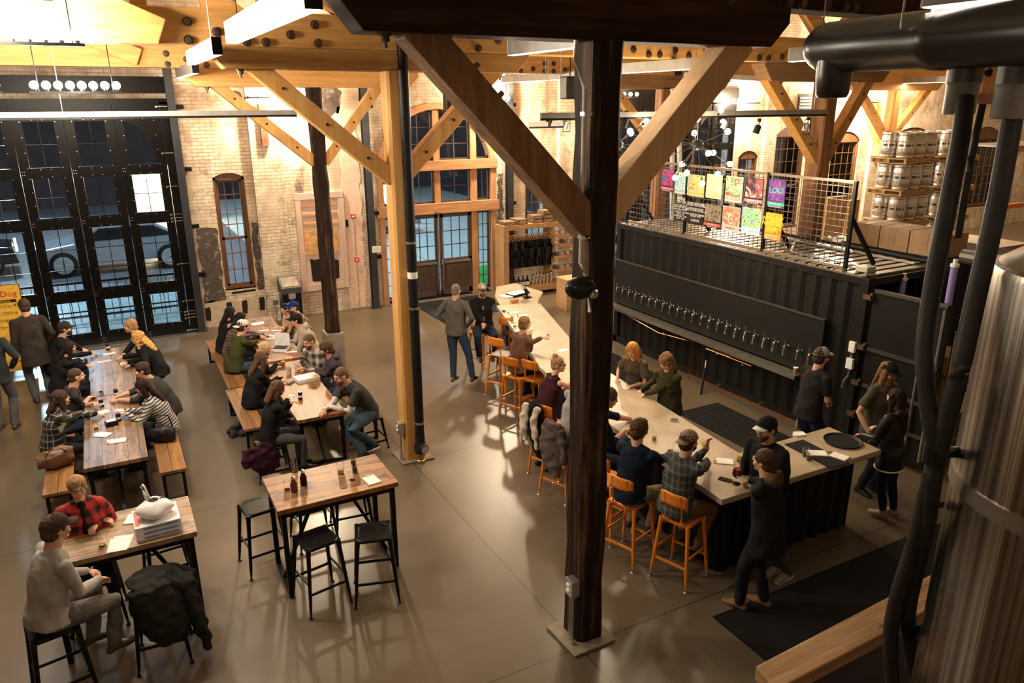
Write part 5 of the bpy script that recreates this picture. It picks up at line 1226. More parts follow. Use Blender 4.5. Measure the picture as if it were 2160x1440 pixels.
# shelving behind the tank
t = thing('wire_shelving', 'chrome wire shelving with boxes between the hoses and the tank', 'shelving', (10.2, 6.1, 0))
for x, y in ((9.95, 5.75), (10.55, 5.75), (9.95, 6.35), (10.55, 6.35)): MB().tube([(x, y, 0), (x, y, 2.0)], .013, 8).build('post', CHROME, t)
for z in (.3, .8, 1.3, 1.85):
    mb = MB(); mb.bar((9.95, 5.75, z), (10.55, 5.75, z), .01, .03).bar((9.95, 6.35, z), (10.55, 6.35, z), .01, .03)
    for i in range(12): mb.box((9.95+i*.053, 5.75, z-.003), (9.953+i*.053, 6.35, z+.003))
    mb.build('wire_shelf', CHROME, t)
solo(MB().box((10.0, 5.8, 1.32), (10.5, 6.25, 1.6)), 'supply_box', CARD, 'brown supply box on the upper middle wire shelf', 'box', bevel=.006)
solo(MB().box((10.0, 5.8, .82), (10.45, 6.25, 1.15)), 'supply_box', CARD, 'brown supply box on the lower middle wire shelf', 'box', bevel=.006)
solo(MB().ball((10.2, 5.66, .95), (.12, .07, .2), 12, 8), 'white_bag', WHITE, 'white plastic bag hanging at the front of the wire shelving', 'bag', smooth=True)
solo(MB().ball((9.75, 5.3, .1), (.10, .08, .10), 10, 6), 'red_rag', cloth('red_cloth', (.5, .02, .03)), 'crumpled red rag on the floor behind the tank', 'rag', smooth=True)
# ================================================================ outside the doors
def vehicle(name, label, x, y, L_, H_, body, truck=True, rz=0):
    t = thing(name, label, 'vehicle', (x, y, -.05), rz); M_ = mat_of(t); W = 1.9
    def T(mb): mb.v = [M_@v for v in mb.v]; return mb
    if truck: prof = [(-L_/2, .45), (-L_/2, 1.15), (-L_*.08, 1.2), (-L_*.06, 1.85), (L_*.14, 1.9), (L_*.24, 1.25), (L_/2-.15, 1.1), (L_/2, .85), (L_/2, .45)]
    else: prof = [(-L_/2, .35), (-L_/2, .9), (-L_*.4, 1.05), (-L_*.25, 1.5), (L_*.1, 1.5), (L_*.25, 1.0), (L_/2-.1, .85), (L_/2, .35)]
    T(MB().prism(prof, -W/2, W/2, 1)).build('body', body, t, bevel=.05)
    DG = plain('dark_car_glass', (.015, .018, .022), .08)
    gx = [(-L_*.05, 1.28), (-L_*.045, 1.75), (L_*.125, 1.8), (L_*.205, 1.28)] if truck else [(-L_*.36, 1.08), (-L_*.235, 1.42), (L_*.09, 1.42), (L_*.2, 1.04)]
    T(MB().prism(gx, -W/2-.01, W/2+.01, 1)).build('side_windows', DG, t)
    for sx in (-L_*.32, L_*.33):
        for sy in (-W/2+.05, W/2-.05):
            wh = T(MB().lathe([(.0, -.12), (.3, -.12), (.39, -.1), (.39, .1), (.3, .12), (.0, .12)], (sx, sy, .39), 24, (0, 1, 0))).build('wheel', plain('tyre', (.012, .012, .012), .7), t)
            mb = MB(); s_ = -1 if sy < 0 else 1
            for k_ in range(6): a = k_*PI/3; mb.bar((sx, sy+s_*.125, .39), (sx+.25*math.cos(a), sy+s_*.125, .39+.25*math.sin(a)), .03, .07, (0, 1, 0))
            mb.lathe([(.24, -.01), (.27, -.01), (.27, .01), (.24, .01)], (sx, sy+s_*.125, .39), 24, (0, 1, 0)); T(mb).build('rim', plain('alloy_rim', (.6, .62, .65), .25, .9), wh)
    T(MB().box((L_/2-.05, -.8, .7), (L_/2+.02, -.5, .9)).box((L_/2-.05, .5, .7), (L_/2+.02, .8, .9))).build('headlights', glow('headlight', (1, .9, .7), 3.0) if not truck else CHROME, t)
    T(MB().box((-L_/2-.02, -.85, .8), (-L_/2+.03, -.65, 1.1)).box((-L_/2-.02, .65, .8), (-L_/2+.03, .85, 1.1))).build('tail_lights', plain('tail_light', (.5, .02, .02), .3), t)
WHT = plain('silver_white_paint', (.30, .34, .38), .2, .3, .03); BLKP = plain('black_car_paint', (.02, .02, .024), .15, .3)
vehicle('parked_car', 'silver-white car parked outside behind the tall doors', .12, 27.2, 4.6, 1.5, WHT, False, PI)
vehicle('parked_car', 'dark car parked outside, seen through the leftmost door panes', -5.0, 28.2, 4.6, 1.5, BLKP, False, .1)
vehicle('parked_car', 'white car parked outside the arched entrance', 8.9, 29.5, 4.6, 1.5, WHT, False, .1)
t = thing('outdoor_railing', 'black metal railing on the pavement just outside the tall doors', 'railing', (-.8, 20.3, -.05)); mb = MB()
for i in range(34): mb.box((-4+i*.18, 20.29, -.05), (-3.985+i*.18, 20.305, .95))
mb.build('balusters', BLK, t); MB().box((-4, 20.28, .92), (2.2, 20.32, .97)).box((-4, 20.28, .1), (2.2, 20.32, .14)).box((-4, 20.28, .22), (2.2, 20.32, .25)).build('rails', BLK, t)
solo(MB().box((-4.2, 18.8, -.06), (2.4, 22.6, -.02)), 'sidewalk', plain('wet_pale_pavement', (.30, .42, .44), .35, 0, .3), 'pale wet pavement outside the tall black doors', 'paving', kind='structure')
solo(MB().box((1.15, 36, -.05), (3.6, 36.4, 2.5)), 'low_wall_across', plain('lit_stucco', (.75, .66, .50), .8), 'pale lit wall across the street seen through one pane', 'wall', kind='structure')
add_light('POINT', 'street_light', (2.2, 34.8, 2.2), 500, (1, .8, .55), .3)

solo(MB().box((9.6, 31, 0), (11.6, 31.1, 1.7)), 'lit_shop_window', glow('shop_window_light', (.9, .95, 1), 3.0), 'brightly lit window across the yard, seen through the entrance doors', 'window')
# ================================================================ people
V = Vector
class HB(MB):
    def eb(s, c, r, R=None, seg=14, rings=10):      # ellipsoid turned by R
        c = V(c); R = R or Matrix.Identity(3)
        b = len(s.v)
        for i in range(rings+1):
            a = PI*i/rings
            for k in range(seg):
                t = 2*PI*k/seg; s.v.append(c+R@V((r[0]*math.sin(a)*math.cos(t), r[1]*math.sin(a)*math.sin(t), -r[2]*math.cos(a))))
        for i in range(rings):
            for k in range(seg): k2 = (k+1) % seg; s.f.append((b+i*seg+k, b+i*seg+k2, b+(i+1)*seg+k2, b+(i+1)*seg+k)); s.mi.append(s.slot)
        return s
    def limb(s, pts, rr, up=(0, 1, 0), seg=12):     # tube with rounded ends and joints
        s.tube(pts, rr, seg, up)
        for i in (0, len(pts)-1):
            r = rr[i]; rx, ry = r if isinstance(r, tuple) else (r, r); s.eb(pts[i], (rx, ry, min(rx, ry)))
        return s
def organic(mb, name, mat, parent, M, voxel=.012, smooth=3, disp=0.0, dscale=8.0, seed=0.0, stretch=1.0):
    # local coordinates; fuse overlapping volumes into one continuous skin
    me = mb.mesh('tmp', True, None, 0, False); o = bpy.data.objects.new('tmp', me); COL.objects.link(o)
    r = o.modifiers.new('r', 'REMESH'); r.mode = 'VOXEL'; r.voxel_size = voxel; r.use_smooth_shade = True
    if smooth: sm = o.modifiers.new('s', 'SMOOTH'); sm.iterations = smooth; sm.factor = .5
    dg = bpy.context.evaluated_depsgraph_get(); out = bpy.data.meshes.new_from_object(o.evaluated_get(dg)); bpy.data.objects.remove(o)
    out.name = name
    if disp and len(out.vertices):
        n = len(out.vertices); co = np.empty(n*3); out.vertices.foreach_get('co', co); co = co.reshape(-1, 3); nn = np.empty(n*3); out.vertices.foreach_get('normal', nn); nn = nn.reshape(-1, 3)
        q = co*dscale+seed; q[:, 2] *= stretch
        d = (np.sin(q[:, 0]*2.1+np.sin(q[:, 2]*1.7+q[:, 1])*1.6)*np.sin(q[:, 2]*2.3+1.3*np.sin(q[:, 1]*1.9+q[:, 0]*.7))+.6*np.sin(q[:, 1]*3.7+q[:, 2]*2.9+1.2*np.sin(q[:, 0]*3.1)))
        co += nn*(d*disp)[:, None]; out.vertices.foreach_set('co', co.ravel()); out.update()
    out.polygons.foreach_set('use_smooth', [True]*len(out.polygons))
    out.materials.clear(); out.materials.append(mat)
    ob = bpy.data.objects.new(name, out); COL.objects.link(ob); ob.parent = parent
    return ob
def ik(a, t, l1, l2, pole):
    a, t = V(a), V(t); d = t-a; L = d.length
    if L > (l1+l2)*.995: d = d*((l1+l2)*.995/L); L = d.length; t = a+d
    if L < abs(l1-l2)+.03: L = abs(l1-l2)+.03; t = a+d.normalized()*L; d = t-a
    x = (l1*l1-l2*l2+L*L)/(2*L); h = math.sqrt(max(0, l1*l1-x*x)); dn = d.normalized(); p = V(pole); p = (p-dn*p.dot(dn))
    p = p.normalized() if p.length > 1e-4 else V((0, 1, 0))
    return a+dn*x+p*h, t
@cached
def skin_mat(c):
    t = NT('skin'); v = t.coord(); n = t.noise(v, 12, 3); m = t.done(t.ramp(n, [(.3, tuple(x*.9 for x in c)), (.7, tuple(min(1, x*1.06) for x in c))]), .5)
    b = t.b; b.inputs['Subsurface Weight'].default_value = .0; return m
SK1, SK2, SK3 = (.62, .33, .21), (.70, .40, .27), (.50, .26, .16)
@cached
def hair_mat(c, sc=70):
    t = NT('hair'); v = t.coord((1, 1, .12)); n = t.noise(v, sc, 3, .7); t.bump(n, .5, .004)
    return t.done(t.ramp(n, [(.35, tuple(x*.45 for x in c)), (.65, tuple(min(1, x*1.35) for x in c))]), .65, **{'Specular_IOR_Level': .12})
@cached
def plaid(name, base, dark, line=None, size=.07, lw=.12):
    t = NT(name); c = t.n('ShaderNodeTexCoord'); sp = t.n('ShaderNodeSeparateXYZ'); t.l(c.outputs['Object'], sp.inputs[0]); fac = None; lines = None
    u = t.math('ADD', sp.outputs[0], t.math('MULTIPLY', sp.outputs[1], .9))
    for src in (u, sp.outputs[2]):
        f = t.math('FRACT', t.math('DIVIDE', src, size)); g = t.math('GREATER_THAN', f, .5); fac = g if fac is None else t.math('ADD', fac, g)
        if line: l_ = t.math('LESS_THAN', t.math('ABSOLUTE', t.math('SUBTRACT', f, .25)), lw/2); lines = l_ if lines is None else t.math('MAXIMUM', lines, l_)
    col = t.mix(t.math('MULTIPLY', fac, .5), base, dark)
    if line: col = t.mix(lines, col, line)
    t.bump(t.noise(t.coord(), 60, 3), .2, .004); return t.done(col, .9)
@cached
def stripes(name, a, b, size=.035, duty=.4):
    t = NT(name); c = t.n('ShaderNodeTexCoord'); sp = t.n('ShaderNodeSeparateXYZ'); t.l(c.outputs['Object'], sp.inputs[0])
    f = t.math('FRACT', t.math('DIVIDE', t.math('ADD', sp.outputs[2], t.math('MULTIPLY', sp.outputs[1], .35)), size)); return t.done(t.mix(t.math('LESS_THAN', f, duty), a, b), .9)
NPEOPLE = [0]
def person(label, xy, look, sex='m', hip=.93, lean=0, side=0, turn=0, down=0, tilt=0, hands=(None, None), feet=(None, None), scale=1.0, build=1.0,
           skin=SK1, hair=((.10, .055, .03), 'short'), top=None, sleeves='long', under=None, pants=None, shoes=None, sole=None, cap=None, capback=False, capfront=None,
           beard=None, glasses=False, hood=None, inner=None, hem=.10, group=None, curl=.9, elbows=(None, None), extra=None, dispn=.0075, neck=False, hunch=1.0, foot_z=None, face=True, headback=0.0, hand_dir=(None, None)):
    NPEOPLE[0] += 1; sd = NPEOPLE[0]*1.37
    rz = math.atan2(-look[0], look[1]); T = thing('person', label, 'person', (xy[0], xy[1], 0), rz, group)
    inv = (Matrix.Translation((xy[0], xy[1], 0)) @ Matrix.Rotation(rz, 4, 'Z')).inverted(); loc = lambda p: inv @ V(p)
    f = sex == 'f'; S_ = scale*(.94 if f else 1.0); B = build*1.08
    sw = (.132 if f else .160)*S_*(.5+.5*B); seated = hip < .85*S_
    la, si = math.radians(lean), math.radians(side)
    def dirn(k): return V((math.sin(si*k), math.sin(la*k)*math.cos(si*k), math.cos(la*k)*math.cos(si*k)))
    H0 = V((0, 0, hip)); s1 = H0+dirn(.55)*.17*S_; s2 = s1+dirn(1.0)*.18*S_; s3 = s2+dirn(1.0+.18*hunch)*.15*S_; nk = s3+dirn(1.0+.25*hunch)*.035*S_
    hd = dirn(.75); hc = nk+hd*.165*S_+V((0, .025-headback, 0))
    d3 = dirn(1.0+.15*hunch); fw = V((0, d3.z, -d3.y)).normalized()
    # ---- arms and legs
    ua, fa = .285*S_, .255*S_; th, sh = .44*S_, .43*S_
    sho = [s3+V((sx*(sw+.012), 0, -.035*S_)) for sx in (1, -1)]; arms = []
    for i, sx in enumerate((1, -1)):
        t = hands[i]
        if t is None: t = (sho[i]+V((sx*.07, .02, -.53*S_))) if not seated else V((sx*.13, .30, hip+.13))
        elif isinstance(t, tuple) and t[0] == 'L': t = V(t[1:])
        else: t = loc(t)
        pole = elbows[i] or (sx*.55, -.5, -.75); e, w_ = ik(sho[i], t, ua, fa, pole); arms.append((sho[i], e, w_))
    legs = []; hipj = [H0+V((sx*.085*S_*B**.5, 0, -.02)) for sx in (1, -1)]
    for i, sx in enumerate((1, -1)):
        t = feet[i]
        if t is None:
            if seated: t = V((sx*.12, .40 if hip < .62 else .30, (foot_z if foot_z is not None else (.08 if hip < .62 else .36))))
            else: t = V((sx*.11, 0.0, .08))
        elif isinstance(t, tuple) and t[0] == 'L': t = V(t[1:])
        else: t = loc(t); t.z = max(t.z, .08)
        k, a = ik(hipj[i], t, th, sh, (sx*.18, 1, .35 if seated else 0)); legs.append((hipj[i], k, a))
    # ---- body: one continuous skin
    Rh = Matrix.Rotation(math.radians(turn), 3, 'Z') @ Matrix.Rotation(-math.radians(down), 3, 'X') @ Matrix.Rotation(math.radians(tilt), 3, 'Y')
    hs = S_*(1.0 if not f else 1.0)
    P = lambda x, y, z: hc+Rh@V((x, y, z))*hs
    b = HB(); b.eb(P(0, -.008, .025), (.073*hs, .092*hs, .083*hs), Rh, 18, 14); b.eb(P(0, .022, -.035), (.058*hs, .066*hs, .080*hs), Rh, 16, 12); b.eb(P(0, .060, -.088), (.028*hs, .024*hs, .022*hs), Rh)
    b.tube([P(0, .084, .012), P(0, .104, -.018), P(0, .098, -.032)], [.009*hs, .014*hs, .012*hs], 8); b.eb(P(0, .082, .022), (.045*hs, .012*hs, .010*hs), Rh); b.eb(P(0, .086, -.058), (.024*hs, .010*hs, .010*hs), Rh)
    for sx in (-1, 1): b.eb(P(sx*.075, -.004, -.012), (.009*hs, .020*hs, .030*hs), Rh); b.eb(P(sx*.036, .062, -.030), (.026*hs, .026*hs, .026*hs), Rh)
    nr = .050*S_ if f else .060*S_*(.7+.3*B)
    b.limb([s3, nk, P(0, -.018, -.06)], [(nr*1.25, nr*1.1), nr, nr], seg=14)
    tr = [(.130*B, .095*B), (.118*B, .088*B), (.150, .10*B), (sw*.72, .078)]
    b.tube([H0-V((0, 0, .04)), s1, s2, s3], [(x*S_ if i < 3 else x, y*S_) for i, (x, y) in enumerate(tr)], 16, up=(0, 1, 0)); b.eb(s3-V((0,0,.02)), (sw*.92, .062*S_, .042*S_)); [b.tube([nk+V((sx*.02, -.01, -.01)), s3+V((sx*sw*.8, -.005, -.015))], [.038*S_, .030*S_], 8) for sx in (-1, 1)]
    for i, sx in enumerate((1, -1)):
        s_, e, w_ = arms[i]; k1 = (.92 if f else 1.05)*(.84 if sleeves == 'long' else 1)
        b.limb([s_, s_+(e-s_)*.5, e, e+(w_-e)*.35, w_], [.046*k1*S_, .042*k1*S_, .034*k1*S_, .036*k1*S_, (.024 if sleeves != 'long' else .027)*k1*S_], up=(.3, 1, .2))
        dh = hand_dir[i]; dh = (inv.to_3x3()@V(dh)).normalized() if dh is not None else ((w_-e).normalized()*.7+V((0, .15, -.25 if w_.z > .6 else -.6)))
        dh = dh.normalized(); pn = V((0, 0, -1)) if abs(dh.z) < .8 else V((-sx, .1, 0)); xs_ = dh.cross(pn).normalized(); pn = xs_.cross(dh).normalized()
        if pn.z > 0 and abs(dh.z) < .8: pn = -pn
        q = .84 if f else .94
        RM = Matrix((xs_, dh, pn)).transposed(); pc = w_+dh*.045*q; b.eb(pc, (.037*q, .050*q, .015*q), RM)
        for j, (off, ln) in enumerate(((-.030, .066), (-.011, .076), (.010, .072), (.029, .056))):
            r0 = w_+dh*.080*q+xs_*off*q; c1, c2 = curl*.5*(1+.12*j), curl*1.2*(1+.1*j)
            m1 = r0+(dh*math.cos(c1)+pn*math.sin(c1)+xs_*off*2)*ln*.5*q; m2 = m1+(dh*math.cos(c2)+pn*math.sin(c2))*ln*.55*q
            b.limb([r0-dh*.02, m1, m2], [.0095, .009, .008], up=(.2, .4, .9), seg=8)
        ts = -sx*(1 if xs_.dot(V((1, 0, 0))) > 0 else -1)
        r0 = w_+dh*.030*q+xs_*ts*.032*q; m1 = r0+(dh*.5+xs_*ts*.75+pn*.3)*.04*q; m2 = m1+(dh*.85+pn*.4)*.034*q; b.limb([r0, m1, m2], [.014, .011, .009], up=(.2, .4, .9), seg=8)
        h_, k, a = legs[i]; b.limb([h_, h_+(k-h_)*.5, k, k+(a-k)*.35, a], [.070*S_, .066*S_, .048*S_, .048*S_, .032*S_], up=(1, 0, 0)); b.limb([a, a+V((0, .09, -.045))], [.026*S_, .018*S_], up=(1, 0, 0))
    organic(b, 'body', skin_mat(skin), T, None, .0085, 1)
    # ---- face details
    if face:
        hm = hair_mat(hair[0] if hair[1] != 'bald' else (.12, .07, .04))
        for sx in (-1, 1):
            e_ = HB(); e_.eb(P(sx*.030, .080, .004), (.0105*hs, .006*hs, .0048*hs), Rh, 10, 6); eo = link('eye', e_.mesh('eye', True), plain('eye_white', (.75, .72, .68), .3), T)
            i_ = HB(); i_.eb(P(sx*.030, .0855, .004), (.0052*hs, .003*hs, .0048*hs), Rh, 8, 6); link('iris', i_.mesh('iris', True), plain('eye_dark', (.03, .02, .015), .2), eo)
            w2 = HB(); w2.tube([P(sx*.016, .089, .021), P(sx*.032, .089, .026), P(sx*.046, .079, .021)], [.003*hs, .0042*hs, .0025*hs], 6); link('eyebrow', w2.mesh('eyebrow', True), hm, T)
        l_ = HB(); l_.eb(P(0, .094, -.057), (.021*hs, .006*hs, .0065*hs), Rh, 10, 6); link('lips', l_.mesh('lips', True), plain('lips', (.42, .13, .10) if f else (.45, .18, .13), .5), T)
    if beard: b_ = HB(); b_.eb(P(0, .042, -.072), (.060*hs, .056*hs, .046*hs), Rh); b_.eb(P(0, .066, -.10), (.034*hs, .030*hs, .032*hs), Rh); b_.eb(P(0, .088, -.042), (.026*hs, .012*hs, .006*hs), Rh); organic(b_, 'beard', hair_mat(beard), T, None, .008, 1, .002, 60)
    if glasses:
        g_ = HB()
        for sx in (-1, 1):
            pts = [P(sx*(.032)+.023*math.cos(a), .097, .002+.016*math.sin(a)) for a in [2*PI*k/10 for k in range(11)]]; g_.tube(pts, .0022, 5); g_.tube([P(sx*.055, .095, .006), P(sx*.078, .0, .004)], .0022, 5)
        g_.tube([P(-.010, .100, .006), P(.010, .100, .006)], .002, 5); link('glasses', g_.mesh('glasses', True), plain('glasses_frame', (.02, .015, .015), .3), T)
    # ---- hair
    hcol, hst = hair
    if hst != 'none':
        h = HB(); big = {'buzz': .004, 'bald': .003, 'short': .012, 'bun': .010, 'long': .013, 'curly': .02, 'bob': .016, 'messy': .02}.get(hst, .012)
        if hst == 'bald': h.eb(P(0, -.018, -.002), (.0765*hs, .088*hs, .058*hs), Rh, 16, 12)
        else:
            h.eb(P(0, -.014, .034), ((.073+big)*hs, (.092+big*.8)*hs, (.080+big)*hs), Rh, 18, 12); h.eb(P(0, -.045, -.025), ((.066+big)*hs, (.058+big)*hs, (.060+big)*hs), Rh, 16, 10)
        if hst in ('long', 'curly', 'bob'):
            Ld = {'long': .40, 'curly': .34, 'bob': .20}[hst]*S_; wv = {'long': .085, 'curly': .10, 'bob': .088}[hst]*hs
            bk = P(0, -.07, .0); dn = (-dirn(1.0)); back = -fw
            c1 = bk+dn*.12*S_+back*.025; c2 = bk+dn*.22*S_+back*.055; c3 = bk+dn*Ld+back*.07
            h.tube([P(0, -.05, .05), bk, c1, c2, c3], [(wv*.8, .05), (wv, .045), (wv*1.08, .042), (wv*1.0, .036), (wv*.6, .018)], 14, up=(0, 1, 0))
            for sx in (-1, 1):
                l0, l1_, l2_ = P(sx*.072, .015, .045), P(sx*.082, .010, -.05), P(sx*.075, .0, -.12)
                h.tube([l0, l1_, l2_, l2_+dn*(Ld-.12)*.6+fw*.02+V((sx*.012, 0, 0))], [(.020, .035), (.022, .042), (.028, .038), (.020, .014)], 10, up=(0, 1, 0))
        if hst == 'bun': h.eb(P(0, -.05, .125), (.042, .042, .036), Rh); h.eb(P(.02, -.03, .13), (.025, .03, .03), Rh)
        if hst == 'messy': h.eb(P(0, .03, .088), (.062, .052, .035), Rh)
        organic(h, 'hair', hair_mat(hcol), T, None, .010, 2, {'curly': .007, 'long': .003, 'messy': .005, 'bald': 0.0, 'buzz': .0}.get(hst, .0028), {'curly': 26, 'long': 30}.get(hst, 34), sd, .35 if hst in ('long', 'bob') else 1)
    if cap:
        sg = -1 if capback else 1
        c_ = HB(); n1, n2 = 18, 7; base = len(c_.v)
        def cp(u, v): a = 2*PI*u; e_ = (PI/2)*v; return P(.086*math.cos(a)*math.cos(e_), -.006+.104*math.sin(a)*math.cos(e_), .040+.088*math.sin(e_)*(1.0+.05*math.sin(a)*sg))
        c_.grid(cp, n1, n2); c_.tube([cp(k/18, 0) for k in range(19)], .006, 6); co = link('cap', c_.mesh('cap', True), cap, T)
        def br(u, v): a = (u-.5)*2; x = .072*a; yy = sg*(.070+.030*math.sqrt(max(0, 1-a*a))+v*.075*math.sqrt(max(0.0, 1-.75*a*a))); return P(x, yy-.004, .040-.012*v-.018*a*a)
        bm_ = HB().grid(br, 10, 4); bo = link('brim', bm_.mesh('brim', True), capfront or cap, co); md = bo.modifiers.new('t', 'SOLIDIFY'); md.thickness = .005
        c2_ = HB(); c2_.eb(P(0, -.006, .130), (.008, .008, .005)); link('button', c2_.mesh('button', True), cap, co)
    # ---- clothes
    if top is not None:
        t_ = HB(); o_ = .016; hz_ = H0-dirn(.3)*hem*S_ if not seated else H0-V((0, .0, .05))
        t_.tube([hz_, H0+V((0, 0, .03)), s1, s2, s3+V((0, 0, .0))], [(.180*B*S_, .142*B*S_), (.168*B*S_, .132*B*S_), (.142*B*S_+o_, .110*B*S_+o_*.4), (.158*S_*(.5+.5*B)+o_, .112*B*S_+o_*.5), (sw*.80+o_*.6, .092*S_+o_*.5)], 18, up=(0, 1, 0))
        if f: 
            for sx in (-1, 1): t_.eb(s2+fw*.085+V((sx*.062, 0, .02)), (.062, .055, .062))
        t_.eb(s3-V((0,0,.02)), (sw*1.0, .080*S_, .056*S_)); [t_.tube([nk+V((sx*.03, -.01, -.012)), s3+V((sx*sw*.85, -.005, -.012))], [.054*S_, .050*S_], 8) for sx in (-1, 1)]
        t_.tube([s3+V((0, 0, .0)), nk+V((0, -.004, .006 if not neck else .03))], [(nr*1.9, nr*1.6), (nr*1.18, nr*1.18)], 14, up=(0, 1, 0))
        for i, sx in enumerate((1, -1)):
            s_, e, w_ = arms[i]
            if sleeves == 'long': t_.limb([s_, s_+(e-s_)*.5, e, e+(w_-e)*.45, e+(w_-e)*.93], [.064*S_, .058*S_, .052*S_, .047*S_, .036*S_], up=(.3, 1, .2))
            elif sleeves == 'short': t_.tube([s_, s_+(e-s_)*.35, s_+(e-s_)*.70], [.062*S_, .060*S_, .059*S_], 12, up=(.3, 1, .2)); t_.eb(s_, (.062*S_,)*3)
            elif sleeves == 'rolled': t_.tube([s_, s_+(e-s_)*.5, e, e+(w_-e)*.3], [.060*S_, .056*S_, .050*S_, .048*S_], 12, up=(.3, 1, .2)); t_.eb(s_, (.060*S_,)*3)
        if hood: t_.eb(s3-fw*.075+V((0, 0, .035)), (.115*S_, .055, .07)); t_.eb(nk-fw*.05, (.09, .05, .05))
        organic(t_, {'long': 'jacket' if hem > .12 else 'shirt'}.get(sleeves, 'shirt'), top, T, None, .012, 2, dispn, 7.5, sd, .8)
        if hood not in (None, True): h_ = HB(); h_.eb(s3-fw*.082+V((0, 0, .045)), (.125*S_, .065, .078)); h_.tube([s3-fw*.03+V((-.11, 0, .05)), s3-fw*.10+V((0, 0, .06)), s3-fw*.03+V((.11, 0, .05))], .035, 8); organic(h_, 'hood', hood, T, None, .012, 2, .006, 12, sd)
        if under is not None:
            u_ = HB()
            for i in range(2): s_, e, w_ = arms[i]; u_.limb([s_+(e-s_)*.4, e, e+(w_-e)*.45, e+(w_-e)*.93], [.051*S_, .045*S_, .040*S_, .032*S_], up=(.3, 1, .2))
            organic(u_, 'undershirt_sleeves', under, T, None, .011, 2, .003, 12, sd)
        if inner is not None:
            i_ = HB(); i_.tube([H0+V((0, .055, .04)), s1+fw*.055, s2+fw*.058, s3+fw*.045, nk+fw*.02], [(.060, .085*B), (.055, .078*B), (.052, .082*B), (.045, .05), (.04, .045)], 12, up=(0, 1, 0)); organic(i_, 'shirt_front', inner, T, None, .010, 2, .002, 12, sd)
    if pants is not None:
        p_ = HB(); p_.limb([hipj[0]*.8+hipj[1]*.2, hipj[1]*.8+hipj[0]*.2], [.098*S_*B, .098*S_*B], up=(0, 1, 0)); p_.eb(H0+V((0,0,.02)), (.140*S_*B, .112*S_*B, .09*S_))
        for i in range(2):
            h_, k, a = legs[i]; kr = 1.0 if f else 1.08; p_.limb([h_, h_+(k-h_)*.45, k, k+(a-k)*.45, k+(a-k)*.97], [.084*kr*S_*B**.5, .080*kr*S_*B**.5, .064*kr*S_, .058*kr*S_, (.044 if f else .055)*S_], up=(1, 0, 0))
        organic(p_, 'trousers', pants, T, None, .012, 2, .0045, 9, sd, .7)
    if shoes is not None:
        for i in range(2):
            a = legs[i][2]; k = legs[i][1]; fd = V((0, 1, 0)) if (a-k).length < .01 else V(((a.x-k.x)*.2, 1, 0)).normalized()
            s_ = HB(); g0 = a-V((0, 0, .045)); s_.limb([g0-fd*.045, g0+fd*.02+V((0, 0, .02)), g0+fd*.10-V((0, 0, .008)), g0+fd*.165-V((0, 0, .015))], [.040, (.047, .050), (.049, .036), (.040, .026)], up=(0, 0, 1)); s_.eb(g0+V((0, 0, .04)), (.046, .055, .045)); s_.tube([a-V((0,0,.03)), a+(k-a)*.14], [.043, .040], 10, up=(1,0,0))
            so = organic(s_, 'shoe', shoes, T, None, .009, 1)
            if sole is not None: q_ = HB(); q_.prism([(g0.x+dx, g0.y+dy) for dx, dy in ((-.032, -.08), (.032, -.08), (.042, -.02), (.044, .09), (.036, .17), (0, .20), (-.036, .17), (-.044, .09), (-.042, -.02))], g0.z-.040, g0.z-.018, 2); link('sole', q_.mesh('sole'), sole, so)
    if extra: extra(T, dict(P=P, s1=s1, s2=s2, s3=s3, nk=nk, H0=H0, fw=fw, arms=arms, legs=legs, inv=inv, Rh=Rh))
    return T
# ================================================================ who is in the room
def headoff(lean, S_):
    la = math.radians(lean); a = [(.17, .55), (.18, 1.0), (.15, 1.18), (.035, 1.25), (.165, .75)]
    return sum(l*math.sin(la*k) for l, k in a)*S_+.025, sum(l*math.cos(la*k) for l, k in a)*S_
def at_head(px, look, lean=0, hip=.93, sex='m', scale=1.0, hz=None):
    S_ = scale*(.94 if sex == 'f' else 1); dy, dz = headoff(lean, S_); g = G(px[0], px[1], hip+dz+(0 if hz is None else hz)); l = V((look[0], look[1])).normalized()
    return (g.x-l.x*dy, g.y-l.y*dy)
def who(label, px, look, lean=0, hip=.93, sex='m', scale=1.0, hands=(None, None), hh=(.82, .82), **k):
    scale *= 1.045; hip = hip*1.045 if hip > .9 else hip; xy = at_head(px, look, lean, hip, sex, scale)
    hs = tuple((None if h is None else (h if len(h) == 4 else tuple(G(h[0], h[1], z)))) for h, z in zip(hands, hh))
    if 'foot_z' not in k and hip < .9: k['foot_z'] = .08 if hip < .62 else .36
    return person(label, xy, look, sex, hip, lean, scale=scale, hands=hs, **k)
C = cloth
BK, BK2, NV = C('black_cloth', (.014, .013, .013)), C('faded_black_cloth', (.030, .027, .025)), C('navy_cloth', (.012, .016, .030))
JD, JG, JB, JM = C('dark_denim', (.020, .030, .050)), C('grey_denim', (.085, .085, .09)), C('black_denim', (.018, .018, .022)), C('mid_denim', (.050, .075, .10))
SB, SBR, STN = plain('black_shoe', (.015, .014, .013), .4), plain('brown_shoe', (.060, .034, .022), .5), plain('tan_suede', (.20, .10, .04), .8)
KH, BR = C('khaki', (.22, .16, .09)), C('brown_canvas', (.15, .08, .03))
HB_, HD, HBK, HBL, HAU = (.14, .075, .035), (.055, .032, .02), (.018, .012, .010), (.48, .28, .11), (.55, .22, .06)
BN = .55; ST = .87
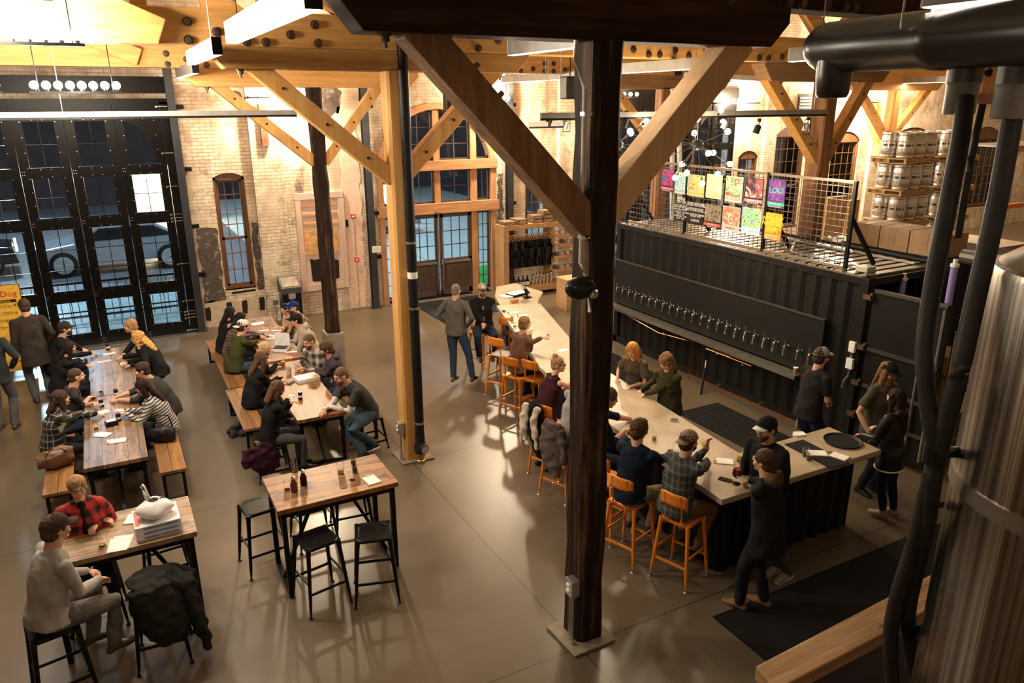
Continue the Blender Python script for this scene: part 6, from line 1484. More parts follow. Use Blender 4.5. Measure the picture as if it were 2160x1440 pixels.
# --- left edge and the left long table
who('person in a long dark coat by the yellow sign, back to us', (51, 645), (-.25, 1), 4, scale=1.03, top=C('brown_black_coat', (.040, .032, .026)), hem=.26, pants=JG, shoes=SBR, hair=((.06, .035, .02), 'short'), build=1.1, hands=(('L', .26, .12, .98), None))
who('person at the left edge in a dark jacket and grey jeans, cut by the frame', (-28, 690), (.25, 1), 2, top=C('slate_jacket', (.028, .030, .035)), hem=.16, pants=JG, shoes=SBR, hair=(HD, 'short'), hands=(('L', .20, .10, 1.0), None), elbows=((1, -.4, -.2), None))
who('bearded person in a dark cap at the far left of the left long table', (137, 692), (1, -.05), 22, BN, hands=((192, 744), (200, 748)), top=BK, pants=JD, shoes=SB, hair=(HD, 'short'), cap=C('charcoal_cap', (.03, .028, .03)), beard=HD, build=1.08)
who('person with long dark hair and black top, second on the left of the left table', (145, 733), (1, .1), 22, BN, 'f', hands=((180, 754), (182, 770)), top=BK, pants=JB, shoes=SB, hair=(HBK, 'long'), glasses=True)
who('balding person in a black shirt leaning on the left table near two dark cans', (161, 793), (1, .15), 20, BN, hands=((188, 838), (198, 850)), top=BK2, sleeves='rolled', pants=JD, shoes=SB, hair=((.08, .045, .03), 'buzz'), beard=(.05, .03, .02), build=1.05)
who('person in a black and white checked coat at the near left of the left table', (128, 840), (1, .1), 16, BN, 'f', hands=((196, 862), (204, 872)), top=plaid('check_coat', (.020, .018, .014), (.006, .006, .006), (.32, .29, .22), .085, .10), hem=.2, pants=JB, shoes=SB, hair=(HD, 'bob'), build=1.15)
who('fair short-haired person in black at the far right of the left table', (275, 687), (-1, .0), 24, BN, hands=((262, 745), (258, 752)), top=BK, pants=JB, shoes=SB, hair=((.40, .22, .10), 'short'), build=1.05)
who('person with curly blonde hair in a black sweatshirt writing on a pad', (290, 712), (-1, .35), 26, BN, 'f', hands=((268, 764), (276, 770)), top=BK, pants=JB, shoes=SB, hair=((.60, .33, .10), 'curly'), turn=10)
who('dark-haired person in a grey-black shirt holding a can', (299, 780), (-1, .05), 26, BN, hands=((244, 838), (250, 843)), top=C('charcoal_shirt', (.045, .040, .038)), sleeves='rolled', pants=JD, shoes=SB, hair=(HD, 'short'), build=1.1)
who('person with long dark hair in a striped top looking at a phone', (301, 815), (-1, .12), 20, BN, 'f', hands=((262, 866), (266, 872)), hh=(.86, .86), top=stripes('breton', (.45, .42, .38), (.015, .014, .015), .042, .38), pants=JB, shoes=SB, hair=((.03, .014, .012), 'long'), down=20, build=1.15)
# --- the middle long table
who('person in a black sleeveless top at the far left of the middle table', (487, 659), (1, .0), 18, BN, 'f', hands=(('L', .06, .28, 1.16), (510, 700)), hh=(1.1, .80), top=BK, sleeves='none', pants=JB, shoes=SB, hair=(HBK, 'long'))
who('dark-haired person in a dark flowered top reaching over the middle table', (509, 671), (1, -.1), 24, BN, 'f', hands=((556, 706), (578, 716)), top=plaid('flowered', (.07, .018, .022), (.02, .012, .012), (.3, .2, .16), .055, .14), pants=JB, shoes=SB, hair=(HBK, 'bob'))
who('person in a white mesh cap and olive jacket, their back half turned', (513, 688), (1, .25), 20, BN, hands=((545, 720), (540, 726)), top=C('olive_jacket', (.050, .052, .018)), pants=JM, shoes=SB, hair=(HD, 'short'), cap=C('white_mesh', (.62, .58, .50)), capback=True, build=1.15)
who('blonde person half hidden behind the one with long brown hair', (560, 735), (1, .0), 20, BN, 'f', hands=((583, 768), ('L', .02, .24, 1.12)), hh=(.84, .8), top=BK, pants=JB, shoes=SB, hair=((.55, .36, .18), 'short'))
def cords(T, d):
    m_ = MB(); a = d['s3']
    for sx in (-1, 1): m_.tube([a+V((sx*.05, -.10, .02)), a+V((sx*.10, -.12, -.12)), a+V((sx*.03, -.135, -.26)), a+V((sx*.06, -.135, -.40))], .004, 5)
    link('white_cord', m_.mesh('white_cord', True), WHITE, T)
who('person with long brown hair, glasses and a black jacket with white cords', (552, 756), (1, .05), 18, BN, 'f', hands=((586, 795), (592, 800)), top=BK, hem=.16, pants=JB, shoes=SB, hair=((.11, .055, .03), 'long'), glasses=True, build=1.15, extra=cords)
who('person in a black sweater and grey jeans looking at a brightly lit phone', (585, 820), (1, .05), 14, .58, 'f', hands=((606, 842), (612, 850)), hh=(1.0, .98), top=BK, pants=JG, shoes=SB, hair=((.13, .06, .035), 'bob'), down=25)
who('person in a tan sweater at the far right of the middle table', (602, 651), (-1, -.35), 14, BN, 'f', hands=((592, 695), (588, 690)), top=C('tan_sweater', (.46, .30, .18)), pants=JB, shoes=SB, hair=(HBK, 'short'), scale=.92)
def capmark(T, d):
    P = d['P']; m_ = MB(); m_.bar(P(-.006, .105, .075), P(-.006, .075, .108), .006, .004).bar(P(.010, .103, .080), P(-.012, .098, .088), .005, .004); link('cap_emblem', m_.mesh('cap_emblem'), WHITE, T)
who('person in a royal blue cap and reddish checked shirt', (619, 648), (-1, -.2), 20, BN, hands=((598, 692), None), top=plaid('red_check', (.20, .07, .05), (.09, .035, .03), (.4, .3, .25), .05, .12), pants=JD, shoes=SB, hair=(HD, 'buzz'), cap=C('royal_cap', (.012, .030, .16)), extra=capmark, beard=HD)
who('person in a black cap and pale grey hoodie on the right of the middle table', (624, 674), (-1, .15), 22, BN, hands=((598, 720), (604, 724)), top=C('pale_hoodie', (.42, .36, .29)), hood=True, pants=JB, shoes=SB, hair=(HBK, 'short'), cap=C('black_cap', (.02, .018, .018)), build=1.1)
who('short-haired person in a black and grey checked shirt looking down', (652, 719), (-1, -.55), 16, BN, hands=((632, 768), (640, 776)), top=plaid('lumber_grey', (.40, .36, .31), (.03, .028, .03), None, .15), pants=JD, shoes=SB, hair=((.13, .07, .04), 'buzz'), beard=(.12, .06, .04), down=18)
who('bearded person in a dark purple-grey hooded top, right of the middle table', (687, 735), (-1, .05), 18, BN, hands=((670, 790), (664, 778)), hh=(.82, .86), top=C('plum_hoodie', (.060, .045, .055)), hood=C('grey_hood', (.10, .09, .09)), pants=JD, shoes=SB, hair=((.10, .055, .03), 'messy'), beard=(.10, .05, .03), down=8)
def collar(T, d): m_ = MB(); m_.tube([d['P'](0, .045, -.15), d['P'](.0, .06, -.22)], .006, 6); link('zip', m_.mesh('zip'), CHROME, T)
who('person in a dark shirt over long white sleeves leaning onto the middle table', (719, 792), (-1, -.28), 34, .60, hands=((684, 864), (696, 858)), top=C('charcoal_tee', (.055, .052, .050)), sleeves='short', under=C('white_sleeves', (.66, .60, .54)), pants=JM, shoes=SB, sole=WHITE, hair=((.16, .085, .045), 'buzz'), beard=(.16, .08, .05), down=18, feet=(G(768, 955, .12), G(788, 935, .16)), scale=1.04)
# --- lower left high table
def tee(T, d): m_ = HB(); m_.limb([d['s1']+d['fw']*.095, d['s2']+d['fw']*.10, d['s3']+d['fw']*.062], [(.055, .05), (.06, .045), (.05, .04)], up=(0, 1, 0)); organic(m_, 'black_tee', BK, T, None, .01, 2); add_text('SALOON', .035, (0, 0, 0), (1, 0, 0), (0, 0, 1), WHITE, None) if False else None
who('person with glasses and pinned-back fair hair in a red and black checked shirt', (163, 1028), (.12, -1), 4, .84, 'f', hands=((216, 1096), (204, 1106)), hh=(1.13, 1.13), top=plaid('buffalo_check', (.50, .028, .022), (.018, .010, .010), None, .13), inner=BK, pants=JB, shoes=SB, hair=((.34, .20, .10), 'short'), glasses=True, build=1.2, down=2, face=True)
who('person in a grey sweatshirt and brown cap seated at the lower left', (118, 1114), (.93, .42), 14, ST, hands=(('L', .05, .42, 1.0), ('L', -.12, .40, 1.02)), top=C('heather_sweatshirt', (.36, .33, .30)), pants=C('washed_grey_jeans', (.13, .115, .10)), shoes=SBR, hair=((.09, .05, .03), 'short'), cap=C('brown_cap', (.055, .032, .025)), build=1.12, scale=1.03, feet=(('L', .10, .42, .34), ('L', -.14, .34, .36)))
# --- along the bar
who('person standing with hands on hips in a grey-green sweater and jeans', (962, 612), (.75, .65), 2, hands=(('L', .20, .06, 1.02), ('L', -.20, .06, 1.02)), elbows=((1.2, -.6, .0), (-1.2, -.6, .0)), top=C('grey_green_sweater', (.10, .094, .075)), pants=JD, shoes=SBR, hair=((.20, .16, .13), 'buzz'), feet=(G(1000, 806, .08), G(957, 806, .08)), scale=1.0, build=1.08)
def badge(T, d): P = d['P']; m_ = MB(); m_.box((-.03, 0, 0), (.03, .004, .03)); m_.v = [P(v.x, .105+v.y, .068+v.z) for v in m_.v]; link('cap_patch', m_.mesh('cap_patch'), PAPER, T)
who('bearded person in a trucker cap and black jacket at the far end of the bar', (1017, 611), (-.30, -1), 2, ST, hands=((1022, 690), ('L', .20, .32, 1.06)), hh=(1.02, 1.0), top=BK, hem=.16, inner=stripes('striped_polo', (.22, .17, .16), (.12, .09, .09), .05, .4), pants=JD, shoes=SBR, hair=((.10, .055, .03), 'short'), cap=C('grey_trucker', (.32, .28, .22)), capfront=C('olive_peak', (.06, .055, .035)), beard=(.13, .06, .035), build=1.12, extra=badge)
who('person with glasses in a brown shirt, hands raised over the bar', (1107, 682), (1, .25), 12, ST, hands=((1118, 704), (1142, 712)), hh=(1.36, 1.28), top=C('brown_shirt', (.17, .085, .055)), pants=JB, shoes=SB, hair=((.26, .14, .06), 'short'), glasses=True, feet=(None, None))
who('smiling person with a blonde bun, glasses and a dark red tank top', (1178, 768), (.95, .1), 20, ST, 'f', hands=((1206, 808), (1214, 818)), hh=(1.10, 1.10), top=C('plum_tank', (.050, .016, .020)), sleeves='none', pants=BK, shoes=SB, hair=((.45, .27, .13), 'bun'), glasses=True, turn=-50, skin=SK2)
who('person in a pale grey shirt mostly hidden behind the charred post', (1232, 802), (1, .2), 16, ST, hands=((1262, 850), (1268, 862)), hh=(1.1, 1.1), top=C('pale_grey_shirt', (.30, .29, .28)), pants=JB, shoes=SB, hair=(HD, 'short'), build=1.15)
who('person in a navy-black shirt leaning on the bar just right of the charred post', (1284, 838), (.95, -.35), 26, ST, hands=((1318, 908), (1330, 884)), hh=(1.12, 1.10), top=NV, sleeves='rolled', pants=JD, shoes=SB, hair=((.12, .065, .04), 'short'), down=18, turn=-8, scale=1.06)
who('dark-haired person in a navy sweater seated with their back to us', (1349, 906), (.92, .45), 12, ST, hands=((1405, 965), (1330, 905)), hh=(1.10, 1.1), top=C('navy_sweater', (.010, .015, .026)), pants=KH, shoes=SB, hair=((.085, .04, .022), 'messy'), down=8, turn=-12)
who('person in a backward tan cap and dark checked shirt drinking', (1453, 930), (.97, .15), 12, ST, hands=((1500, 962), (1492, 945)), hh=(1.12, 1.42), hand_dir=(None, (.1, .2, 1)), top=plaid('blackwatch', (.050, .055, .050), (.025, .028, .026), (.16, .15, .12), .08, .07), pants=BR, shoes=SBR, hair=(HD, 'short'), cap=C('tan_cap', (.24, .15, .11)), capback=True, beard=HD, build=1.08, elbows=((.5, -.3, -.8), (-.2, .4, -.9)))
who('person in black with an olive hood standing at the bar end', (1612, 972), (-.35, 1), 8, hands=((1570, 1015), (1590, 1020)), hh=(1.10, 1.1), top=BK, hem=.20, hood=C('olive_hood', (.085, .055, .022)), pants=JB, shoes=STN, hair=((.06, .032, .018), 'short'), feet=(G(1612, 1262, .08), G(1560, 1268, .08)), build=1.12)
def crest(T, d): m_ = MB(); a = d['s2']+d['fw']*.135+V((.07, 0, .05)); m_.lathe([(.022, 0), (.022, .003)], a, 10, d['fw']); link('chest_patch', m_.mesh('chest_patch'), PAPER, T)
who('person in a black jacket and two-tone cap standing at the bar corner', (1617, 903), (-1, -.1), 8, hands=(None, ('L', -.20, .05, .86)), top=BK, hem=.18, pants=JG, shoes=plain('grey_trainer', (.32, .26, .20), .6), sole=WHITE, hair=((.045, .028, .02), 'short'), cap=BK, capfront=C('white_peak', (.6, .55, .5)), beard=(.10, .055, .035), scale=1.05, feet=(G(1640, 1190, .08), G(1662, 1205, .08)), build=1.1, extra=crest)
# --- behind the bar
who('person with long strawberry-blonde hair and a grey top behind the bar', (1334, 738), (-.85, -.5), 26, .93, 'f', hands=((1302, 800), (1330, 815)), hh=(1.10, 1.10), top=C('taupe_tee', (.12, .095, .070)), sleeves='short', pants=BK, shoes=SB, hair=((.62, .27, .075), 'long'), down=25, skin=SK2)
who('person with wavy light brown hair and an olive jacket behind the bar', (1405, 762), (-.9, -.4), 16, .93, 'f', hands=((1352, 822), (1358, 832)), hh=(1.10, 1.10), top=C('army_jacket', (.055, .052, .020)), hem=.16, pants=JB, shoes=SB, hair=((.24, .125, .05), 'curly'), down=28, skin=SK2)
def towel(T, d): m_ = MB(); h = d['H0']; m_.grid(lambda u, v: V((-.165-.02*math.sin(v*9)*.3, -.02+.14*u+.01*math.sin(u*20), h.z+.06-.42*v)), 8, 8); o = link('towel', m_.mesh('towel', True), C('white_towel', (.60, .52, .50)), T); o.modifiers.new('t', 'SOLIDIFY').thickness = .012
def teeprint(T, d): m_ = MB(); [m_.box((x, 0, z), (x+.03, .004, z+.05)) for x, z in ((-.05, 0), (0, .02), (.04, -.02), (-.02, -.06), (.02, -.07))]; m_.v = [d['s2']+d['fw']*(.135)+v for v in m_.v]; link('shirt_print', m_.mesh('shirt_print'), plain('grey_print', (.10, .10, .10)), T)
who('bartender in a grey cap and black T-shirt with a white towel, by the last tap', (1733, 752), (1, -.1), 8, hands=(('L', .05, .30, 1.08), ('L', -.06, .31, 1.06)), top=C('black_tee', (.022, .020, .019)), sleeves='short', pants=JD, shoes=SB, hair=(HD, 'short'), cap=C('grey_cap', (.32, .30, .28)), beard=(.12, .07, .045), scale=1.04, extra=lambda T, d: (towel(T, d), teeprint(T, d)))
who('person with long hair, a striped-front cap and an olive-grey T-shirt facing us', (1874, 784), (-.05, -1), 4, hands=(('L', .34, .18, 1.0), ('L', -.34, .12, .98)), top=C('olive_grey_tee', (.085, .075, .052)), sleeves='short', pants=JB, shoes=SB, hair=((.20, .10, .045), 'long'), cap=BK, glasses=True, beard=(.20, .10, .05), scale=1.03, build=1.05, down=10, skin=SK3)
def hemline(T, d): h = d['H0']; m_ = MB(); m_.tube([V((.185*math.cos(a), .15*math.sin(a), h.z-.20)) for a in [2*PI*k/20 for k in range(21)]], .010, 5); link('white_hem', m_.mesh('white_hem', True), PAPER, T)
who('person with waist-length dark hair in a black leather jacket, back to us', (1890, 838), (-.12, 1), 2, .93, 'f', hands=(('L', .16, .30, 1.15), ('L', -.14, .32, 1.12)), top=plain('black_leather', (.016, .013, .012), .32), hem=.22, pants=C('night_jeans', (.012, .015, .028)), shoes=plain('taupe_boot', (.22, .14, .09), .6), hair=((.022, .010, .008), 'long'), hood=True, scale=1.0, feet=(G(1885, 1078, .08), G(1862, 1084, .08)), dispn=.010, extra=hemline)

def mv(lab, x, y, dz=0):
    o = [q for q in bpy.data.objects if q.parent is None and q.get('label', '') == lab][0]; o.location = (x, y, dz)
def hipof(part): return [q for q in bpy.data.objects if q.parent is None and part in q.get('label', '') and q.get('category') == 'person'][0].location
for a_l, b_l in (('orange bar stool under the man in the brown shirt, backrest showing', 'in a brown shirt'), ('orange bar stool under the seated man in the trucker cap', 'trucker cap'),
                 ('low black stool under the man in the dark shirt with white sleeves', 'over long white sleeves'), ('low black stool under the woman looking at a bright phone', 'brightly lit phone'), ('black stool under the man in the grey sweatshirt', 'grey sweatshirt'),
                 ('black stool behind the lower left table under the person in red plaid', 'red and black checked')):
    h = hipof(b_l); mv(a_l, h.x, h.y)
for lb in ('orange bar stool under the hanging brown-grey coat', 'orange bar stool under the white and black jacket'):
    o = [q for q in bpy.data.objects if q.get('label', '') == lb][0]; o.location.x += .10
# ================================================================ what stands on the tables and the floor
CG = glass('clear_glass'); FR = plain('frosted_plastic', (.60, .55, .48), .35)
GOLD = plain('golden_beer', (.75, .36, .03), .15); AMBER = plain('hazy_orange_beer', (.85, .42, .06), .2); REDB = plain('red_beer', (.30, .006, .01), .12); DARKB = plain('cola', (.03, .012, .008), .12); PALEB = plain('pale_beer', (.80, .62, .16), .15)
def at(px, h): g = G(px[0], px[1], h); return V((g.x, g.y, h))
GRP = {}
def tumbler(px, h, label, fill=None, fr=.55, r=.036, ht=.13, mat=None, kind='pint_glass', cat='glass', base=True):
    p = at(px, h); t = thing(kind, label, cat, p)
    prof = [(r*.78, 0), (r*.82, .006), (r, ht)]; MB().lathe(prof[:2]+[(r, ht), (r-.002, ht), (r*.78, .008), (0, .008)], p, 18).build('vessel', mat or CG, t, smooth=True)
    if fill: MB().lathe([(0, .010), (r*.76, .010), (r*.76+(r*.9-r*.76)*fr, ht*fr), (0, ht*fr)], p, 18).build('drink', fill, t, smooth=True)
    return t
def goblet(px, h, label, fill, s=1.0, stem=True):
    p = at(px, h); t = thing('beer_goblet', label, 'glass', p)
    MB().lathe([(a*s, b*s) for a, b in ((.036, 0), (.036, .004), (.008, .010), (.007, .05), (.030, .07), (.046, .10), (.042, .13), (.035, .155), (.040, .175), (.038, .175), (.033, .155), (.040, .13), (.044, .10), (.02, .07), (0, .066))], p, 20).build('vessel', CG, t, smooth=True)
    MB().lathe([(a*s, b*s) for a, b in ((0, .068), (.018, .070), (.042, .10), (.038, .13), (.034, .145), (0, .145))], p, 20).build('drink', fill, t, smooth=True)
    return t
def flat(name, label, cat, px, h, w_, d_, th, rz, mat, extra=None, group=None):
    p = at(px, h); t = thing(name, label, cat, p, rz, group); M_ = mat_of(t)
    def L(a, b): m_ = MB().box(a, b); m_.v = [M_@v for v in m_.v]; return m_
    L((-w_/2, -d_/2, 0), (w_/2, d_/2, th)).build('sheet' if th < .01 else 'body', mat, t, bevel=.0 if th < .01 else .003)
    if extra: extra(t, L, w_, d_, th)
    return t
def clip(t, L, w_, d_, th): L((-w_/2+.01, -d_/2+.01, th), (w_/2-.01, d_/2-.03, th+.003)).build('menu_sheet', PAPER, t); L((-.03, d_/2-.025, th), (.03, d_/2-.002, th+.012)).build('clip', CHROME, t)
BOARD = plain('clipboard_wood', (.35, .22, .11), .6)
def clipboard(label, px, h, rz, w_=.16, d_=.23): return flat('clipboard', label, 'clipboard', px, h, w_, d_, .006, rz, BOARD, clip)
def phone(label, px, h, rz, lit=None):
    def ex(t, L, w_, d_, th): L((-w_/2+.004, -d_/2+.006, th), (w_/2-.004, d_/2-.006, th+.001)).build('screen', lit or plain('dark_screen', (.02, .02, .025), .08), t)
    return flat('phone', label, 'phone', px, h, .072, .145, .009, rz, BLK, ex)
def can(label, px, h):
    p = at(px, h); t = thing('drink_can', label, 'can', p); MB().lathe([(.026, 0), (.033, .008), (.033, .105), (.027, .12)], p, 16).build('body', plain('dark_can', (.03, .02, .025), .3, .3), t, smooth=True); MB().lathe([(.0, .117), (.026, .118), (.027, .122)], p, 16).build('lid', CHROME, t); MB().lathe([(.0335, .04), (.0335, .07)], p, 16).build('label_band', PAPER, t)
TH = .76
# left long table
can('dark can with a silver lid near the balding person, on the left table', (215, 858), TH); can('dark can in the hand of the dark-haired person at the left table', (246, 836), TH); can('dark can beside the glowing phone on the left table', (251, 888), TH)
tumbler((203, 905), TH, 'low tumbler of golden cider at the left edge of the left table', GOLD, .5, .036, .08)
tumbler((213, 826), TH, 'empty clear glass behind the dark cans on the left table', None, 0, .034, .11)
phone('glowing phone in the hands of the person in stripes', (255, 866), .86, 1.2, glow('phone_light', (.9, .75, 1), 5.0))
def nb(t, L, w_, d_, th): L((-w_/2+.015, -d_/2+.015, th), (w_/2-.015, d_/2-.015, th+.008)).build('napkins', WHITE, t)
flat('napkin_holder', 'black napkin holder full of white napkins on the left table', 'napkin holder', (236, 897), TH, .15, .11, .07, .2, BLK, nb)
clipboard('clipboard with a cream sheet, left one at the near end of the left table', (216, 917), TH, .9); clipboard('clipboard with a cream sheet, right one at the near end of the left table', (247, 930), TH, 1.45)
flat('paper_menu', 'white folded paper under the hand of the person in the checked coat', 'paper', (213, 870), TH, .20, .13, .003, .4, PAPER)
clipboard('white pad being written on at the far right of the left table', (266, 767), TH, 1.3)
flat('paper_menu', 'white menu sheet in the middle of the far half of the left table', 'paper', (220, 762), TH, .22, .10, .004, .15, PAPER)
flat('paper_menu', 'white menu sheet near the far end of the left table', 'paper', (231, 746), TH, .20, .10, .004, .1, PAPER)
flat('blue_folder', 'blue folder at the far end of the left table', 'folder', (213, 744), TH, .12, .20, .004, .2, plain('blue_card', (.10, .28, .55), .5))
can('small dark bottle at the far end of the left table', (228, 738), TH)
# middle long table
flat('white_box', 'closed white box on the near half of the middle table', 'box', (647, 800), TH, .36, .26, .055, .15, plain('white_card', (.80, .78, .74), .6))
def opn(t, L, w_, d_, th): L((-w_/2+.01, -d_/2+.01, .012), (w_/2-.01, d_/2-.01, th+.001)).build('box_interior', plain('dark_inside', (.05, .04, .04), .8), t); L((-w_/2, d_/2-.01, th), (w_/2, d_/2, th+.24)).build('open_lid', plain('white_card', (.80, .78, .74), .6), t)
flat('open_box', 'open white box with its lid raised on the far half of the middle table', 'box', (592, 738), TH, .28, .24, .05, -.6, plain('white_card', (.80, .78, .74), .6), opn)
tumbler((610, 789), TH, 'frosted plastic cup near the closed white box, the left one', None, 0, .042, .13, FR, 'plastic_cup', 'cup')
tumbler((627, 783), TH, 'frosted plastic cup with red dregs near the closed white box', REDB, .2, .042, .13, FR, 'plastic_cup', 'cup')
tumbler((561, 685), TH, 'frosted plastic cup standing at the far end of the middle table', None, 0, .042, .13, FR, 'plastic_cup', 'cup')
tumbler((638, 788), TH, 'small glass of orange juice-coloured beer by the closed white box', AMBER, .7, .03, .09)
tumbler((598, 773), TH, 'wide glass of hazy orange beer in the middle of the middle table', AMBER, .8, .042, .12)
tumbler((594, 730), TH, 'small red drink beside the open white box', REDB, .6, .03, .08)
tumbler((690, 862), TH, 'glass of amber beer under the hand of the person in white sleeves', AMBER, .7, .034, .10)
can('small dark bottle with a silver top near the bright phone', (634, 842), TH)
phone('grey phone lying on the near half of the middle table', (613, 809), TH, -.7)
phone('very bright phone held up by the person in the black sweater', (613, 838), .99, -.5, glow('phone_light_white', (.95, .9, 1), 9.0))
phone('lit phone lying at the far end of the middle table', (580, 698), TH, 1.4, glow('phone_light_blue', (.6, .8, .9), 1.5))
for i, (q, rz, lb) in enumerate((((615, 742), 1.3, 'white slip of paper right of the open box'), ((556, 697), 1.2, 'crumpled white napkin at the far end of the middle table'), ((574, 708), .6, 'white paper strip, upper one of three beside the outstretched arm'), ((569, 714), 1.0, 'white paper strip, middle one of three beside the outstretched arm'), ((580, 711), -.6, 'white paper strip, lower one of three beside the outstretched arm'))): flat('paper_strip', lb, 'paper', q, TH, .05 if i else .07, .19, .004, rz, PAPER)
flat('serving_tray', 'pale paper food tray at the far end of the middle table', 'tray', (545, 684), TH, .28, .16, .02, .2, PAPER, nb)
# empty high table
TC = 1.07
tumbler((622, 994), TC, 'clear pint glass behind the two dark bottles on the empty high table', None, 0, .040, .14)
def cruet(px, label, mat):
    p = at(px, TC); t = thing('syrup_bottle', label, 'bottle', p); MB().lathe([(.034, 0), (.038, .01), (.038, .09), (.022, .125), (.02, .15)], p, 16).build('bottle', mat, t, smooth=True); MB().lathe([(.024, .15), (.024, .17), (.01, .185)], p, 12).build('silver_top', CHROME, t)
cruet((621, 1036), 'reddish-brown bottle with a silver top, front of the pair on the high table', plain('red_brown_liquid', (.14, .03, .012), .1)); cruet((641, 1022), 'near-black bottle with a silver top, rear of the pair on the high table', plain('dark_liquid', (.035, .012, .008), .1))
tumbler((606, 1032), TC, 'empty etched tumbler left of the two dark bottles', None, 0, .036, .10)
tumbler((719, 998), TC, 'plastic cup with a little water on the empty high table', plain('cloudy_water', (.55, .5, .42), .1), .4, .042, .13)
tumbler((746, 982), TC, 'tall glass with a dark drink near the far edge of the high table', DARKB, .45, .036, .14)
tumbler((749, 997), TC, 'short glass with a dark drink near the clipboard on the high table', DARKB, .6, .032, .11)
tumbler((743, 1012), TC, 'empty tumbler beside the clipboard on the high table', None, 0, .034, .10)
clipboard('clipboard with a white sheet on the empty high table', (783, 1012), TC, .12)
# lower left high table
PIZ = plain('pizza_box_white', (.78, .75, .74), .6); PBLUE = plain('pizza_box_blue_print', (.22, .28, .48), .6); PRED = plain('pizza_box_red_print', (.80, .16, .10), .6)
c = G(333, 1112, TC)
for i, nm in enumerate(('bottom', 'middle', 'top')):
    z = TC+.001+i*.047; t = thing('pizza_box', 'white printed pizza box, %s one of the stack under the plastic bag' % nm, 'box', (c.x, c.y, z), .03, 'pizza boxes on the lower left table'); M_ = mat_of(t)
    def L(a, b): m_ = MB().box(a, b); m_.v = [M_@v for v in m_.v]; return m_
    L((-.20, -.19, 0), (.20, .19, .045)).build('box', PIZ, t, bevel=.004); L((-.13, -.1915, .012), (.17, -.190, .034)).build('side_print', PBLUE, t)
    if i == 2: L((-.19, -.15, .045), (-.15, .15, .0465)).build('red_print', PRED, t); L((.12, -.03, .045), (.15, .0, .0465)).build('small_logo', PRED, t)
t = thing('plastic_bag', 'knotted white plastic bag sitting on the stack of pizza boxes', 'bag', (c.x, c.y, TC+.143)); b = HB(); z = TC+.143
def bagp(u, v): a = 2*PI*u; r_ = .17*math.sin(PI*min(.96, .12+.84*v))**.6; return V((r_*math.cos(a)*(1+.06*math.sin(5*a+v*6)), r_*.95*math.sin(a)*(1+.06*math.cos(4*a)), z-TC-.143+.16*v-.02*math.sin(3*a)*v*(1-v)*3))
b.grid(bagp, 28, 12); b.add([V((.12*math.cos(k*PI/8), .11*math.sin(k*PI/8), 0)) for k in range(16)], [tuple(range(15, -1, -1))]); BAGM = plain('white_bag_film', (.78, .74, .72), .35)
bag = link('bag_body', b.mesh('bag', True), BAGM, t)
b = HB(); b.tube([V((-.05, .04, .14)), V((-.07, .06, .22)), V((-.085, .07, .29)), V((-.07, .07, .31)), V((-.055, .06, .28)), V((-.03, .04, .15))], [(.02, .008), (.016, .006), (.012, .006), (.012, .006), (.014, .006), (.02, .008)], 8); link('bag_handle', b.mesh('bag_handle', True), BAGM, t)
b = HB(); b.box((.03, -.01, .150), (.07, .02, .158)).box((.07, .02, .145), (.10, .05, .152)); link('bag_print', b.mesh('bag_print'), BLK, t)
flat('paper_menu', 'white sheet at the front edge of the lower left table, upper of two', 'paper', (256, 1143), TC, .17, .24, .002, -.25, PAPER); flat('paper_menu', 'white sheet at the front edge of the lower left table, lower of two', 'paper', (250, 1148), TC-.0, .17, .24, .0015, -.15, plain('paper_two', (.75, .72, .66), .8))
clipboard('clipboard with a cream sheet left of the pizza boxes', (283, 1093), TC, -.3)
tumbler((213, 1105), TC, 'glass of dark beer in the hands of the person in red checks', DARKB, .5, .038, .14); tumbler((216, 1150), TC, 'nearly empty clear glass near the front edge of the lower left table', PALEB, .12, .036, .14)
# bar
TBH = 1.07
goblet((1561, 990), TBH, 'goblet of golden beer near the end of the bar', PALEB, 1.25); goblet((1553, 1020), TBH, 'goblet of bright red beer in front of the hooded person', REDB, 1.25)
tumbler((1380, 927), TBH, 'small glass of orange beer on the bar beside the navy sweater', AMBER, .5, .032, .10); tumbler((1414, 950), TBH, 'empty clear cup left of the person who drinks', None, 0, .04, .09)
tumbler((1489, 975), TBH, 'glass with a little pink drink under the raised arm', plain('pink_drink', (.7, .2, .12), .15), .3, .034, .12)
p = PD(1489, 938, (G(1489, 962, 1.2)-V((0, 0, CAMH))).dot(CF)); t = thing('pint_glass', 'glass of beer held to the mouth of the person in the backward cap', 'glass', p); MB().lathe([(.026, 0), (.034, .10), (.032, .10), (.024, .006), (0, .006)], p-V((0, 0, .03)), 16, (-.5, -.1, .8)).build('vessel', CG, t, smooth=True); MB().lathe([(0, .008), (.025, .008), (.030, .07), (0, .07)], p-V((0, 0, .03)), 16, (-.5, -.1, .8)).build('drink', AMBER, t, smooth=True)
clipboard('clipboard with a cream sheet near the end of the bar', (1527, 973), TBH, .85); phone('black phone at the edge of the bar near the red beer', (1530, 1012), TBH, .5)
flat('drip_coaster', 'square metal drink coaster in the middle of the bar', 'coaster', (1423, 887), TBH, .12, .12, .008, .8, STEEL, lambda t, L, w_, d_, th: [L((-.045+i*.035, -.045, th), (-.025+i*.035, .045, th+.002)).build('slot', BLK, t) for i in range(3)])
flat('bar_mat', 'long black rubber mat across the short arm of the bar', 'mat', (1722, 957), TBH, .30, .70, .008, -.05, BLK, lambda t, L, w_, d_, th: L((-w_/2+.01, -d_/2+.01, th), (w_/2-.01, d_/2-.01, th+.002)).build('ribbed_field', MAT, t))
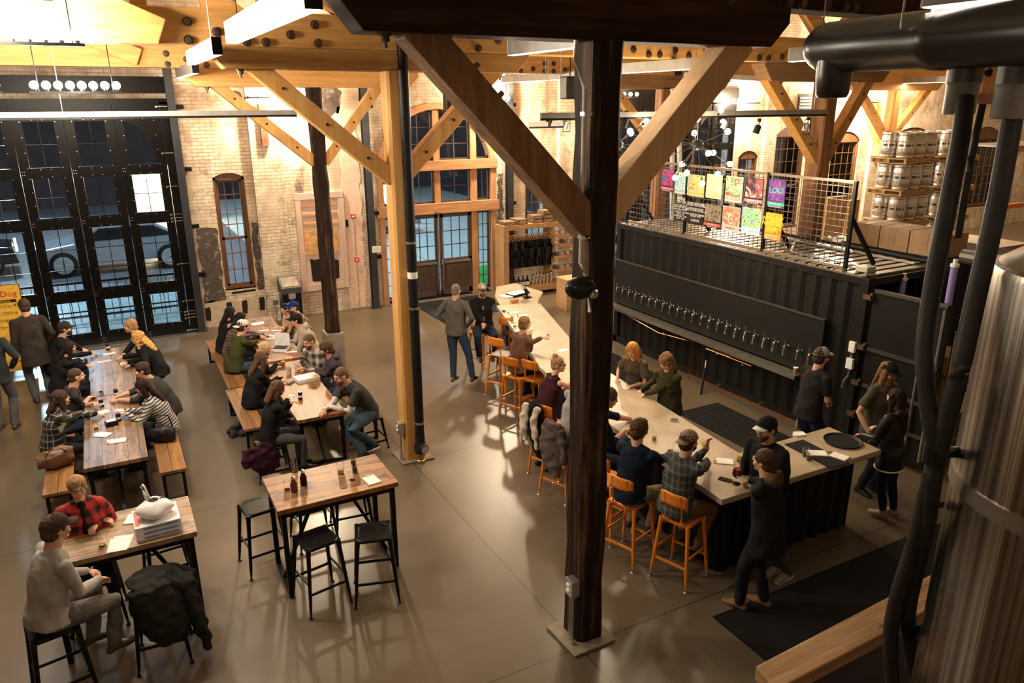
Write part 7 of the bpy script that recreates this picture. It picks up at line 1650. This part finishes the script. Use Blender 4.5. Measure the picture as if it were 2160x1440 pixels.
clipboard('clipboard with a white sheet lying on the black bar mat', (1724, 956), TBH+.01, .95); clipboard('clipboard with a white sheet between the bar mat and the round tray', (1768, 962), TBH+.01, .25)
p = at((1777, 932), TBH); t = thing('serving_tray', 'round black serving tray on the end of the bar', 'tray', p); MB().lathe([(0, .006), (.19, .006), (.195, .010), (.215, .028), (.22, .028), (.205, .0), (0, 0)], p, 40).build('tray', plain('black_tray', (.02, .02, .019), .5), t, smooth=True); MB().lathe([(0, .0065), (.185, .0075)], p, 40).build('non_slip_surface', MAT, t)
tumbler((1706, 970), TBH, 'first of two clear glasses by the black bar mat', DARKB, .2, .036, .12); tumbler((1698, 962), TBH, 'second of two clear glasses by the black bar mat', None, 0, .036, .12)
t = solo(MB().prism([(0, 0), (.14, -.03), (.17, .06), (.06, .11), (-.02, .05)], 0, .02, 2), 'crumpled_napkin', WHITE, 'crumpled white napkin at the edge of the black bar mat', 'napkin'); t.location = at((1684, 917), TBH)+V((0, 0, 0))
p = G(1698, 768, .895); p = PX(1698, 772, 9.22); p.z = .895; p.y = max(p.y, 7.70); t = thing('paper_cup', 'brown paper cup on the drip tray beside the bartender', 'cup', p); MB().lathe([(.028, 0), (.038, .10), (.036, .10), (.026, .004), (0, .004)], p, 16).build('cup', plain('kraft_cup', (.30, .15, .07), .7), t, smooth=True); MB().lathe([(.039, .095), (.039, .105), (.0, .106)], p, 16).build('lid', PAPER, t)
tumbler((1080, 676), TBH, 'glass of golden beer at the far end of the bar', AMBER, .8, .034, .10); tumbler((1086, 688), TBH, 'empty glass at the far end of the bar', None, 0, .036, .08); tumbler((1156, 706), TBH, 'small glass with pale dregs near the raised hands', PALEB, .2, .034, .08)
clipboard('clipboard with a white sheet at the far end of the bar, left one', (1083, 660), TBH, 1.3); clipboard('clipboard with a white sheet at the far end of the bar, right one', (1103, 666), TBH, 1.2); flat('paper_menu', 'white paper on the bar left of the charred post', 'paper', (1187, 739), TBH, .2, .12, .004, .2, PAPER)
t = solo(MB().ball((0, 0, .02), (.035, .05, .02), 12, 8), 'computer_mouse', plain('blue_grey_mouse', (.12, .17, .26), .25), 'blue-grey rounded gadget at the far end of the bar', 'gadget', smooth=True); t.location = at((1063, 657), TBH)
p = at((1112, 628), .91); t = thing('point_of_sale_tablet', 'tilted tablet on a dark stand on the register desk', 'tablet', p); MB().bar(p+V((-.16, .0, .34)), p+V((.0, -.02, .12)), .24, .015, (1, 0, .7)).build('tablet', plain('dark_tablet', (.03, .03, .06), .2), t); MB().bar(p+V((-.15, -.01, .325)), p+V((-.01, -.03, .13)), .2, .004, (1, 0, .7)).build('screen', glow('blue_screen', (.15, .2, .7), .8), t); MB().box(p-V((.08, .06, 0)), p+V((.08, .06, .03))).bar(p+V((0, 0, .03)), p+V((-.07, 0, .22)), .03).build('stand', BLK, t)
flat('cash_tray', 'dark tray beside the tablet on the register desk', 'tray', (1090, 622), .91, .45, .30, .05, .3, BLK, nb); flat('paper_stack', 'white paper stack in the dark tray at the left of the register desk', 'paper', (1068, 626), .91, .2, .3, .03, .2, PAPER)
flat('wooden_tip_box', 'small orange-brown wooden box on the register desk', 'box', (1085, 638), .91, .16, .09, .07, .1, plain('orange_wood', (.55, .25, .06), .5), lambda t, L, w_, d_, th: L((-.05, -.01, th), (.05, .01, th+.002)).build('slot', BLK, t))
# drape makers
def drape(name, label, cat, loc, rz, panels, mats, lumps=(), group=None, dn=.010):
    t = thing(name, label, cat, loc, rz, group)
    for k_, (pts, rr) in enumerate(panels): b_ = HB(); b_.tube([V(p) for p in pts], rr, 14, up=(0, 1, 0)); [b_.eb(p, r) for p, r in lumps if k_ == 0]; organic(b_, ('garment_body', 'garment_side', 'garment_sleeve', 'garment_lining')[min(k_, 3)], mats[k_ % len(mats)], t, None, .011, 2, dn, 11, k_*2.0+loc[0])
    return t
drape('draped_jacket', 'black jacket draped over a stool at the lower left table', 'jacket', (-.12, 6.78, 0), -.1, [([(-.02, 0, .85), (.0, -.02, .79), (.02, -.08, .62), (.06, -.14, .42), (.12, -.16, .24)], [(.14, .12), (.24, .22), (.25, .20), (.22, .13), (.14, .06)]), ([(.10, 0, .83), (.26, -.02, .74), (.30, -.06, .52), (.34, -.10, .28), (.38, -.14, .06)], [(.10, .16), (.09, .17), (.08, .16), (.07, .12), (.03, .04)]), ([(.12, .12, .83), (.30, .12, .72), (.34, .08, .60)], [.07, .07, .05])], [BK2, C('washed_black', (.020, .019, .018)), BK], [((0, .02, .84), (.24, .20, .05))])
x, y = BAR_STOOLS[4]; d_ = V((x, y, 0))
drape('hanging_jacket', 'black jacket with a cream lining hanging on an orange stool', 'jacket', (x-.20, y-.06, 0), -1.2, [([(.02, 0, 1.17), (.0, 0, 1.05), (-.02, 0, .80), (.04, 0, .52), (.06, 0, .36)], [(.05, .05), (.15, .055), (.15, .05), (.10, .045), (.03, .03)]), ([(-.12, -.03, 1.12), (-.14, -.05, .95), (-.16, -.05, .75), (-.14, -.05, .58)], [(.05, .04), (.08, .045), (.07, .04), (.04, .03)]), ([(.10, -.05, 1.12), (.03, -.07, .95), (.05, -.07, .70), (.09, -.06, .50)], [(.04, .03), (.06, .03), (.055, .03), (.02, .02)])], [BK, C('cream_fleece', (.62, .52, .42)), C('cream_fleece', (.62, .52, .42))])
x, y = BAR_STOOLS[3]
drape('hanging_coat', 'brown-grey wool coat hanging on an orange stool beside the charred post', 'coat', (x-.14, y-.10, 0), -1.2, [([(.02, 0, 1.14), (.0, 0, 1.02), (-.02, 0, .78), (.02, 0, .55), (.06, 0, .38)], [(.12, .05), (.17, .06), (.20, .06), (.16, .05), (.07, .04)]), ([(.14, .0, 1.06), (.20, -.02, .85), (.22, -.02, .62)], [.06, .055, .045])], [C('wool_coat', (.115, .085, .070))])
drape('maroon_coat', 'dark maroon coat hanging from the low stool under the phone user', 'coat', (1.36, 9.98, 0), .2, [([(.0, 0, .50), (.02, -.05, .42), (.05, -.10, .28), (.10, -.12, .12)], [(.20, .16), (.23, .16), (.22, .12), (.14, .07)]), ([(-.14, 0, .46), (-.20, -.04, .34), (-.2, -.05, .24)], [.07, .07, .05])], [C('maroon_cloth', (.045, .014, .024))])
t = drape('crumpled_jacket', 'crumpled dark grey jacket lying on the floor left of the middle bench', 'jacket', tuple(G(508, 914, 0)), .5, [([(-.2, 0, .05), (-.05, .02, .07), (.1, 0, .06), (.22, .08, .04)], [(.10, .06), (.15, .07), (.13, .06), (.07, .04)]), ([(-.1, -.1, .05), (.06, -.12, .06), (.15, -.08, .04)], [.05, .06, .04])], [C('dark_grey_jacket', (.05, .045, .045))], dn=.014)
LEATH = plain('brown_leather', (.16, .075, .035), .5); p = G(122, 985, .455)
t = thing('leather_bag', 'soft brown leather bag on the near end of the left bench', 'bag', (p.x, p.y, .455), .2); b = HB(); b.tube([V((-.22, 0, .12)), V((-.1, 0, .13)), V((.08, 0, .14)), V((.2, 0, .12))], [(.04, .09), (.11, .13), (.12, .14), (.08, .12)], 14); organic(b, 'bag_body', LEATH, t, None, .011, 2, .010, 9, 3); b = HB(); b.tube([V((-.12, -.08, .22)), V((-.06, -.12, .3)), V((.06, -.12, .3)), V((.12, -.08, .22))], .010, 8); link('strap', b.mesh('strap', True), LEATH, t)
p = G(341, 912, .6); t = thing('handbag', 'black handbag with a dark red flap behind the person in stripes', 'bag', (p.x+.02, p.y, .455), -.3); b = HB(); b.tube([V((-.16, 0, .11)), V((0, 0, .12)), V((.16, 0, .11))], [(.05, .09), (.09, .12), (.06, .10)], 14); organic(b, 'bag_body', plain('black_leather_bag', (.018, .015, .015), .35), t, None, .011, 2, .005, 9, 4); b = HB(); b.eb((0, .03, .20), (.10, .05, .035)); link('flap', b.mesh('flap', True), cloth('dark_red_lining', (.12, .010, .015)), t); b = HB(); b.tube([V((-.13, .03, .2)), V((-.08, .05, .38)), V((.08, .05, .38)), V((.13, .03, .2))], .009, 8); link('strap', b.mesh('strap', True), BLK, t)
# waste bin
t = thing('waste_bin', 'black waste bin with a slanted silver lid against the brick wall', 'bin', (3.52, 17.6, 0)); MB().prism([(3.30, 17.42), (3.74, 17.42), (3.74, 17.84), (3.30, 17.84)], 0, .78, 2).build('body', BLK, t, bevel=.02)
MB().prism([(17.40, .78), (17.86, .78), (17.86, 1.12), (17.78, 1.12), (17.40, .92)], 3.29, 3.75, 0).build('lid_housing', plain('grey_bin_lid', (.06, .06, .06), .5), t, bevel=.01)
MB().bar((3.52, 17.43, .945), (3.52, 17.74, 1.10), .36, .012, (0, -.4, 1)).build('silver_flap', CHROME, t); b = MB(); b.grid(lambda u, v: V((3.52+.235*math.cos(2*PI*u)*(1+.02*math.sin(9*u*6)), 17.63+.225*math.sin(2*PI*u), .80-.13*v-.03*math.sin(u*19)*v)), 28, 3); b.build('clear_liner', plain('bag_liner', (.30, .29, .28), .3), t, smooth=True)
# hot dog board
YEL = plain('yellow_board', (.86, .50, .06), .5); SY = 16.5; sx0_, sx1_ = -2.40, -1.67
t = thing('menu_board', 'tall yellow hot dog menu board at the left edge', 'sign', ((sx0_+sx1_)/2, SY, 0)); MB().box((sx0_, SY-.015, .12), (sx1_, SY+.015, 1.80)).build('board', YEL, t)
MB().box((sx0_-.015, SY-.02, .10), (sx0_, SY+.02, 1.815)).box((sx1_, SY-.02, .10), (sx1_+.012, SY+.02, 1.815)).box((sx0_, SY-.02, 1.80), (sx1_, SY+.02, 1.815)).build('frame', plain('brown_frame', (.10, .04, .02), .5), t); MB().bar((sx0_+.1, SY, .14), (sx0_+.1, SY+.35, 0), .03).bar((sx1_-.1, SY, .14), (sx1_-.1, SY+.35, 0), .03).bar((sx0_+.1, SY, .14), (sx0_+.1, SY-.3, 0), .03).bar((sx1_-.1, SY, .14), (sx1_-.1, SY-.3, 0), .03).build('stand', BLK, t)
RT = plain('red_lettering', (.62, .02, .03), .5); cx_ = (sx0_+sx1_)/2
add_text('Hot Dog', .155, (cx_+.03, SY-.02, 1.58), (1, 0, 0), (0, 0, 1), RT, t, 'title'); MB().box((sx0_+.01, SY-.02, 1.465), (sx1_-.08, SY-.016, 1.52)).build('black_band', INKB, t); add_text('All Beef Hotdogs', .055, (cx_, SY-.022, 1.475), (1, 0, 0), (0, 0, 1), YEL, t, 'lettering')
for i, s_ in enumerate(('Hot Dog ++', 'Chili Dog', 'Chicago Style', 'New Yorker', 'Bison', 'American', 'Italia Jumbo', 'Plain Jumbo', 'Veggie')): add_text(s_, .062, (sx1_-.10, SY-.018, 1.385-i*.135), (1, 0, 0), (0, 0, 1), INKB, t, 'lettering', 'RIGHT'); MB().box((sx0_+.05, SY-.018, 1.365-i*.135), (sx1_-.14, SY-.016, 1.368-i*.135)).build('rule', INKB, t)
add_text('$7', .07, (sx1_-.06, SY-.018, 1.39), (1, 0, 0), (0, 0, 1), INKB, t, 'lettering', 'RIGHT')
# wall speakers
for px, py, Y, lb in ((950, 212, 16.5, 'black loudspeaker above the arched entrance'), (1202, 185, 12.5, 'black loudspeaker edge just left of the charred post')):
    p = PY(px, py, Y); t = thing('loudspeaker', lb, 'speaker', p); MB().box(p-V((.14, .12, .2)), p+V((.14, .12, .2))).build('cabinet', BLK, t, bevel=.02); MB().box(p-V((.12, .125, .17)), p+V((.12, -.118, .17))).build('grille', plain('speaker_grille', (.03, .03, .03), .8), t); MB().tube([p+V((0, 0, .2)), (p.x, p.y, 8.55)], .012, 6).build('mount', BLK, t)
